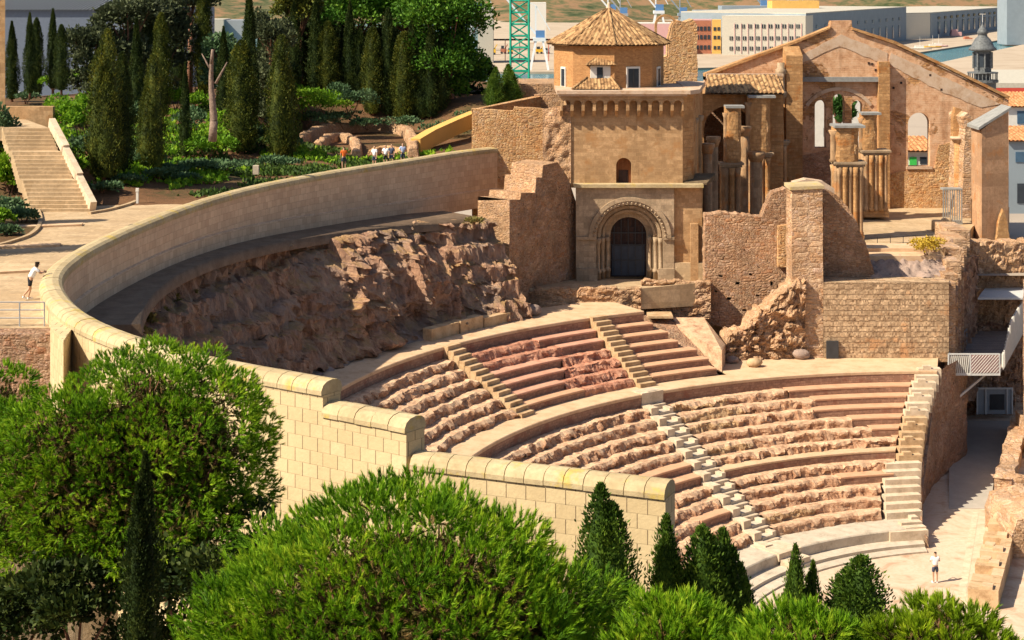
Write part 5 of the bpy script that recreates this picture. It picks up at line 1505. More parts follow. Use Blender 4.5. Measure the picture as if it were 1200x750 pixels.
tag(b.build('ground', [M['soil']], None, True), kind='structure')
# brown hillside strip close to the viewer lies over it (its own colour)
gm = D.objects['ground']; gm.data.materials.append(M['hillside'])
for p in gm.data.polygons:
    if p.center.y < 66: p.material_index = 1
b = MB(); b.plan([(-6000,-300),(6000,-300),(6000,7000),(-6000,7000)], -16, -12.6)
tag(b.build('port_land', M['farland']), kind='structure')
b = MB(); b.plan([(xat(560,700)-600,640),(1200,640),(1600,3000),(-1500,3000)], -12.55, -12.0)
tag(b.build('sea', M['water']), kind='structure')
b = MB()   # ground of the old town under and behind the church
def town(u, v):
    x = lerp(8, 150, u); y = lerp(140, 330, v)
    return (x, y, lerp(10.5, -11.5, sm(168, 300, y)))
b.grid(town, 20, 30); tag(b.build('town_slope', M['farland'], None, True), kind='structure')

# ---------------------------------------------------------------- path, stairs and kerbs in the garden
b = MB(); N = 40
PA, PB = [], []
for i in range(N+1):
    th = lerp(158, 192, i/N); rw = wall_r(th)+.3
    x, y, _ = pol(rw, th); PA.append((x, y))
    w = lerp(1.6, 9.8, sm(155.5, 162.5, th)); x2, y2, _ = pol(rw+w, th); PB.append((x2, y2))
V = [(x, max(y, 69.5), 20.05) for x, y in PA] + [(x, max(y, 69.5), 20.05) for x, y in PB]
b.add(V, [(i, N+1+i, N+2+i, i+1) for i in range(N)])
tag(b.build('garden_path', M['paving']), kind='structure')
b = MB()
for py0, px0, px1 in ((292,-10,70),(322,-12,42),(268,20,96)):
    p, q = G(px0,py0,20.05), G(px1,py0-3,20.05)
    b.plan([p[:2],q[:2],(q[0]-.1,q[1]+.7),(p[0]-.1,p[1]+.7)], 19.9, 20.056+.1)
for o_ in [tag(b.build('path_step', M['walk']), kind='structure')]: pass
b = MB(); b.plan([(-52,69.5),(-17.6,69.5),(-19.4,75.5),(-20.2,80),(-52,82)], 19, 20.055); tag(b.build('viewing_platform', M['paving']), kind='structure')
stairs = empty('garden_stairs', (STP0[0], STP0[1], 20), 'broad pale garden stairs in three flights climbing between shrubs at the upper left', 'stairs')
u_ = Vector((STP1[0]-STP0[0], STP1[1]-STP0[1], 0)); Ls = u_.length; u_.normalize(); v_ = Vector((1, 0, 0))
n = 21; s0 = 0
lens = [1.0]*n
for i in (7, 14): lens[i] = 3.0
tot = sum(lens); acc = 0
for i in range(n):
    a0 = Ls*acc/tot; acc += lens[i]; a1 = Ls*acc/tot
    zt = 20.0 + (STP1[2]-20.0)*(i+1)/n
    P = Vector((STP0[0], STP0[1], 0))
    wl = lerp(1.65, 1.15, i/n)
    Q = [P+u_*a0+v_*1.75, P+u_*(a1+.1)+v_*1.75, P+u_*(a1+.1)-v_*wl, P+u_*a0-v_*wl]
    if (Q[1]-Q[0]).cross(Q[2]-Q[0]).z < 0: Q = Q[::-1]
    b = MB(); b.plan([(q.x,q.y) for q in Q], zt-.8, zt); part(b, 'step', M['paving'], stairs)
b = MB(); Q = [P+u_*Ls+v_*1.75, P+u_*(Ls+10)+v_*2.5, P+u_*(Ls+10)-v_*6, P+u_*Ls-v_*3]
if (Q[1]-Q[0]).cross(Q[2]-Q[0]).z < 0: Q = Q[::-1]
b.plan([(q.x,q.y) for q in Q], 23.5, STP1[2]+.02); tag(b.build('upper_path', M['paving']), kind='structure')
b = MB(); Bd = [G(*p,20.06)[:2] for p in ((-60,170),(6,172),(22,196),(34,232),(45,250),(47,262),(36,275),(12,284),(-60,292))]
b.plan(Bd[::-1], 19.5, 20.09)
o_ = b.build('soil_bed', M['soil']); tag(o_, kind='structure')
if o_.data.polygons[1].normal.z < 0: o_.data.flip_normals()
# white stepped kerb on the right of the stairs and thin kerb round the bed on the left
b = MB()
for i in range(3):
    a0, a1 = Ls*(i*8+(0 if i == 0 else -.3))/24.5, Ls*min(24.5, (i+1)*8+.6)/24.5
    z0, z1 = 20+(STP1[2]-20)*i/3, 20+(STP1[2]-20)*(i+1)/3
    p, q = P+u_*a0+v_*1.95, P+u_*a1+v_*1.95
    b.bar((p.x,p.y,z0+.35), (q.x,q.y,z1+.35), .38, .6)
tag(b.build('stair_kerb', M['marble']), 'pale stepped kerb wall along the right side of the garden stairs', 'kerb')
def kerb(pts, label, w=.22, h=.18):
    b = MB()
    Q = catmull(pts, 8)
    for i in range(len(Q)-1): b.bar((*Q[i],20.1), (*Q[i+1],20.1), w, h)
    tag(b.build('bed_kerb', M['paving']), label, 'kerb')
kerb([G(*p,20.1)[:2] for p in ((30,228),(44,246),(47,262),(36,275),(12,284),(-12,290))], 'thin curved pale kerb round the planted bed at the left border')
kerb([G(*p,20.1)[:2] for p in ((160,236),(150,240),(128,246),(105,250))], 'thin kerb running along the path between wall and red soil bed')
# low tan wall behind the stair head
b = MB(); b.box(xat(2,119), xat(62,119), 119, 119.6, 23.5, zat(125,119)); tag(b.build('garden_wall', M['tower']), 'low tan wall across the top of the garden stairs', 'wall')
# railing and brick face of the viewing platform
vr = empty('platform_railing', (xat(28,69.8), 69.8, 20), 'thin metal railing on the viewing platform at the left border', 'railing')
rail_line(vr, (-24,69.8,20.05), (xat(52,69.8),69.8,20.05), .95, 6, 'steel', .03, (.35,.68))
b = MB(); rough_face(b, lambda u, v: (lerp(-24,xat(66,68.3),u), 68.3, lerp(14, 20.03, v)), (0,-1,0), 40, 16, .05, 1)
b.plan([(-24,68.36),(xat(66,68.3),68.36),(xat(62,70.5),70.5),(-24,70.5)], 14, 20.03)
tag(b.build('platform_wall', M['rubble_b']), 'dark brown rubble face under the viewing platform at the left border', 'wall')
b = MB(); q = G(72,368,21.1); b.plan([(xat(58,66.5),66.6),(xat(80,64.5),63.8),(xat(84,66),66),(xat(62,68.5),68.5)], 15, 20.7)
tag(b.build('wall_pilaster', M['wall_out']), 'pale block pilaster against the outside of the curved wall near the railing', 'pilaster')

# ---------------------------------------------------------------- excavation beyond the wall
def bank(name, pts, h, w, mat, label):
    """rounded rubble wall following pixel points on the z=20 level"""
    Q = resample(catmull([G(*p, 20.0)[:2] for p in pts], 8), .35)
    Nn = normals(Q); b = MB(); n = len(Q)-1
    def f(u, v):
        i = min(n, int(round(u*n))); p, nn = Q[i], Nn[i]
        a = math.pi*v; o = math.cos(a)*w/2; z = 19.6+(h+.12*nz(p[0],p[1],1,.8)+.4)*min(1, 1.5*math.sin(a))
        k = .12*fbm(p[0]+o, p[1], z, 1.8)
        return (p[0]+nn[0]*(o+k), p[1]+nn[1]*(o+k), z+k)
    b.grid(f, n, 10)
    for u in (0, 1): b.add([f(u, k/10) for k in range(11)], [tuple(range(11))])
    return tag(b.build(name, M[mat], None, True), label, 'ruined wall', 'excavated walls in the garden')
bank('excavated_wall', [(347,182),(350,172),(370,160),(400,155),(440,153),(470,156),(482,166),(484,186)], .8, .9, 'rubble', 'long curved excavated rubble wall enclosing the garden dig')
bank('excavated_wall', [(372,176),(385,166),(402,164),(416,170),(418,186)], .6, .8, 'rubble', 'inner excavated wall looping beside the person in orange')
bank('excavated_wall', [(436,182),(448,176),(464,177),(478,180)], .35, .7, 'rubble_w', 'low excavated stub behind the seated visitors')
b = MB(); Q = [G(*p,20)[:2] for p in ((487,178),(505,172),(530,165),(556,158))]
for i in range(len(Q)-1):
    b.bar((*Q[i],20.4+i*.35), (*Q[i+1],20.75+i*.35), .8, 1.3)
tag(b.build('yellow_wall', M['yellow']), 'low ochre-yellow rendered wall rising towards the rubble enclosure', 'wall')
b = MB(); Y1 = 152
b.box(xat(596,Y1), xat(660,Y1), Y1, Y1+8, 5, zat(98,Y1)); tag(b.build('service_building', M['rubble']), 'small rubble outbuilding beside the green crane behind the enclosure', 'outbuilding')

# ================================================================ harbour and port in the distance
def bldg(name, P, z0, z1, mat, label, cat='building', roof=None, group=None, parap=.6):
    """P: counter-clockwise plan; returns the root"""
    c = (sum(p[0] for p in P)/len(P), sum(p[1] for p in P)/len(P))
    root = empty(name, (*c, z0), label, cat, group)
    b = MB(); b.plan(P, z0, z1); part(b, 'wall', M[mat], root)
    b = MB(); b.plan(P, z1+.02, z1+parap); part(b, 'roof', M[roof or mat], root)
    return root
def winrow(root, A, B, n, z, w, h, mat='glass_blue', name='window', m0=.05, m1=.05, d=.25, frame=None):
    A, B = Vector((*A,0)), Vector((*B,0)); t = (B-A); L = t.length; t.normalize(); nn = Vector((t.y, -t.x, 0))
    proto = None
    for i in range(n):
        c = A + t*L*lerp(m0, 1-m1, (i+.5)/n)
        if proto is None:
            b = MB(); b.obox((0,0), (t.x,t.y), w/2, d, 0, h); proto = b.build(name, M[mat]); o = proto
            if frame:
                fb_ = MB(); q = nn*(d+.02)
                fb_.obox((q.x,q.y), (t.x,t.y), w*.06, .08, 0, h); fo = fb_.build('mullion', M[frame], o)
        else: o = copy_tree(proto)
        o.location = (c.x, c.y, z); o.parent = root; o.matrix_parent_inverse = root.matrix_basis.inverted()
ZQ = -11.0
def Q(px, py, z=ZQ): return G(px, py, z)[:2]
def quay(pts, label=None):
    b = MB(); b.plan([Q(*p) for p in pts][::-1] if False else [Q(*p) for p in pts], -13, ZQ)
    tag(b.build('quay', M['quay']), kind='structure')
quay([(1080,90),(1100,73.5),(1204,51),(1330,30),(1330,95)][::-1])
quay([(560,84),(700,84),(730,82),(840,79),(1000,76.5),(1060,64),(1204,42),(1330,20),(1200,2),(560,20)][::1][::-1])
# fix the winding of both slabs
for o in [o for o in D.objects if o.name.startswith('quay')]:
    if o.data.polygons[1].normal.z < 0:
        o.data.flip_normals()
A, B_, C_ = Q(846,64.5), Q(944,64.5), Q(1062,47)
dv = Vector((C_[0]-B_[0], C_[1]-B_[1]))
E_ = (A[0]+dv.x, A[1]+dv.y)
z1 = zat(19.5, A[1])
off = bldg('white_office_block', [A, B_, (B_[0]+dv.x*.06,B_[1]+dv.y*.06), (A[0]+dv.x*.06,A[1]+dv.y*.06)], ZQ, z1, 'cream', 'white three-storey harbour office block with rows of square windows', 'office building')
for k, py in enumerate((34, 48, 60)): winrow(off, A, B_, 11 if k else 10, zat(py, A[1])+.5, 2.0, 2.3, 'glass_dark', m0=.07 if k else .13, m1=.05, frame='cream')
for k in range(11):
    c = lerp(.07, .95, (k+1)/11); b = MB(); x = lerp(A[0],B_[0],c); b.box(x-.15, x+.15, A[1]-.3, A[1]+.1, ZQ+1, z1-4); part(b, 'pilaster_strip', M['pink'], off)
B2 = (B_[0]+.6, B_[1]+2)
gw = bldg('grey_warehouse', [B2, C_, (C_[0]-60, C_[1]+40), (B2[0]-70, B2[1]+60)], ZQ, zat(16.5, B_[1]), 'bluegrey', 'long blue-grey harbour warehouse receding behind the church gable', 'warehouse', 'offwhite')
winrow(gw, B2, C_, 12, ZQ+3, 4.5, 9, 'glass_blue', 'loading_door', d=.4); winrow(gw, B2, C_, 12, ZQ+15.5, 4.5, 2.2, 'glass_blue', d=.4)
A3, B3, C3 = Q(1060,46), Q(1090,45), Q(1182,32.5)
wh = bldg('white_warehouse', [A3, B3, C3, (C3[0]-60, C3[1]+40), (A3[0]+30, A3[1]+300)], ZQ, zat(15.5, B3[1]), 'cream', 'white-ended harbour warehouse with grey door bays at the upper right', 'warehouse', 'offwhite')
b = MB(); t_ = Vector((C3[0]-B3[0], C3[1]-B3[1])).normalized(); nn_ = (t_.y, -t_.x)
b.plan([(B3[0]+nn_[0]*.4,B3[1]+nn_[1]*.4),(C3[0]+nn_[0]*.4,C3[1]+nn_[1]*.4),(C3[0]+nn_[0]*.05,C3[1]+nn_[1]*.05),(B3[0]+nn_[0]*.05,B3[1]+nn_[1]*.05)], ZQ, zat(16, B3[1])); part(b, 'grey_cladding', M['bluegrey'], wh)
winrow(wh, (B3[0]+nn_[0]*.5,B3[1]+nn_[1]*.5), (C3[0]+nn_[0]*.5,C3[1]+nn_[1]*.5), 13, ZQ+3, 7, 9.5, 'glass_blue', 'loading_door', d=.5); winrow(wh, (B3[0]+nn_[0]*.5,B3[1]+nn_[1]*.5), (C3[0]+nn_[0]*.5,C3[1]+nn_[1]*.5), 13, ZQ+14.5, 8, 2.0, 'glass_dark', d=.5)
og = bldg('orange_house', [Q(812,63), Q(834,63), (Q(834,63)[0]+2,Q(834,63)[1]+18), (Q(812,63)[0]+2,Q(812,63)[1]+18)], ZQ, zat(24, Q(812,63)[1]), 'orange', 'orange-red harbour house beside the white office block', 'house', 'pink')
for py in (36, 46, 58): winrow(og, Q(814,63), Q(834,63), 4, zat(py, Q(812,63)[1]), 1.6, 2.6, 'glass_dark')
yg = bldg('yellow_house', [Q(834.3,63), Q(845,63), (Q(845,63)[0]+2,Q(845,63)[1]+18), (Q(834.3,63)[0]+2,Q(834.3,63)[1]+18)], ZQ, zat(24.5, Q(835,63)[1]), 'yellow', 'narrow yellow harbour house between orange house and white office', 'house')
for py in (36, 46, 58): winrow(yg, Q(835,63), Q(845,63), 2, zat(py, Q(835,63)[1]), 1.6, 2.2, 'glass_dark')
pk_ = bldg('pink_house', [Q(740,64), Q(790,64), (Q(790,64)[0]+2,Q(790,64)[1]+18), (Q(740,64)[0]+2,Q(740,64)[1]+18)], ZQ, zat(28, Q(790,64)[1]), 'pink', 'faded pink harbour house seen through the ruined bell arch', 'house', 'white')
winrow(pk_, Q(740,64), Q(790,64), 6, zat(50, Q(790,64)[1]), 1.8, 2.6, 'glass_dark')
# sheds at the water side further back
for i, (x0, x1, yt, yb, mat, lab) in enumerate([(815,846,13,26,'bluegrey','pale blue shed behind the orange house'),(846,905,8,20,'bluegrey','low blue shed behind the white office roof'),(622,640,4,15,'white','white box-like port cabin right of the green crane'),(560,578,10,40,'offwhite','white port tower block left of the green crane'),(240,262,24,55,'offwhite','white port block glimpsed between the cypresses'),(258,286,25,56,'steel','grey port shed with a white edge between the cypresses'),(905,960,2,14,'yellow','yellow stacked containers behind the white office'),(1180,1215,0,22,'bluegrey','dull grey quay building at the upper right corner'),(216,236,20,62,'white','narrow white port block left between the cypresses'),(660,700,40,60,'steel','grey harbour shed left of the tower roof')]):
    Y = 1320 - i*9 if i not in (3,4,5,8,9) else 960+i*5
    zb_ = ZQ
    bldg('port_building', [(xat(x0,Y),Y),(xat(x1,Y),Y),(xat(x1,Y),Y+25),(xat(x0,Y),Y+25)], zb_, zat(yt,Y), mat, lab, 'port building', None, 'port buildings')
Y = 300     # grey hall with ribbed roof at the upper left
hall = empty('ribbed_hall', (xat(70,Y), Y, -5), 'pale hall with a dark blue ribbed roof at the upper left corner', 'hall')
b = MB(); b.box(xat(-60,Y), xat(205,Y), Y, Y+40, -12, zat(12,Y)); part(b, 'wall', M['hallwhite'], hall)
b = MB(); b.add([(xat(-62,Y),Y-.5,zat(12,Y)),(xat(207,Y),Y-.5,zat(12,Y)),(xat(207,Y),Y+42,zat(-22,Y)),(xat(-62,Y),Y+42,zat(-22,Y))], [(0,1,2,3)])
part(b, 'roof', M['steel_d'], hall); hall.children[-1].data.materials[0] = plain('slate_blue_roof', (.13,.16,.22), .6, .1)
rb2 = MB()
for i in range(60):
    x = lerp(xat(-60,Y), xat(205,Y), i/59); rb2.bar((x,Y-.5,zat(12,Y)+.1), (x,Y+42,zat(-22,Y)+.1), .12, .16)
part(rb2, 'roof_ribs', M['steel'], hall)
oc_ = bldg('orange_gatehouse', [(xat(-60,140),140),(xat(6,140),140),(xat(6,144),144),(xat(-60,144),144)], 15, zat(8,140), 'tower', 'tan building edge at the left border behind the cypresses', 'building')
# ---- cranes
def lattice(root, base, w, h, seg, mat, r=.09, name='mast'):
    x, y, z = base
    cs = [(-1,-1),(1,-1),(1,1),(-1,1)]
    for i, (a, c) in enumerate(cs):
        b = MB(); b.tube((x+a*w/2,y+c*w/2,z), (x+a*w/2,y+c*w/2,z+h), r*1.5, r*1.5, 6); part(b, 'corner_post', M[mat], root)
    b = MB(); n = int(h/seg)
    for k in range(n):
        for i in range(4):
            a, c = cs[i], cs[(i+1)%4]
            p = (x+a[0]*w/2, y+a[1]*w/2, z+k*seg); q = (x+c[0]*w/2, y+c[1]*w/2, z+(k+1)*seg)
            if k % 2: p, q = (p[0],p[1],q[2]), (q[0],q[1],p[2])
            b.tube(p, q, r, r, 5, False)
            b.tube((p[0],p[1],z+k*seg), (q[0],q[1],z+k*seg), r, r, 5, False)
    part(b, 'bracing', M[mat], root)
Y = 230
gc = empty('green_tower_crane', (xat(609,Y), Y, -8), 'green lattice mast of a tower crane behind the rubble enclosure', 'crane')
lattice(gc, (xat(609,Y), Y, -8), 2.35, 62, 1.5, 'green_steel', .1)
def portal_crane(px, Y, s, mat, label):
    root = empty('harbour_crane', (xat(px,Y), Y, ZQ), label, 'crane', 'harbour cranes')
    x = xat(px,Y)
    for a, c in ((-1,-1),(1,-1),(1,1),(-1,1)):
        b = MB(); b.bar((x+a*5*s,Y+c*4*s,ZQ), (x+a*2*s,Y+c*2*s,ZQ+16*s), 1.1*s); part(b, 'leg', M[mat], root)
    b = MB(); b.box(x-3.5*s, x+3.5*s, Y-3*s, Y+3*s, ZQ+16*s, ZQ+18*s); part(b, 'platform', M[mat], root)
    b = MB(); b.box(x-2*s, x+3*s, Y-2*s, Y+2*s, ZQ+18.02*s, ZQ+22*s); part(b, 'cabin', M['blue_paint'], root)
    b = MB(); b.bar((x-2*s,Y,ZQ+20*s), (x-22*s,Y,ZQ+44*s), 1.0*s); b.bar((x-2*s,Y,ZQ+22*s), (x-2*s,Y,ZQ+36*s), .8*s); b.bar((x-2*s,Y,ZQ+36*s), (x-22*s,Y,ZQ+44*s), .4*s); b.bar((x-2*s,Y,ZQ+36*s), (x+6*s,Y,ZQ+22*s), .5*s)
    part(b, 'jib', M[mat], root)
for a in [(632,900,.9,'white_steel','white portal crane on the quay right of the green lattice mast'),(716,1400,1.2,'white_steel','pale crane rising behind the tower roof ridge'),(730,1380,1.1,'steel','dark grey crane beside the pale one behind the tower roof'),(772,1400,1.2,'white_steel','pale harbour crane right of the tower roof, left of two'),(800,1390,1.1,'bluegrey','blue-grey harbour crane right of the tower roof, right of two'),(70,280,.7,'white_steel','pale crane legs before the ribbed hall'),(895,1500,1.3,'bluegrey','blue crane behind the white office roof'),(560,1150,1.4,'white_steel','white crane left of the green lattice mast'),(930,1500,1.3,'steel','grey-blue crane right of the blue one behind the office roof')]:
    portal_crane(*a)
# machines and boxes on the far quay
for i, (px, py, w, h, mat, lab) in enumerate([(577,64,8,12,'yellow_paint','yellow digger left of the green mast foot'),(590,63,7,11,'orange','orange machine left of the green mast'),(598,63,6,8,'yellow_paint','second yellow machine close to the green mast'),(632,63,8,10,'yellow_paint','yellow machine right of the green mast'),(641,63,6,8,'steel','grey machine right of the yellow one'),(1120,43,12,10,'pink','pale pink container before the white warehouse'),(1198,28,22,8,'green_paint','bright green container at the upper right corner'),(1134,47,9,5,'orange','orange boat-shed box on the quay edge')]):
    x, y = Q(px, py); k = y/FPX
    root = empty('quay_machine' if i < 5 else 'container', (x, y, ZQ), lab, 'machine' if i < 5 else 'container', 'things on the far quay')
    b = MB(); b.box(x-w*k/2, x+w*k/2, y-3, y+3, ZQ+.8, ZQ+h*k*.55); part(b, 'body', M[mat], root)
    b = MB(); b.box(x-w*k/2+.4, x+w*k*.1, y-2.5, y+2.5, ZQ+h*k*.55+.02, ZQ+h*k*.85); part(b, 'top', M[mat if i > 4 else 'glass_dark'], root)
    if i < 5:
        b = MB(); b.bar((x+w*k*.1,y,ZQ+h*k*.4), (x+w*k*.7,y,ZQ+h*k), .6); part(b, 'arm', M[mat], root)
        for s_ in (-1, 1):
            b = MB(); b.tube((x+s_*w*k*.3,y-3.2,ZQ+.7), (x+s_*w*k*.3,y-2.2,ZQ+.7), .75, .75, 10); part(b, 'wheel', M['steel_d'], root)
b = MB()
for i in range(26):
    x = lerp(xat(575,1000), xat(660,1000), i/25)
    b.cm = i % 2; b.box(x-1.6, x+.02+1.4, 1000, 1000.5, zat(47.5,1000), zat(45.5,1000))
b.cm = 0
for k in range(6): x = lerp(xat(575,1000), xat(660,1000), k/5); b.box(x-.2, x+.2, 1000.6, 1001, ZQ, zat(45.5,1000))
bo = b.build('striped_barrier', [M['red_paint'], M['white']]); tag(bo, 'long red and white striped barrier on the quay behind the green mast', 'barrier')
# moored boats along the far quay
for i, (px, py, L_, mat, lab) in enumerate([(1078,59.5,16,'white','white moored boat nearest the gable slope'),(1093,57.5,12,'yellow_paint','small yellow-hulled boat by the quay, second from the gable'),(1100,56.5,13,'pink','pinkish moored boat in the middle of the quay row'),(1178,47,0,'white','white sailing mast boat right of the dome')]):
    L_ = L_ or 10
    x, y = G(px, py, -12)[:2]
    root = empty('moored_boat', (x, y, -12), lab, 'boat', 'boats along the far quay')
    b = MB(); n = 10
    def hull(u, v):
        t = u*2-1; w = 2.0*(1-abs(t)**2.5); return (x+t*L_/2, y+w*math.cos(math.pi*v), -12.2+1.9*abs(math.cos(math.pi*v))**.6 if v not in (0,1) else -10.3+.3*t*t)
    b.grid(hull, 12, 8)
    b.add([hull(i_/12, 0) for i_ in range(13)] + [hull(i_/12, 1) for i_ in range(12,-1,-1)], [tuple(range(26))]); part(b, 'hull', M[mat], root)
    b = MB(); b.box(x-L_*.2, x+L_*.15, y-1.1, y+1.1, -10.25, -8.6); part(b, 'cabin', M['white'], root)
    b = MB(); b.tube((x,y,-8.6), (x,y,-2.5 if i < 3 else 3), .12, .06, 6); part(b, 'mast', M['white'], root)
# far hills
b = MB()
def hill(u, v):
    x = lerp(-2200, 2600, u); y = lerp(1900, 3600, v)
    z = -12 + (150+60*fbm(x, y, 0, .0015)) * sm(0, .8, v) + 14*fbm(x, y, 5, .006)*sm(0,.1,v)
    return (x, y, z)
b.grid(hill, 120, 50); tag(b.build('far_hills', M['farhill'], None, True), kind='structure')
# domed lantern of the town hall and roofs at the right border
Y = 300; xc = xat(1151.5,Y)
dm_ = empty('lantern_dome', (xc, Y, 8), 'grey lead-covered lantern dome with balustrade and spire in front of the harbour', 'dome')
kz = Y/FPX; zb_ = zat(97,Y)
b = MB(); b.lathe((xc,Y,zb_), [(2.2,-14),(2.2,0),(2.6,.1),(2.6,.5)], 16); part(b, 'base', M['lead'], dm_, False)
b = MB()
for i in range(24):
    a = 2*math.pi*i/24; b.tube((xc+2.35*math.cos(a),Y+2.35*math.sin(a),zb_+.5), (xc+2.35*math.cos(a),Y+2.35*math.sin(a),zb_+1.6), .09, .09, 5)
b.lathe((xc,Y,zb_), [(2.2,1.6),(2.55,1.62),(2.55,1.8),(2.2,1.82)], 16); part(b, 'balustrade', M['lead'], dm_)
zd = zat(81,Y)
b = MB(); b.lathe((xc,Y,zb_), [(1.45,.4),(1.45,zat(60,Y)-zb_)], 8); dr_ = part(b, 'drum', M['lead'], dm_)
for i in range(8):
    a = 2*math.pi*(i+.5)/8; t_ = (-math.sin(a), math.cos(a))
    b = MB(); b.obox((xc+1.36*math.cos(a),Y+1.36*math.sin(a)), t_, .33, .06, zat(78,Y), zat(63,Y)); part(b, 'lantern_window', M['glass_dark'], dm_)
    a = 2*math.pi*i/8; b = MB(); b.tube((xc+1.55*math.cos(a),Y+1.55*math.sin(a),zat(80,Y)), (xc+1.55*math.cos(a),Y+1.55*math.sin(a),zat(61,Y)), .18, .18, 8); part(b, 'pilaster', M['lead'], dm_)
b = MB(); z0_ = zat(60,Y); b.lathe((xc,Y,z0_), [(1.6,0),(2.3,.2),(2.3,.5),(1.9,.8),(1.75,1.2),(1.3,2.0),(.8,2.5),(.75,2.9),(.95,3.0),(.8,3.5),(.35,4.1),(.12,4.5),(.05,4.9)], 16); part(b, 'dome', M['lead'], dm_, True)
b = MB(); b.tube((xc,Y,z0_+4.8), (xc,Y,zat(17,Y)), .06, .04, 6); b.tube((xc-.5,Y,z0_+6.2),(xc+.5,Y,z0_+6.2),.05,.05,5); part(b, 'spire', M['steel_l'], dm_)
Y = 205
def tilehouse(name, px0, px1, ye, yr, yb, Y, label, dpt=7, mat='offwhite', win=()):
    root = empty(name, (xat((px0+px1)/2,Y), Y, 0), label, 'house', 'town houses at the right')
    b = MB(); b.box(xat(px0,Y), xat(px1,Y), Y, Y+dpt, -6, zat(ye,Y)); part(b, 'wall', M[mat], root)
    b = MB(); tiled(b, (xat(px0,Y)-.2,Y-.4,zat(ye,Y)), (xat(px1,Y)+.2,Y-.4,zat(ye,Y)), (xat(px1,Y)+.2,Y+dpt*.9,zat(yr,Y+dpt*.9)), (xat(px0,Y)-.2,Y+dpt*.9,zat(yr,Y+dpt*.9)), .45, .12)
    o = part(b, 'roof', M['tile_red'], root, True)
    for (a, c, d_, e, m) in win:
        b = MB(); b.box(xat(a,Y), xat(c,Y), Y-.08, Y+.02, zat(e,Y), zat(d_,Y)); part(b, 'window', M[m], root)
tilehouse('tile_roof_house', 1181, 1240, 165, 148, 300, 196, 'grey house with red tiled eaves just right of the courtyard side wall', 8, 'bluegrey', ((1190,1206,178,190,'glass_blue'),(1192,1206,215,238,'glass_dark'),(1192,1208,255,275,'glass_dark')))
tilehouse('tile_roof_house', 1176, 1240, 125, 108, 300, 214, 'white house behind with a higher red tiled roof at the right border', 8, 'white', ((1192,1205,130,145,'glass_blue'),))
tilehouse('tile_roof_house', 1058, 1096, 177, 160, 260, 176, 'white house with a tiled roof seen through the right church window', 6, 'white', ((1066,1074,184,196,'green_paint'),(1078,1086,184,192,'glass_dark')))
tilehouse('tile_roof_house', 940, 1032, 100, 90, 260, 190, 'white house wall seen through the three arched church windows', 6, 'white', ((965,969,150,160,'glass_dark'),))
bldg('long_white_roof', [(xat(1150,330),330),(xat(1260,330),330),(xat(1260,380),380),(xat(1150,380),380)], -8, zat(103,330), 'red_paint', 'long low building with a red front and white roof edge below the lantern dome', 'building', 'offwhite', None, .9)
# ================================================================ foliage builders
def unit(a): return a/np.maximum(1e-9, np.linalg.norm(a, axis=1, keepdims=True))
def leaf_quads(P, A, L, Wd, rng):
    """diamond leaves at P along axes A"""
    n = len(P)
    side = unit(np.cross(A, rng.normal(size=(n,3))))
    L = L.reshape(-1,1); Wd = Wd.reshape(-1,1)
    V = np.empty((n,4,3)); V[:,0] = P; V[:,1] = P+A*L*.45+side*Wd; V[:,2] = P+A*L; V[:,3] = P+A*L*.45-side*Wd
    F = np.arange(n*4).reshape(n,4)
    return V.reshape(-1,3), F
def cypress_mesh(h, r, n, leaf, seed, mat, lobes=1, slim=0.0, blunt=.7, ragged_=.12):
    rng = np.random.default_rng(seed)
    tops = [(0, 0, 1.0)] if lobes == 1 else [(r*.32*math.cos(2.4*i+seed), r*.32*math.sin(2.4*i+seed), 1-.13*i) for i in range(lobes)]
    Vs, Ts = [], []
    per = n//len(tops)
    core = []
    for (ox, oy, k) in tops:
        t = rng.random(per)**.9; a = rng.random(per)*2*np.pi
        rr = r*(1 if lobes == 1 else .74)
        prof = np.minimum(1, .55+(t/.22)**.8*.45)*(1-t**(2.6-slim))**blunt
        lump = 1+.16*np.sin(a*3+t*13+seed)+.13*np.sin(a*5-t*27+seed*2)+.10*rng.normal(size=per)
        q = rr*prof*lump*(.62+.38*np.sqrt(rng.random(per)))*(1+ragged_*rng.random(per)**5)
        P = np.stack([ox*(1-t*.4)+q*np.cos(a), oy*(1-t*.4)+q*np.sin(a), h*k*t*.985], 1)
        A = unit(np.stack([np.cos(a)*.5, np.sin(a)*.5, np.full(per,1.1)],1)+rng.normal(size=(per,3))*.28)
        V, F = leaf_quads(P, A, leaf*(.7+.8*rng.random(per)), leaf*.24*(.7+.6*rng.random(per)), rng)
        Vs.append(V); 
        clump = .5+.5*np.sin(a*4+t*31+seed*3)*np.sin(t*47+a*2)
        Ts.append(np.repeat(np.clip(.55*clump+.5*rng.random(per),0,1), 4))
        # inner body that keeps light from passing straight through
        m, nz_ = 10, 14
        for j in range(nz_):
            tt = j/(nz_-1); pr = rr*min(1,.55+(tt/.22)**.8*.45)*max(0.02,(1-tt**(2.6-slim)))**blunt*.70
            for i in range(m):
                b_ = 2*math.pi*i/m; core.append((ox*(1-tt*.4)+pr*math.cos(b_), oy*(1-tt*.4)+pr*math.sin(b_), h*k*tt*.95))
    V = np.concatenate(Vs); nF = len(V)//4; F = np.arange(len(V)).reshape(-1,4)
    base = len(V); CF = []
    for q in range(len(tops)):
        o = base+q*m*nz_
        for j in range(nz_-1):
            for i in range(m): CF.append((o+j*m+i, o+j*m+(i+1)%m, o+(j+1)*m+(i+1)%m, o+(j+1)*m+i))
    V = np.concatenate([V, np.array(core)]); F = np.concatenate([F, np.array(CF)])
    T = np.concatenate(Ts+[rng.random(len(core))*.6])
    return np_mesh('crown', V, F, mat, T)
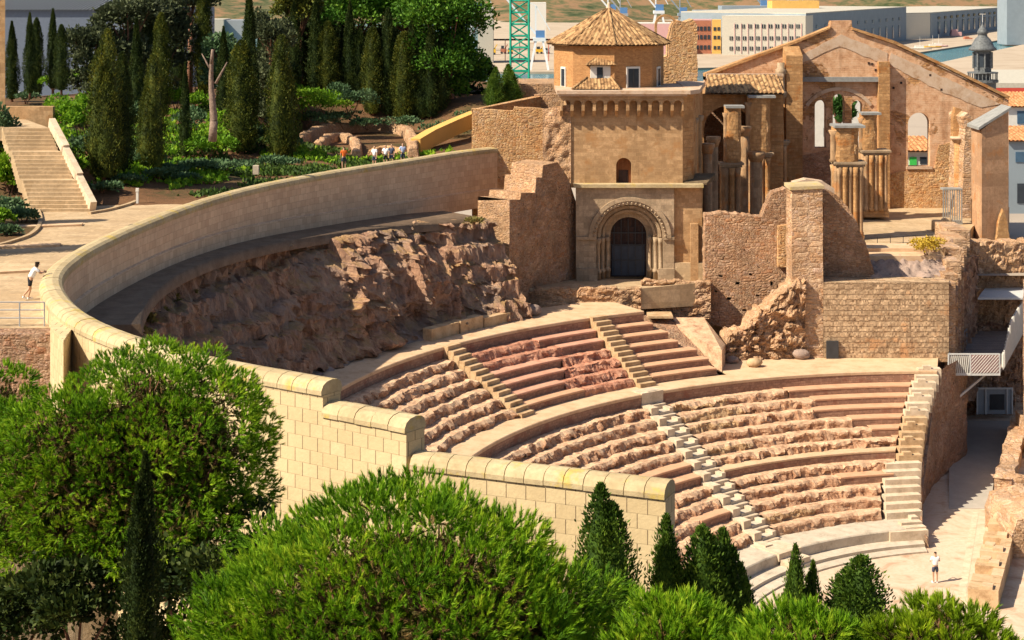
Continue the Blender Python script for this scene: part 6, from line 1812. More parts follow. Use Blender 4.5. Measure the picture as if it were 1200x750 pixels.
def trunk_mesh(h, r0, r1, mat, seed=0, bend=.0):
    b = MB(); p = Vector((0,0,-.4)); n = 6
    for i in range(n):
        q = Vector((bend*math.sin(seed+i*.9)*h*.06, bend*math.cos(seed*1.7+i)*h*.06, h*(i+1)/n))
        b.tube(p, q, lerp(r0,r1,i/n), lerp(r0,r1,(i+1)/n), 8, i in (0, n-1)); p = q
    me = D.meshes.new('trunk'); me.from_pydata([tuple(v) for v in b.v], [], b.f); me.materials.append(mat)
    for pl in me.polygons: pl.use_smooth = True
    return me
CYP = {}
def cyp_proto(kind):
    if kind not in CYP:
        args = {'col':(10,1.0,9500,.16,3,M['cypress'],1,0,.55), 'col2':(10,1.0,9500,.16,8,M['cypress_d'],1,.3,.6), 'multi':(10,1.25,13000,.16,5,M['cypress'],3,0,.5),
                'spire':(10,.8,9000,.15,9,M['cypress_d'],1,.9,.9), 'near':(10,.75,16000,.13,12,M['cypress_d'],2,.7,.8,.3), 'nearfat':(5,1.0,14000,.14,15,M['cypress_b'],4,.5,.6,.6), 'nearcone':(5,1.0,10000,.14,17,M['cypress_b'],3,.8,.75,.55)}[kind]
        CYP[kind] = (cypress_mesh(*args), trunk_mesh(args[0]*.5, .14, .05, M['bark']), args[0], args[1])
    return CYP[kind]
def march(px, py, lo=70):
    for k in range(600):
        Y = lo+k*.25
        if garden_z(xat(px,Y), Y) >= zat(py, Y): return Y
    return None
def cypress(px, pyb, pyt, wpx, Y, kind, label, group='cypress trees in the garden', zb=None, cat='cypress'):
    cm, tm, h0, r0 = cyp_proto(kind)
    if group.endswith('garden') and not kind.startswith('near'): Y = march(px, pyb) or Y
    x = xat(px, Y)
    zb = zat(pyb, Y) if zb is None else zb
    zt = zat(pyt, Y); h = zt-zb
    root = empty('cypress_tree', (x, Y, zb), label, cat, group, RND.random()*6.28)
    s = h/h0; w = (wpx*Y/FPX/2)/r0*(1.1 if not kind.startswith('near') else (1.42 if kind != 'near' else 1.15))
    c = link('crown', cm, root, (0,0,.03*h)); c.scale = (w, w, s*.97)
    t = link('trunk', tm, root); t.scale = (w*1.1, w*1.1, s)
    return root
gy = lambda px, py: None
C_ = [  # px, base, top, width, Y, kind, label
 (14,119,24,17,118,'spire','slim pointed cypress nearest the left border beside the tan building'),
 (35,112,14,15,121,'spire','left tip of the close cypress pair before the ribbed hall'),
 (43,114,20,16,119,'col2','right, rounder one of the close cypress pair before the ribbed hall'),
 (62,106,9,15,122,'spire','tall thin cypress before the hall roof left of the grey-leaved tree'),
 (72,108,28,17,119,'col2','darker thicker cypress just right of the tall thin one by the hall'),
 (122,212,33,40,105,'multi','broad many-tipped cypress standing right beside the garden stairs'),
 (143,205,60,26,108,'col2','dark half of the big cypress clump, right of the many-tipped cypress'),
 (178,201,62,34,107,'multi','squat dark cypress to the right of the big clump, over the soil bed'),
 (189,140,14,22,121,'col','tall cypress rising behind the squat dark one'),
 (209,112,-14,19,124,'col2','very tall narrow cypress cut off by the picture top, left of the bare trunk'),
 (217,186,72,13,112,'spire','small needle-thin cypress standing alone in the light green bed'),
 (238,118,-16,22,123,'col','tall olive-green cypress behind the bare grey trunk'),
 (283,181,46,34,111,'col','stout cypress with lit left side, front left of the middle pair'),
 (292,150,-20,21,116,'spire','towering thin cypress rising out of the top of the frame, behind the stout middle one'),
 (330,186,40,38,111,'multi','stout many-stemmed cypress right of the middle gap, over the wall'),
 (357,108,18,18,128,'col','cypress behind the bright green bank, first right of the stout pair'),
 (384,112,24,24,127,'col','broad rounded cypress above the bright bank with a lit left side'),
 (401,112,22,22,131,'col2','dark cypress close behind the broad rounded one'),
 (421,120,32,20,130,'col2','narrow dark cypress between the rounded one and the lit spindle'),
 (437,136,31,24,126,'col','lit spindle-shaped cypress at the right end of the green bank'),
 (455,138,8,18,130,'col2','tall dark cypress right behind the lit spindle'),
 (474,143,36,29,126,'col','wide cypress with a round top in front of the dark pine'),
 (495,140,62,22,128,'col2','short dark cypress right of the wide round-topped one'),
 (515,132,40,22,133,'col2','dark cypress under the right side of the large pine'),
 (160,150,20,18,118,'spire','slim dark cypress behind the big many-tipped clump'),
 (176,128,4,17,124,'col2','slim tall cypress reaching the picture top above the squat dark one'),
 (262,140,30,17,118,'spire','slim dark cypress just left of the stout middle one'),
 (308,140,26,19,122,'col2','slim dark cypress between the two stout middle ones'),
 (345,112,2,17,126,'col2','tall dark cypress reaching the picture top, above the bank left end'),
 (370,112,-6,18,128,'spire','tall slim cypress behind the bank, between the first and the rounded one'),
 (410,118,0,19,128,'spire','tall slim cypress behind the narrow dark one, near the picture top'),
 (484,142,20,20,126,'col2','tall dark cypress right behind the wide round-topped one'),
 (505,140,30,20,128,'col2','slim dark cypress before the left side of the large pine'),
 (579,128,78,17,150,'nearcone','small dark conical cypress left of the green crane foot'),
 (598,128,75,21,151,'nearcone','small rounder cypress touching the green crane foot'),
]
for a in C_: cypress(*a)
for i, (px, Y) in enumerate(((-62,88),(-95,97))):
    cm, tm, h0, r0 = cyp_proto('col'); x = xat(px,Y)
    r_ = empty('cypress_tree', (x, Y, garden_z(x,Y)), ['nearer cypress just outside the left border, shading the garden path','farther cypress just outside the left border, shading the garden path'][i], 'cypress')
    c = link('crown', cm, r_, (0,0,.2)); c.scale = (1.2,1.2,.95); link('trunk', tm, r_)
# the bare trunk
r_ = empty('bare_tree', (xat(249,112), 112, zat(158,112)), 'dead tree trunk, grey and bare, against the tall olive-green cypress', 'tree')
me = trunk_mesh(zat(58,112)-zat(158,112), .27, .09, M['bark_pale'], 2, .35); link('trunk', me, r_)
b = MB(); hh = zat(58,112)-zat(158,112); b.tube((.2,0,hh*.6),(.9,.1,hh*.85),.1,.04,6); o = b.build('branch', M['bark_pale'], r_, True)
b = MB(); b.tube((0,0,hh*.72),(-.7,.2,hh*.95),.09,.03,6); o = b.build('branch', M['bark_pale'], r_, True)

def blob_cloud(blobs, n, leaf, seed, mat, name='crown', up=.35, asp=.42, fill=.35):
    """leaves over a set of ellipsoid clumps (x,y,z,rx,ry,rz)"""
    rng = np.random.default_rng(seed)
    wts = np.array([b_[3]*b_[4]+b_[3]*b_[5] for b_ in blobs]); wts = wts/wts.sum()
    idx = rng.choice(len(blobs), n, p=wts); B = np.array(blobs)[idx]
    d = unit(rng.normal(size=(n,3))); d[:,2] = np.where(d[:,2] < -.35, -d[:,2]*.6, d[:,2]); d = unit(d)
    q = np.where(rng.random(n) < fill, rng.random(n)**.4, 1.0+.10*rng.normal(size=n))
    P = B[:,:3]+d*B[:,3:6]*q[:,None]
    A = unit(d+np.array([0,0,up])+rng.normal(size=(n,3))*.55)
    V, F = leaf_quads(P, A, leaf*(.6+.9*rng.random(n)), leaf*asp*(.6+.6*rng.random(n)), rng)
    bt = rng.random(len(blobs))[idx]
    T = np.clip(.45*bt+.6*rng.random(n), 0, 1)
    return np_mesh(name, V, F, mat, np.repeat(T, 4))
def lumps(c, R, n, k, seed, top=True):
    rng = np.random.default_rng(seed); out = []
    for i in range(n):
        d = rng.normal(size=3); d /= np.linalg.norm(d)
        if top and d[2] < -.25: d[2] *= -.5
        f = .45+.5*rng.random()
        s = k*(.7+.6*rng.random())
        out.append((c[0]+d[0]*R[0]*f, c[1]+d[1]*R[1]*f, c[2]+d[2]*R[2]*f, R[0]*s, R[1]*s, R[2]*s*.9))
    return out
def shrub(name, px, py, wpx, hpx, mat, label, n=1400, leaf=.2, seed=0, group='shrubs in the garden', Y=None, z=None, cat='shrub'):
    if Y is None:
        # stand it on the garden slope along that line of sight
        lo = 60
        for k in range(400):
            Y = lo+k*.25
            if garden_z(xat(px,Y), Y) >= zat(py, Y): break
    zb = zat(py, Y) if z is None else z
    w = wpx*Y/FPX/2*1.25; h = hpx*Y/FPX*1.2
    root = empty(name, (xat(px,Y), Y, zb), label, cat, group)
    bl = lumps((0,0,h*.45), (w*.95,w*.85,h*.52), 9, .42, seed)
    me = blob_cloud(bl, n, leaf, seed, mat, 'foliage'); link('foliage', me, root)
    b = MB(); 
    for i in range(4): b.tube((0,0,-.2), (bl[i][0]*.8, bl[i][1]*.8, bl[i][2]), .05, .02, 5, False)
    b.build('stem', M['bark'], root, True)
    return root
S_ = [
 (78,146,44,34,'shrub','bright green shrub right of the stair head',1600),(96,170,48,44,'shrub','tall lush green shrub beside the stairs, left of the big cypress',2200),
 (98,188,36,28,'shrub_d','dull shrub low on the soil bed below the lush one',900),(62,104,24,14,'shrub','yellow-green shrub between the thin cypresses by the hall',700),(92,104,30,18,'shrub','long light green shrub under the grey-leaved tree',900),
 (30,122,22,12,'shrub_d','dark green shrub at the stair head between two cypresses',600),(12,228,34,34,'shrub','leafy bright shrub in the bed at the left border',1500),(8,252,40,16,'shrub_d','low grey-green cushion plant at the left border',800),
 (6,196,30,60,'shrub_d','tall dark bush at the left border beside the stairs',1500),
 (243,186,50,34,'shrub','broad bright shrub below the bare trunk',1900),(262,172,34,36,'shrub','bright leafy shrub left of the stout middle cypress',1300),(206,128,30,22,'shrub','light green shrub behind the needle-thin cypress',900),(228,130,26,18,'shrub','light green shrub under the tall olive-green cypress',800),
 (308,120,22,36,'shrub','bright green gap shrub between the stout middle cypresses',900),
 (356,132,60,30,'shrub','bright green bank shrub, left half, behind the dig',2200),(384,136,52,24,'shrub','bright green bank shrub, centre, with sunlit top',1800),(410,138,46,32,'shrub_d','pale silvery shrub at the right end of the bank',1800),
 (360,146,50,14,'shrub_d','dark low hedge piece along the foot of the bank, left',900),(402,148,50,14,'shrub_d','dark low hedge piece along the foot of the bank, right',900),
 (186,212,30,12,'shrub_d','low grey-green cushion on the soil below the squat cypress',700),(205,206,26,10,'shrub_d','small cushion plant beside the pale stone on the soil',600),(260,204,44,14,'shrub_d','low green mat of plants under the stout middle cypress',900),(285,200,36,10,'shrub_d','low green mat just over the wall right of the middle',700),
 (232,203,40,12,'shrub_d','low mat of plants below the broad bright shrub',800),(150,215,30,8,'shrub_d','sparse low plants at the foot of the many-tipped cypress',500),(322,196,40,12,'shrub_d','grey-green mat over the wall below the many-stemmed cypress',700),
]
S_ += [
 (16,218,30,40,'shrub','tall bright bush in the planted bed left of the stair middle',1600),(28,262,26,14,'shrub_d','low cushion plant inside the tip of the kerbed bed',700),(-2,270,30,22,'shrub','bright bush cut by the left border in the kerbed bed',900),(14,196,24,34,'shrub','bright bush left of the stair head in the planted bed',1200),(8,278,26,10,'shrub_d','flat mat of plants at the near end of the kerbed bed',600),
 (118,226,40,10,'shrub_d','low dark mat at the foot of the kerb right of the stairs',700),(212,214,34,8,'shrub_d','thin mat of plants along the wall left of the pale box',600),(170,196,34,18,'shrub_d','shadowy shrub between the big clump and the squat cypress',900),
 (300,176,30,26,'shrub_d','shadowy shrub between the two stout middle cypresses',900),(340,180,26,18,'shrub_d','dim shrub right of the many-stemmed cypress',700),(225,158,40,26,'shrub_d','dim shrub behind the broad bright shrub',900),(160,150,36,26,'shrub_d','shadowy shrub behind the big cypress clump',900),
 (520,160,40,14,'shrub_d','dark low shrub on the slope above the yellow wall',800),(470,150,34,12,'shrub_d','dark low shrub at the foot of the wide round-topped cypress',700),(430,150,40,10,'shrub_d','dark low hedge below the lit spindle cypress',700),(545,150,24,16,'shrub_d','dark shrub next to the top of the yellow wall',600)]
for i, a in enumerate(S_): shrub('shrub', a[0], a[1], a[2], a[3], M[a[4]], a[5], a[6], .22, 100+i)
# plants on the ruins
shrub('shrub', 1086, 301, 38, 20, M['shrub_y'], 'yellow flowering bush on the rubble before the courtyard', 1300, .16, 300, None, 130.0)
shrub('shrub', 556, 300, 16, 8, M['dry_grass'], 'dry tuft on top of the rock slope near the buttress', 300, .2, 301, 'tufts on the rock slope', 121, 17.0)
for i, (px, py, w, h) in enumerate([(166,378,30,14),(150,392,36,16),(200,356,26,12),(135,385,20,12),(215,346,20,10),(182,366,24,10)]):
    x, y, z = G(px, py, 16.6)
    shrub('grass_tuft', px, py, w, h, M['dry_grass'], ['olive grass tuft third along the left rim of the rock slope','widest grass tuft low on the left rim of the rock slope','grass tuft fourth along the left rim of the rock slope','small grass tuft nearest the curved wall on the rock rim','last small grass tuft on the right of the rim plants','low grass tuft in the middle of the rim plants'][i], 500, .22, 310+i, 'tufts on the rock slope', y, z-.3, 'grass tuft')

# ---------------------------------------------------------------- broad trees of the garden
def broad_tree(name, px, pyb, Y, cpx, cpy, rpx, rpy, mat, label, n=5000, leaf=.28, seed=0, k=.36, nl=16, group=None, bark='bark', cat='tree', low=False):
    x = xat(px, Y); zb = min(zat(pyb, Y), garden_z(x, Y)) if name != 'palm_crown' else 12
    root = empty(name, (x, Y, zb), label, cat, group)
    c = (xat(cpx,Y)-x, 0, zat(cpy,Y)-zb); R = (rpx*Y/FPX, rpx*Y/FPX*.85, rpy*Y/FPX)
    bl = lumps(c, R, nl, k, seed)
    if low:
        bl += lumps((c[0], 0, c[2]*.5), (R[0]*.95, R[1]*.95, c[2]*.5), nl, .34, seed+7, False)
    link('crown', blob_cloud(bl, n, leaf, seed, mat), root)
    b = MB(); mid = Vector((c[0]*.5, 0, max(.5, c[2]-R[2]*.7)))
    b.tube((0,0,-.5), mid, .30, .22, 8)
    o = b.build('trunk', M[bark], root, True)
    lb = MB()
    for q in bl[:9]: lb.tube(mid, q[:3], .14, .04, 6, False)
    lb.build('limb', M[bark], o, True)
    return root
broad_tree('grey_leaved_tree', 105, 104, 150, 108, 62, 34, 42, M['olive'], 'round grey-leaved tree behind the many-tipped cypress', 8000, .3, 21, low=True)
broad_tree('grey_leaved_tree', 152, 100, 152, 150, 32, 40, 46, M['olive'], 'larger dark grey-leaved tree filling the gap behind the squat cypress', 9000, .3, 22, low=True)
broad_tree('olive_tree', 318, 105, 152, 318, 45, 26, 36, M['olive'], 'olive-green tree with pale top behind the middle cypresses', 7000, .28, 23, low=True)
broad_tree('olive_tree', 352, 100, 170, 350, 18, 30, 40, M['cypress'], 'dark olive tree cut by the picture top, left of the pines', 5000, .28, 24)
broad_tree('garden_pine', 420, 120, 172, 412, 18, 52, 46, M['pine_far'], 'bright green pine with orange trunk behind the cypress row', 12000, .3, 25, .34, 22, 'pines of the garden')
broad_tree('garden_pine', 530, 128, 168, 524, 38, 58, 62, M['pine_far'], 'large dark-green round pine at the right end of the garden', 24000, .3, 26, .32, 30, 'pines of the garden', low=True)
broad_tree('garden_pine', 475, 122, 174, 476, 10, 48, 42, M['pine_far'], 'pine between the bright pine and the large round one', 12000, .3, 27, .34, 22, 'pines of the garden')
broad_tree('palm_crown', 980, 190, 178, 983, 132, 12, 22, M['palm'], 'green fronds showing through the arched church windows', 900, .6, 28, .4, 8)
broad_tree('garden_tree', 222, 100, 165, 226, 6, 30, 24, M['olive'], 'dim tree behind the tall narrow cypress at the picture top', 3500, .3, 29)

for i, a in enumerate([
 (190,112,160,186,48,38,58,'olive','dense dim tree between the cypresses left of the needle-thin one',6000),
 (268,112,156,262,78,26,34,'shrub_d','dark leafy tree left of the stout middle cypress, at mid height',3500),
 (312,112,160,310,92,34,30,'cypress_d','dark bushy tree low between the stout middle cypresses',4000),
 (345,112,176,346,72,30,44,'cypress_d','dark dense tree left of the first bank cypress',5000),
 (372,112,178,372,52,30,50,'cypress_d','dark dense tree behind the first two bank cypresses',5000),
 (402,112,180,402,72,34,54,'cypress_d','dark dense tree behind the broad rounded cypress',6000),
 (448,118,178,446,70,36,56,'cypress_d','dark dense tree behind the lit spindle cypress',6000),
 (492,124,180,494,80,40,52,'cypress_d','dark dense tree under the left side of the large pine',6000),
 (540,126,176,540,98,34,38,'cypress_d','dark dense tree under the right side of the large pine',5000)]):
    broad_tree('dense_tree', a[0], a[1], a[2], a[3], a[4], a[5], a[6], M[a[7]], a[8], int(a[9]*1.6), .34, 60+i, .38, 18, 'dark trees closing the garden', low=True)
# ---------------------------------------------------------------- pines close to the viewer: crowns made of needle brushes
def brushes(P, A, nn, L, wd, rng, al):
    """nn needles per brush at P along A; al = length of the needle-bearing shoot"""
    n = len(P); m = n*nn
    Pr = np.repeat(P, nn, 0); Ar = np.repeat(A, nn, 0)
    t = rng.random((m,1))**.8
    k = np.repeat(.6+.8*rng.random((n,1)), nn, 0)
    base = Pr + Ar*(t*al*k)
    side = unit(np.cross(Ar, rng.normal(size=(m,3))))
    sp = (.22+.55*rng.random((m,1)))*(1.2-.75*t)
    d = unit(Ar + side*sp)
    Ln = L*(.7+.5*rng.random((m,1)))*(.7+.3*k)
    wv = unit(np.cross(d, rng.normal(size=(m,3))))*wd
    V = np.empty((m,3,3)); V[:,0] = base-wv; V[:,1] = base+wv; V[:,2] = base+d*Ln
    return V.reshape(-1,3)
def near_pine(name, base, blobs, n, label, mat, L=.17, wd=.009, nn=26, seed=0, upw=.7, al=.25, group='stone pines in the foreground'):
    rng = np.random.default_rng(seed)
    root = empty(name, base, label, 'pine tree', group)
    B0 = np.array(blobs)
    wts = B0[:,3]*B0[:,4]+B0[:,3]*B0[:,5]; wts /= wts.sum()
    idx = rng.choice(len(B0), n, p=wts); B = B0[idx]
    cc = B0[:,:3].mean(0); ow = unit(B[:,:3]-cc+np.array([0,0,.35])*B[:,3:4])
    d = unit(rng.normal(size=(n,3))); dt = (d*ow).sum(1)
    d = np.where((dt < -.15)[:,None], d-2*dt[:,None]*ow, d)          # needles sit on the outer side of each clump
    q = 1-.35*rng.random(n)**2 + .05*rng.normal(size=n)
    P = B[:,:3]+d*B[:,3:6]*q[:,None]
    A = unit(d*.75+ow*.25+np.array([0,0,upw])+rng.normal(size=(n,3))*.25)
    V = brushes(P, A, nn, L, wd, rng, al)
    bt = rng.random(len(B0))[idx]
    T = np.clip(.5*bt+.6*rng.random(n)**1.1-.05, 0, 1)
    T = np.repeat(T, nn*3) + np.tile(np.array([-.12,-.12,.10]), n*nn)
    F = np.arange(len(V)).reshape(-1,3)
    link('crown', np_mesh('crown', V-np.array(base), F, M[mat], np.clip(T,0,1)), root)
    # brown inner needles, added to block light and give the crown dark gaps
    ni = n//2; d = unit(rng.normal(size=(ni,3))); ext = np.abs(B0[:,:3]-cc).max(0)
    bi = B0[rng.integers(0, len(B0), ni)]; Pi = cc+(bi[:,:3]-cc)*(.55+.32*rng.random((ni,1)))+d*bi[:,3:6]*.9
    Vi = brushes(Pi, d, 14, L*1.1, wd*1.3, rng, al)
    link('inner_shade_needles', np_mesh('inner_shade_needles', Vi-np.array(base), np.arange(len(Vi)).reshape(-1,3), M['shade_needles'], np.repeat(rng.random(ni), 14*3)), root)
    b = MB(); c = B0[:,:3].mean(0); low = B0[:,2].min()
    top = Vector((c[0]-base[0], c[1]-base[1], max(.8, low-base[2]-.3)))
    b.tube((0,0,-.8), top*.55, .30, .24, 10); b.tube(top*.55, top, .24, .20, 10)
    tk = b.build('trunk', M['bark'], root, True)
    lb = MB()
    for q in B0[::5]:
        e = (Vector(q[:3])-Vector(c))*.8+Vector(c)-Vector(base); mdp = top.lerp(e, .55)+Vector((0,0,-.25))
        lb.tube(top, mdp, .11, .06, 6, False); lb.tube(mdp, e, .06, .025, 6, False)
        for k in range(3):
            dd = Vector(rng.normal(size=3)); dd.normalize()
            lb.tube(e-(e-mdp)*.3, e+Vector((dd.x*q[3],dd.y*q[4],abs(dd.z)*q[5]))*.75, .03, .012, 5, False)
    lb.build('limb', M['bark'], tk, True)
    return root
def crown_px(cpx, cpy, rpx, rpy, Y, n, k, seed, depth=.8):
    """foliage clumps spread evenly over a dome, plus a few inside"""
    rng = np.random.default_rng(seed)
    c = W(cpx, cpy, Y); R = (rpx*Y/FPX, rpx*Y/FPX*depth, rpy*Y/FPX); out = []
    m = min(R)
    for i in range(n):
        zz = 1-1.92*(i+.5)/n; a = i*2.39996+seed; q = math.sqrt(max(0, 1-zz*zz))
        f = .70+.27*rng.random(); s_ = k*(.7+.45*rng.random())
        out.append((c[0]+R[0]*f*q*math.cos(a), c[1]+R[1]*f*q*math.sin(a), c[2]+R[2]*f*zz, R[0]*s_*1.1, R[1]*s_*1.1, R[0]*s_*.85))
    for i in range(n//2):
        d = rng.normal(size=3); d /= np.linalg.norm(d); f = .5*rng.random()
        out.append((c[0]+R[0]*f*d[0], c[1]+R[1]*f*d[1], c[2]+R[2]*f*d[2], R[0]*k*1.3, R[1]*k*1.3, R[2]*k*1.2))
    return out
# left pine
bl = crown_px(195,528,132,122,43,190,.125,41)+crown_px(65,570,110,115,42,110,.14,42)+crown_px(200,630,105,55,41.5,50,.16,54)
near_pine('stone_pine', (xat(230,43), 43, garden_z(xat(230,43),43)), bl, 30000, 'large bushy stone pine at the lower left, in front of the curved wall', 'pine', .11, .010, 16, 1, .35, .12)
bl = crown_px(-22,540,78,130,45.5,70,.16,44)
near_pine('stone_pine', (xat(-20,45.5), 45.5, garden_z(xat(-20,45.5),45.5)), bl, 8000, 'pine cut by the left border, behind the large bushy one', 'pine', .11, .010, 16, 2, .35, .12)
# front pine
bl = crown_px(470,745,238,165,26,200,.125,45)+crown_px(300,775,105,90,25,60,.17,46)+crown_px(645,760,105,105,26.5,70,.16,47)
near_pine('stone_pine', (xat(470,26), 26, garden_z(xat(470,26),26)), bl, 21000, 'big front stone pine with upright needle brushes at the bottom centre', 'pine', .10, .0075, 26, 3, .6, .15)
# bottom right pines
bl = crown_px(790,790,80,85,24.5,60,.18,48)
near_pine('stone_pine', (xat(800,24.5), 24.5, garden_z(xat(800,24.5),24.5)), bl, 4600, 'lower pine crown just right of the big front pine', 'pine', .10, .0075, 26, 4, .6, .15)
bl = crown_px(930,796,100,72,24,64,.17,50)
near_pine('stone_pine', (xat(935,24), 24, garden_z(xat(935,24),24)), bl, 4600, 'pine crown at the bottom edge below the small cypresses', 'pine', .10, .0075, 26, 5, .6, .15)
bl = crown_px(1095,790,100,72,24,64,.17,51)
near_pine('stone_pine', (xat(1110,24), 24, garden_z(xat(1110,24),24)), bl, 5200, 'yellow-green sunlit pine crown at the bottom right', 'pine_y', .10, .0075, 24, 6, .4, .11)
# cypresses close to the viewer
for a in [(167,800,528,40,35,'near','slim dark cypress rising in front of the large bushy stone pine'),
          (711,735,566,54,45,'nearcone','pointed dark cypress against the pale wall, left of its end'),
          (783,760,604,40,46,'nearcone','dark cypress standing right at the end of the pale wall'),
          (826,790,614,56,46.5,'nearfat','broad bright cypress, widest of the clump below the seating'),
          (852,790,618,40,47,'nearfat','cypress with forked tips at the right of the clump below the seating'),
          (872,780,660,28,47.5,'nearcone','small dark cypress at the right foot of the clump below the seating'),
          (931,780,636,28,46,'nearcone','thin cypress alone in front of the orchestra step'),
          (950,780,656,22,46.3,'nearcone','small dark cypress touching the thin one before the orchestra'),
          (1001,790,650,62,46,'nearfat','round full cypress before the orchestra floor'),
          (1024,780,683,20,46.4,'nearcone','tiny dark cypress at the right foot of the round full one')]:
    cypress(*a, group='cypress trees in the foreground')
# leafy undergrowth on the shaded hillside below the pines
for i, (px, py, w, h, Y, lab) in enumerate([(20,770,110,80,41,'dark undergrowth bush in the lower left corner'),(90,775,100,90,40,'dark undergrowth bush left of the slim front cypress'),(225,770,110,120,40,'tall dark undergrowth bush right of the slim front cypress'),
    (150,700,130,90,44,'tall dark bush against the foot of the curved wall behind the slim front cypress'),(60,690,120,80,46,'dark bush on the slope under the left border pine'),(185,805,160,125,43,'dark bush at the bottom edge behind the slim front cypress'),(300,720,120,110,42,'dark bush between the large bushy pine and the front pine')]):
    shrub('undergrowth_bush', px, py, w, h, M['cypress_d'], lab, 3500, .14, 400+i, 'undergrowth below the pines', Y, zat(py,Y), 'bush')

# ground cover of the garden: ivy and grass nobody could count
def cover(name, n, mat, thr, seed, leaf, area):
    rng = np.random.default_rng(seed); P = []
    while len(P) < n:
        px, th, d = 0, rng.uniform(*area[0]), rng.uniform(*area[1])
        x, y, _ = pol(wall_r(th)+d, th)
        k = fbm(x, y, seed, .22)
        if k < thr: continue
        if abs((x-STP0[0])*u_.y-(y-STP0[1])*u_.x) < 3.0 and -2 < (x-STP0[0])*u_.x+(y-STP0[1])*u_.y < 16: continue
        if th > 155 and d < 11: continue
        if math.hypot((x-EXC[0])/8.0, (y-EXC[1]-2)/11.0) < 1.0: continue
        P.append((x, y, garden_z(x, y)+.25*rng.random()*min(1, (k-thr)*4)))
    P = np.array(P); A = unit(np.array([0,0,.8])+rng.normal(size=(n,3))*.6)
    V, F = leaf_quads(P, A, leaf*(.6+.9*rng.random(n)), leaf*.4*(.6+.6*rng.random(n)), rng)
    o = link(name, np_mesh(name, V, F, mat, np.repeat(rng.random(n), 4)))
    tag(o, None, None, None, 'stuff'); return o
tag(cover('ground_ivy', 34000, M['ivy'], .02, 3, .28, ((128, 186), (1.2, 34))), 'dark ground ivy spreading over the red soil of the garden', 'ground cover')
tag(cover('meadow_grass', 26000, M['shrub'], .10, 11, .30, ((122, 176), (7, 36))), 'bright green grass and low herbs between the cypresses', 'grass')
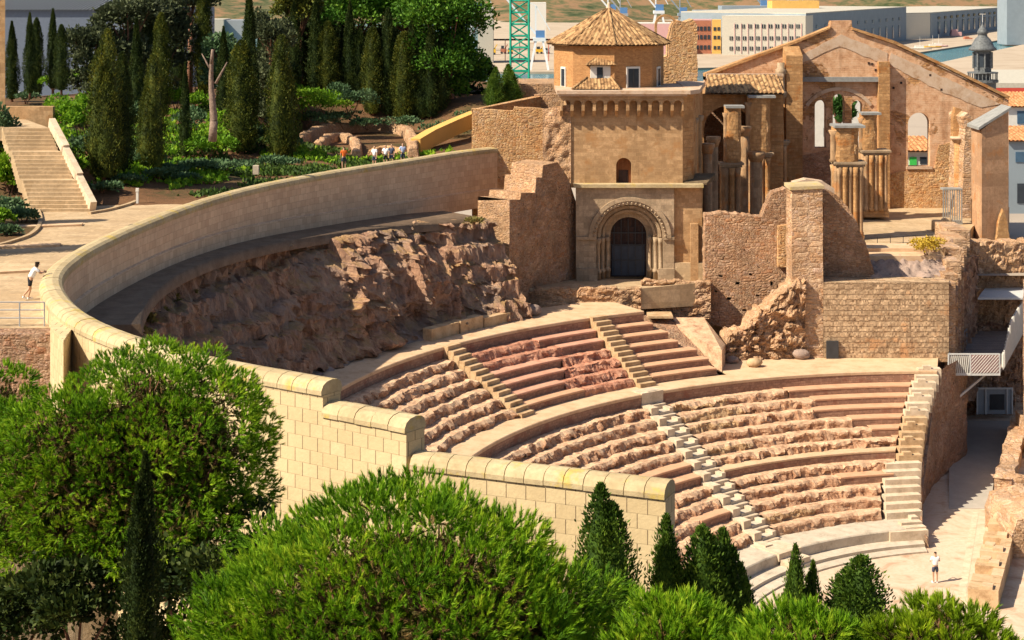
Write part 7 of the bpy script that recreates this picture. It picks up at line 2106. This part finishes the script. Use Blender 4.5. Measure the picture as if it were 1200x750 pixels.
# ================================================================ people
def skin_chain(name, chains, mat, sub=1):
    """chains: list of lists of (x,y,z,radius) or a tree given as (verts, edges, radii); first vertex of each is a root"""
    V, E, Rr, roots = [], [], [], []
    for vs_, es_ in chains:
        b0 = len(V); roots.append(b0)
        for v in vs_: V.append(v[:3]); Rr.append(v[3])
        E += [(a+b0, c+b0) for a, c in es_]
    me = D.meshes.new(name); me.from_pydata(V, E, []); me.materials.append(mat)
    o = D.objects.new(name, me); COL.objects.link(o)
    md = o.modifiers.new('Skin', 'SKIN'); md.use_smooth_shade = True
    if not me.skin_vertices: bpy.context.view_layer.update()
    sv = me.skin_vertices[0].data
    for i, r in enumerate(Rr): sv[i].radius = (r, r); sv[i].use_root = i in roots
    ss = o.modifiers.new('Sub', 'SUBSURF'); ss.levels = sub; ss.render_levels = sub
    return o
def person(loc, rz, label, shirt, shorts, pose, hgt=1.75, hair='hair', group=None, hairlen=0.0, shoes='cloth_w'):
    """pose: dict of joints in body space; x right, y forward, z up, metres for a 1.75 m body"""
    root = empty('person', loc, label, 'person', group, rz)
    J = dict(hip=(0,0,.93), chest=(0,0,1.28), neck=(0,0,1.46), head=(0,.02,1.60), crown=(0,.0,1.70),
             shL=(-.17,0,1.40), shR=(.17,0,1.40), elL=(-.24,.02,1.12), elR=(.24,.02,1.12), haL=(-.24,.12,.88), haR=(.24,.12,.88),
             hpL=(-.09,0,.90), hpR=(.09,0,.90), knL=(-.11,.02,.49), knR=(.11,.02,.49), anL=(-.11,-.02,.08), anR=(.11,-.02,.08), toL=(-.12,.15,.035), toR=(.12,.15,.035))
    J.update(pose)
    k = hgt/1.75
    P = lambda n, r: (*[c*k for c in J[n]], r*k)
    names = [('hip',.125),('chest',.135),('neck',.055),('head',.088),('crown',.07),('shL',.058),('elL',.042),('haL',.030),('shR',.058),('elR',.042),('haR',.030),
             ('hpL',.085),('knL',.058),('anL',.040),('toL',.030),('hpR',.085),('knR',.058),('anR',.040),('toR',.030)]
    ix = {n: i for i, (n, _) in enumerate(names)}
    ed = [('hip','chest'),('chest','neck'),('neck','head'),('head','crown'),('chest','shL'),('shL','elL'),('elL','haL'),('chest','shR'),('shR','elR'),('elR','haR'),
          ('hip','hpL'),('hpL','knL'),('knL','anL'),('anL','toL'),('hip','hpR'),('hpR','knR'),('knR','anR'),('anR','toR')]
    chains = [([P(n, r) for n, r in names], [(ix[a], ix[b_]) for a, b_ in ed])]
    for s_ in 'LR':       # hand: palm and five fingers
        e, h = Vector(J['el'+s_]), Vector(J['ha'+s_]); d = (h-e).normalized(); sd = d.cross(Vector((0,1,.2))).normalized(); cu = sd.cross(d)
        pal = h+d*.07
        for f in range(4):
            r0 = pal+sd*(f-1.5)*.02; L_ = (.068,.078,.072,.055)[f]
            q = [r0-d*.05, r0+d*.01, r0+d*L_*.6+cu*.006, r0+d*L_*.95+cu*.025]
            chains.append(([(*[c*k for c in v], .0095*k) for v in q], [(0,1),(1,2),(2,3)]))
        q = [h+d*.02, h+d*.045+sd*.04, h+d*.085+sd*.055]
        chains.append(([(*[c*k for c in v], .011*k) for v in q], [(0,1),(1,2)]))
    # face: nose and ears grow out of the head
    hd = Vector(J['head']); fw = Vector(J.get('look', (0,1,0))).normalized(); sdv = fw.cross(Vector((0,0,1))).normalized()
    chains.append(([(*[c*k for c in hd+fw*.05+Vector((0,0,.03))], .014*k), (*[c*k for c in hd+fw*.105], .012*k)], [(0,1)]))
    for s_ in (-1,1): chains.append(([(*[c*k for c in hd+sdv*s_*.06], .012*k), (*[c*k for c in hd+sdv*s_*.098+Vector((0,0,.01))], .016*k)], [(0,1)]))
    body = skin_chain('body', chains, M['skin'], 2); body.parent = root
    # shirt over trunk and upper arms
    mixp = lambda a, b_, t: tuple(lerp(J[a][i], J[b_][i], t) for i in range(3))
    sh = [('hip',.152),('chest',.158),('neckb',.075),('shL',.078),('slL',.066),('shR',.078),('slR',.066)]
    J['neckb'] = mixp('chest','neck',.8); J['slL'] = mixp('shL','elL',.75); J['slR'] = mixp('shR','elR',.75)
    ii = {n: i for i, (n, _) in enumerate(sh)}
    o = skin_chain('shirt', [([P(n, r) for n, r in sh], [(ii[a], ii[b_]) for a, b_ in [('hip','chest'),('chest','neckb'),('chest','shL'),('shL','slL'),('chest','shR'),('shR','slR')]])], M[shirt], 2); o.parent = root
    J['tkL'] = mixp('hpL','knL',.8); J['tkR'] = mixp('hpR','knR',.8); J['wst'] = mixp('hip','chest',.2)
    sh = [('wst',.148),('hip',.15),('hpL',.108),('tkL',.088),('hpR',.108),('tkR',.088)]
    ii = {n: i for i, (n, _) in enumerate(sh)}
    o = skin_chain('shorts', [([P(n, r) for n, r in sh], [(ii[a], ii[b_]) for a, b_ in [('wst','hip'),('hip','hpL'),('hpL','tkL'),('hip','hpR'),('hpR','tkR')]])], M[shorts], 2); o.parent = root
    # hair cap sits on the back and top of the head
    hv = [tuple(c*k for c in hd-fw*.025+Vector((0,0,.02)))+(.094*k,), tuple(c*k for c in Vector(J['crown'])-fw*.025)+(.085*k,)]
    he = [(0,1)]
    if hairlen: hv += [tuple(c*k for c in hd-fw*.07-Vector((0,0,hairlen)))+(.06*k,)]; he.append((0,2))
    o = skin_chain('hair', [(hv, he)], M[hair], 2); o.parent = root
    e = MB()
    for s_ in (-1,1):
        c = (hd+fw*.083+sdv*s_*.033+Vector((0,0,.025)))*k
        e.lathe((c.x,c.y,c.z-.012*k), [(.003*k,0),(.012*k,.012*k),(.003*k,.024*k)], 6)
    eo = e.build('eyes', M['cloth_b'], root)
    b = MB()
    for s_ in 'LR':
        a, t_ = Vector(J['an'+s_])*k, Vector(J['to'+s_])*k
        b.bar((a.x, a.y-.03, a.z-.045*k), (t_.x, t_.y+.03, t_.z), .09*k, .07*k)
    b.build('shoes', M[shoes], root)
    return root
# visitor on the orchestra floor, seen from behind, arms raised towards a camera before the chest
x, y, z = G(1096, 683, 0.0)
person((x, y, 0), math.radians(6), 'person in white shirt and dark shorts standing on the orchestra floor', 'cloth_w', 'cloth_n',
       dict(elL=(-.27,.06,1.16), elR=(.27,.06,1.16), haL=(-.10,.27,1.24), haR=(.12,.27,1.24), anL=(-.10,-.02,.08), anR=(.10,.0,.08)), 1.78)
# woman leaning on the curved wall, on tiptoe
x, y, z = G(38, 351, 20.05)
person((x, y, 20.05), math.radians(-62), 'person with dark hair, white top and black shorts leaning on the curved wall', 'cloth_w', 'cloth_b',
       dict(hip=(0,-.10,.93), hpL=(-.09,-.10,.90), hpR=(.09,-.10,.90), chest=(0,.08,1.24), neck=(0,.17,1.40), head=(0,.24,1.52), crown=(0,.24,1.62), shL=(-.16,.12,1.35), shR=(.16,.12,1.35),
            elL=(-.22,.30,1.16), elR=(.22,.30,1.16), haL=(-.08,.50,1.18), haR=(.08,.50,1.18), knL=(-.10,-.06,.48), knR=(.10,-.16,.50), anL=(-.10,-.16,.10), anR=(.12,-.42,.22), toL=(-.10,.0,.035), toR=(.12,-.32,.09)), 1.68, hairlen=.12)
DIG = [(403,199,'cloth_o','cloth_n','person in an orange shirt standing in the garden dig',0.3,None),
       (439,197,'cloth_w','cloth_n','person in white nearest the orange-shirted one, by the inner dig wall',2.6,None),
       (452,195,'cloth_w','cloth_b','person in a pale shirt between the white one and the dark one at the dig',3.0,None),
       (459,195,'cloth_n','cloth_n','person in a dark navy shirt at the dig, before the rubble stub',2.8,None),
       (472,194,'cloth_lb','cloth_n','person in a pale blue shirt standing last on the right at the dig',3.3,None)]
for px, py, sh_, so_, lab, rz, _ in DIG:
    x, y, _z = G(px, py, 20.0)
    person((x, y, garden_z(x,y)), rz, lab, sh_, so_, dict(elR=(.26,.08,1.14), haR=(.16,.26,1.10)), 1.7, group='visitors at the garden dig')
# small pale marker stones and sign on the soil
b = MB(); x, y, z = G(171, 210, 20.4); b.box(x-.35, x+.35, y-.2, y+.2, z-.3, z+.45); tag(b.build('marker_stone', M['marble']), 'small pale upright stone on the soil below the squat cypress', 'stone')
b = MB(); x, y, z = G(300, 199, 20.5); b.box(x-.2, x+.2, y-.2, y+.2, z-.3, z+.3); tag(b.build('marker_stone', M['marble_g']), 'small pale box-like stone just over the wall below the stout cypress', 'stone')
b = MB(); x, y, z = G(161, 240, 20.0); b.box(x-.07, x+.07, y-.07, y+.07, z-.2, z+.8); b.box(x-.09, x+.09, y-.09, y+.09, z+.803, z+1.0); tag(b.build('bollard_light', M['white']), 'short white post at the path edge right of the garden stairs', 'post')
bpy.context.view_layer.update()
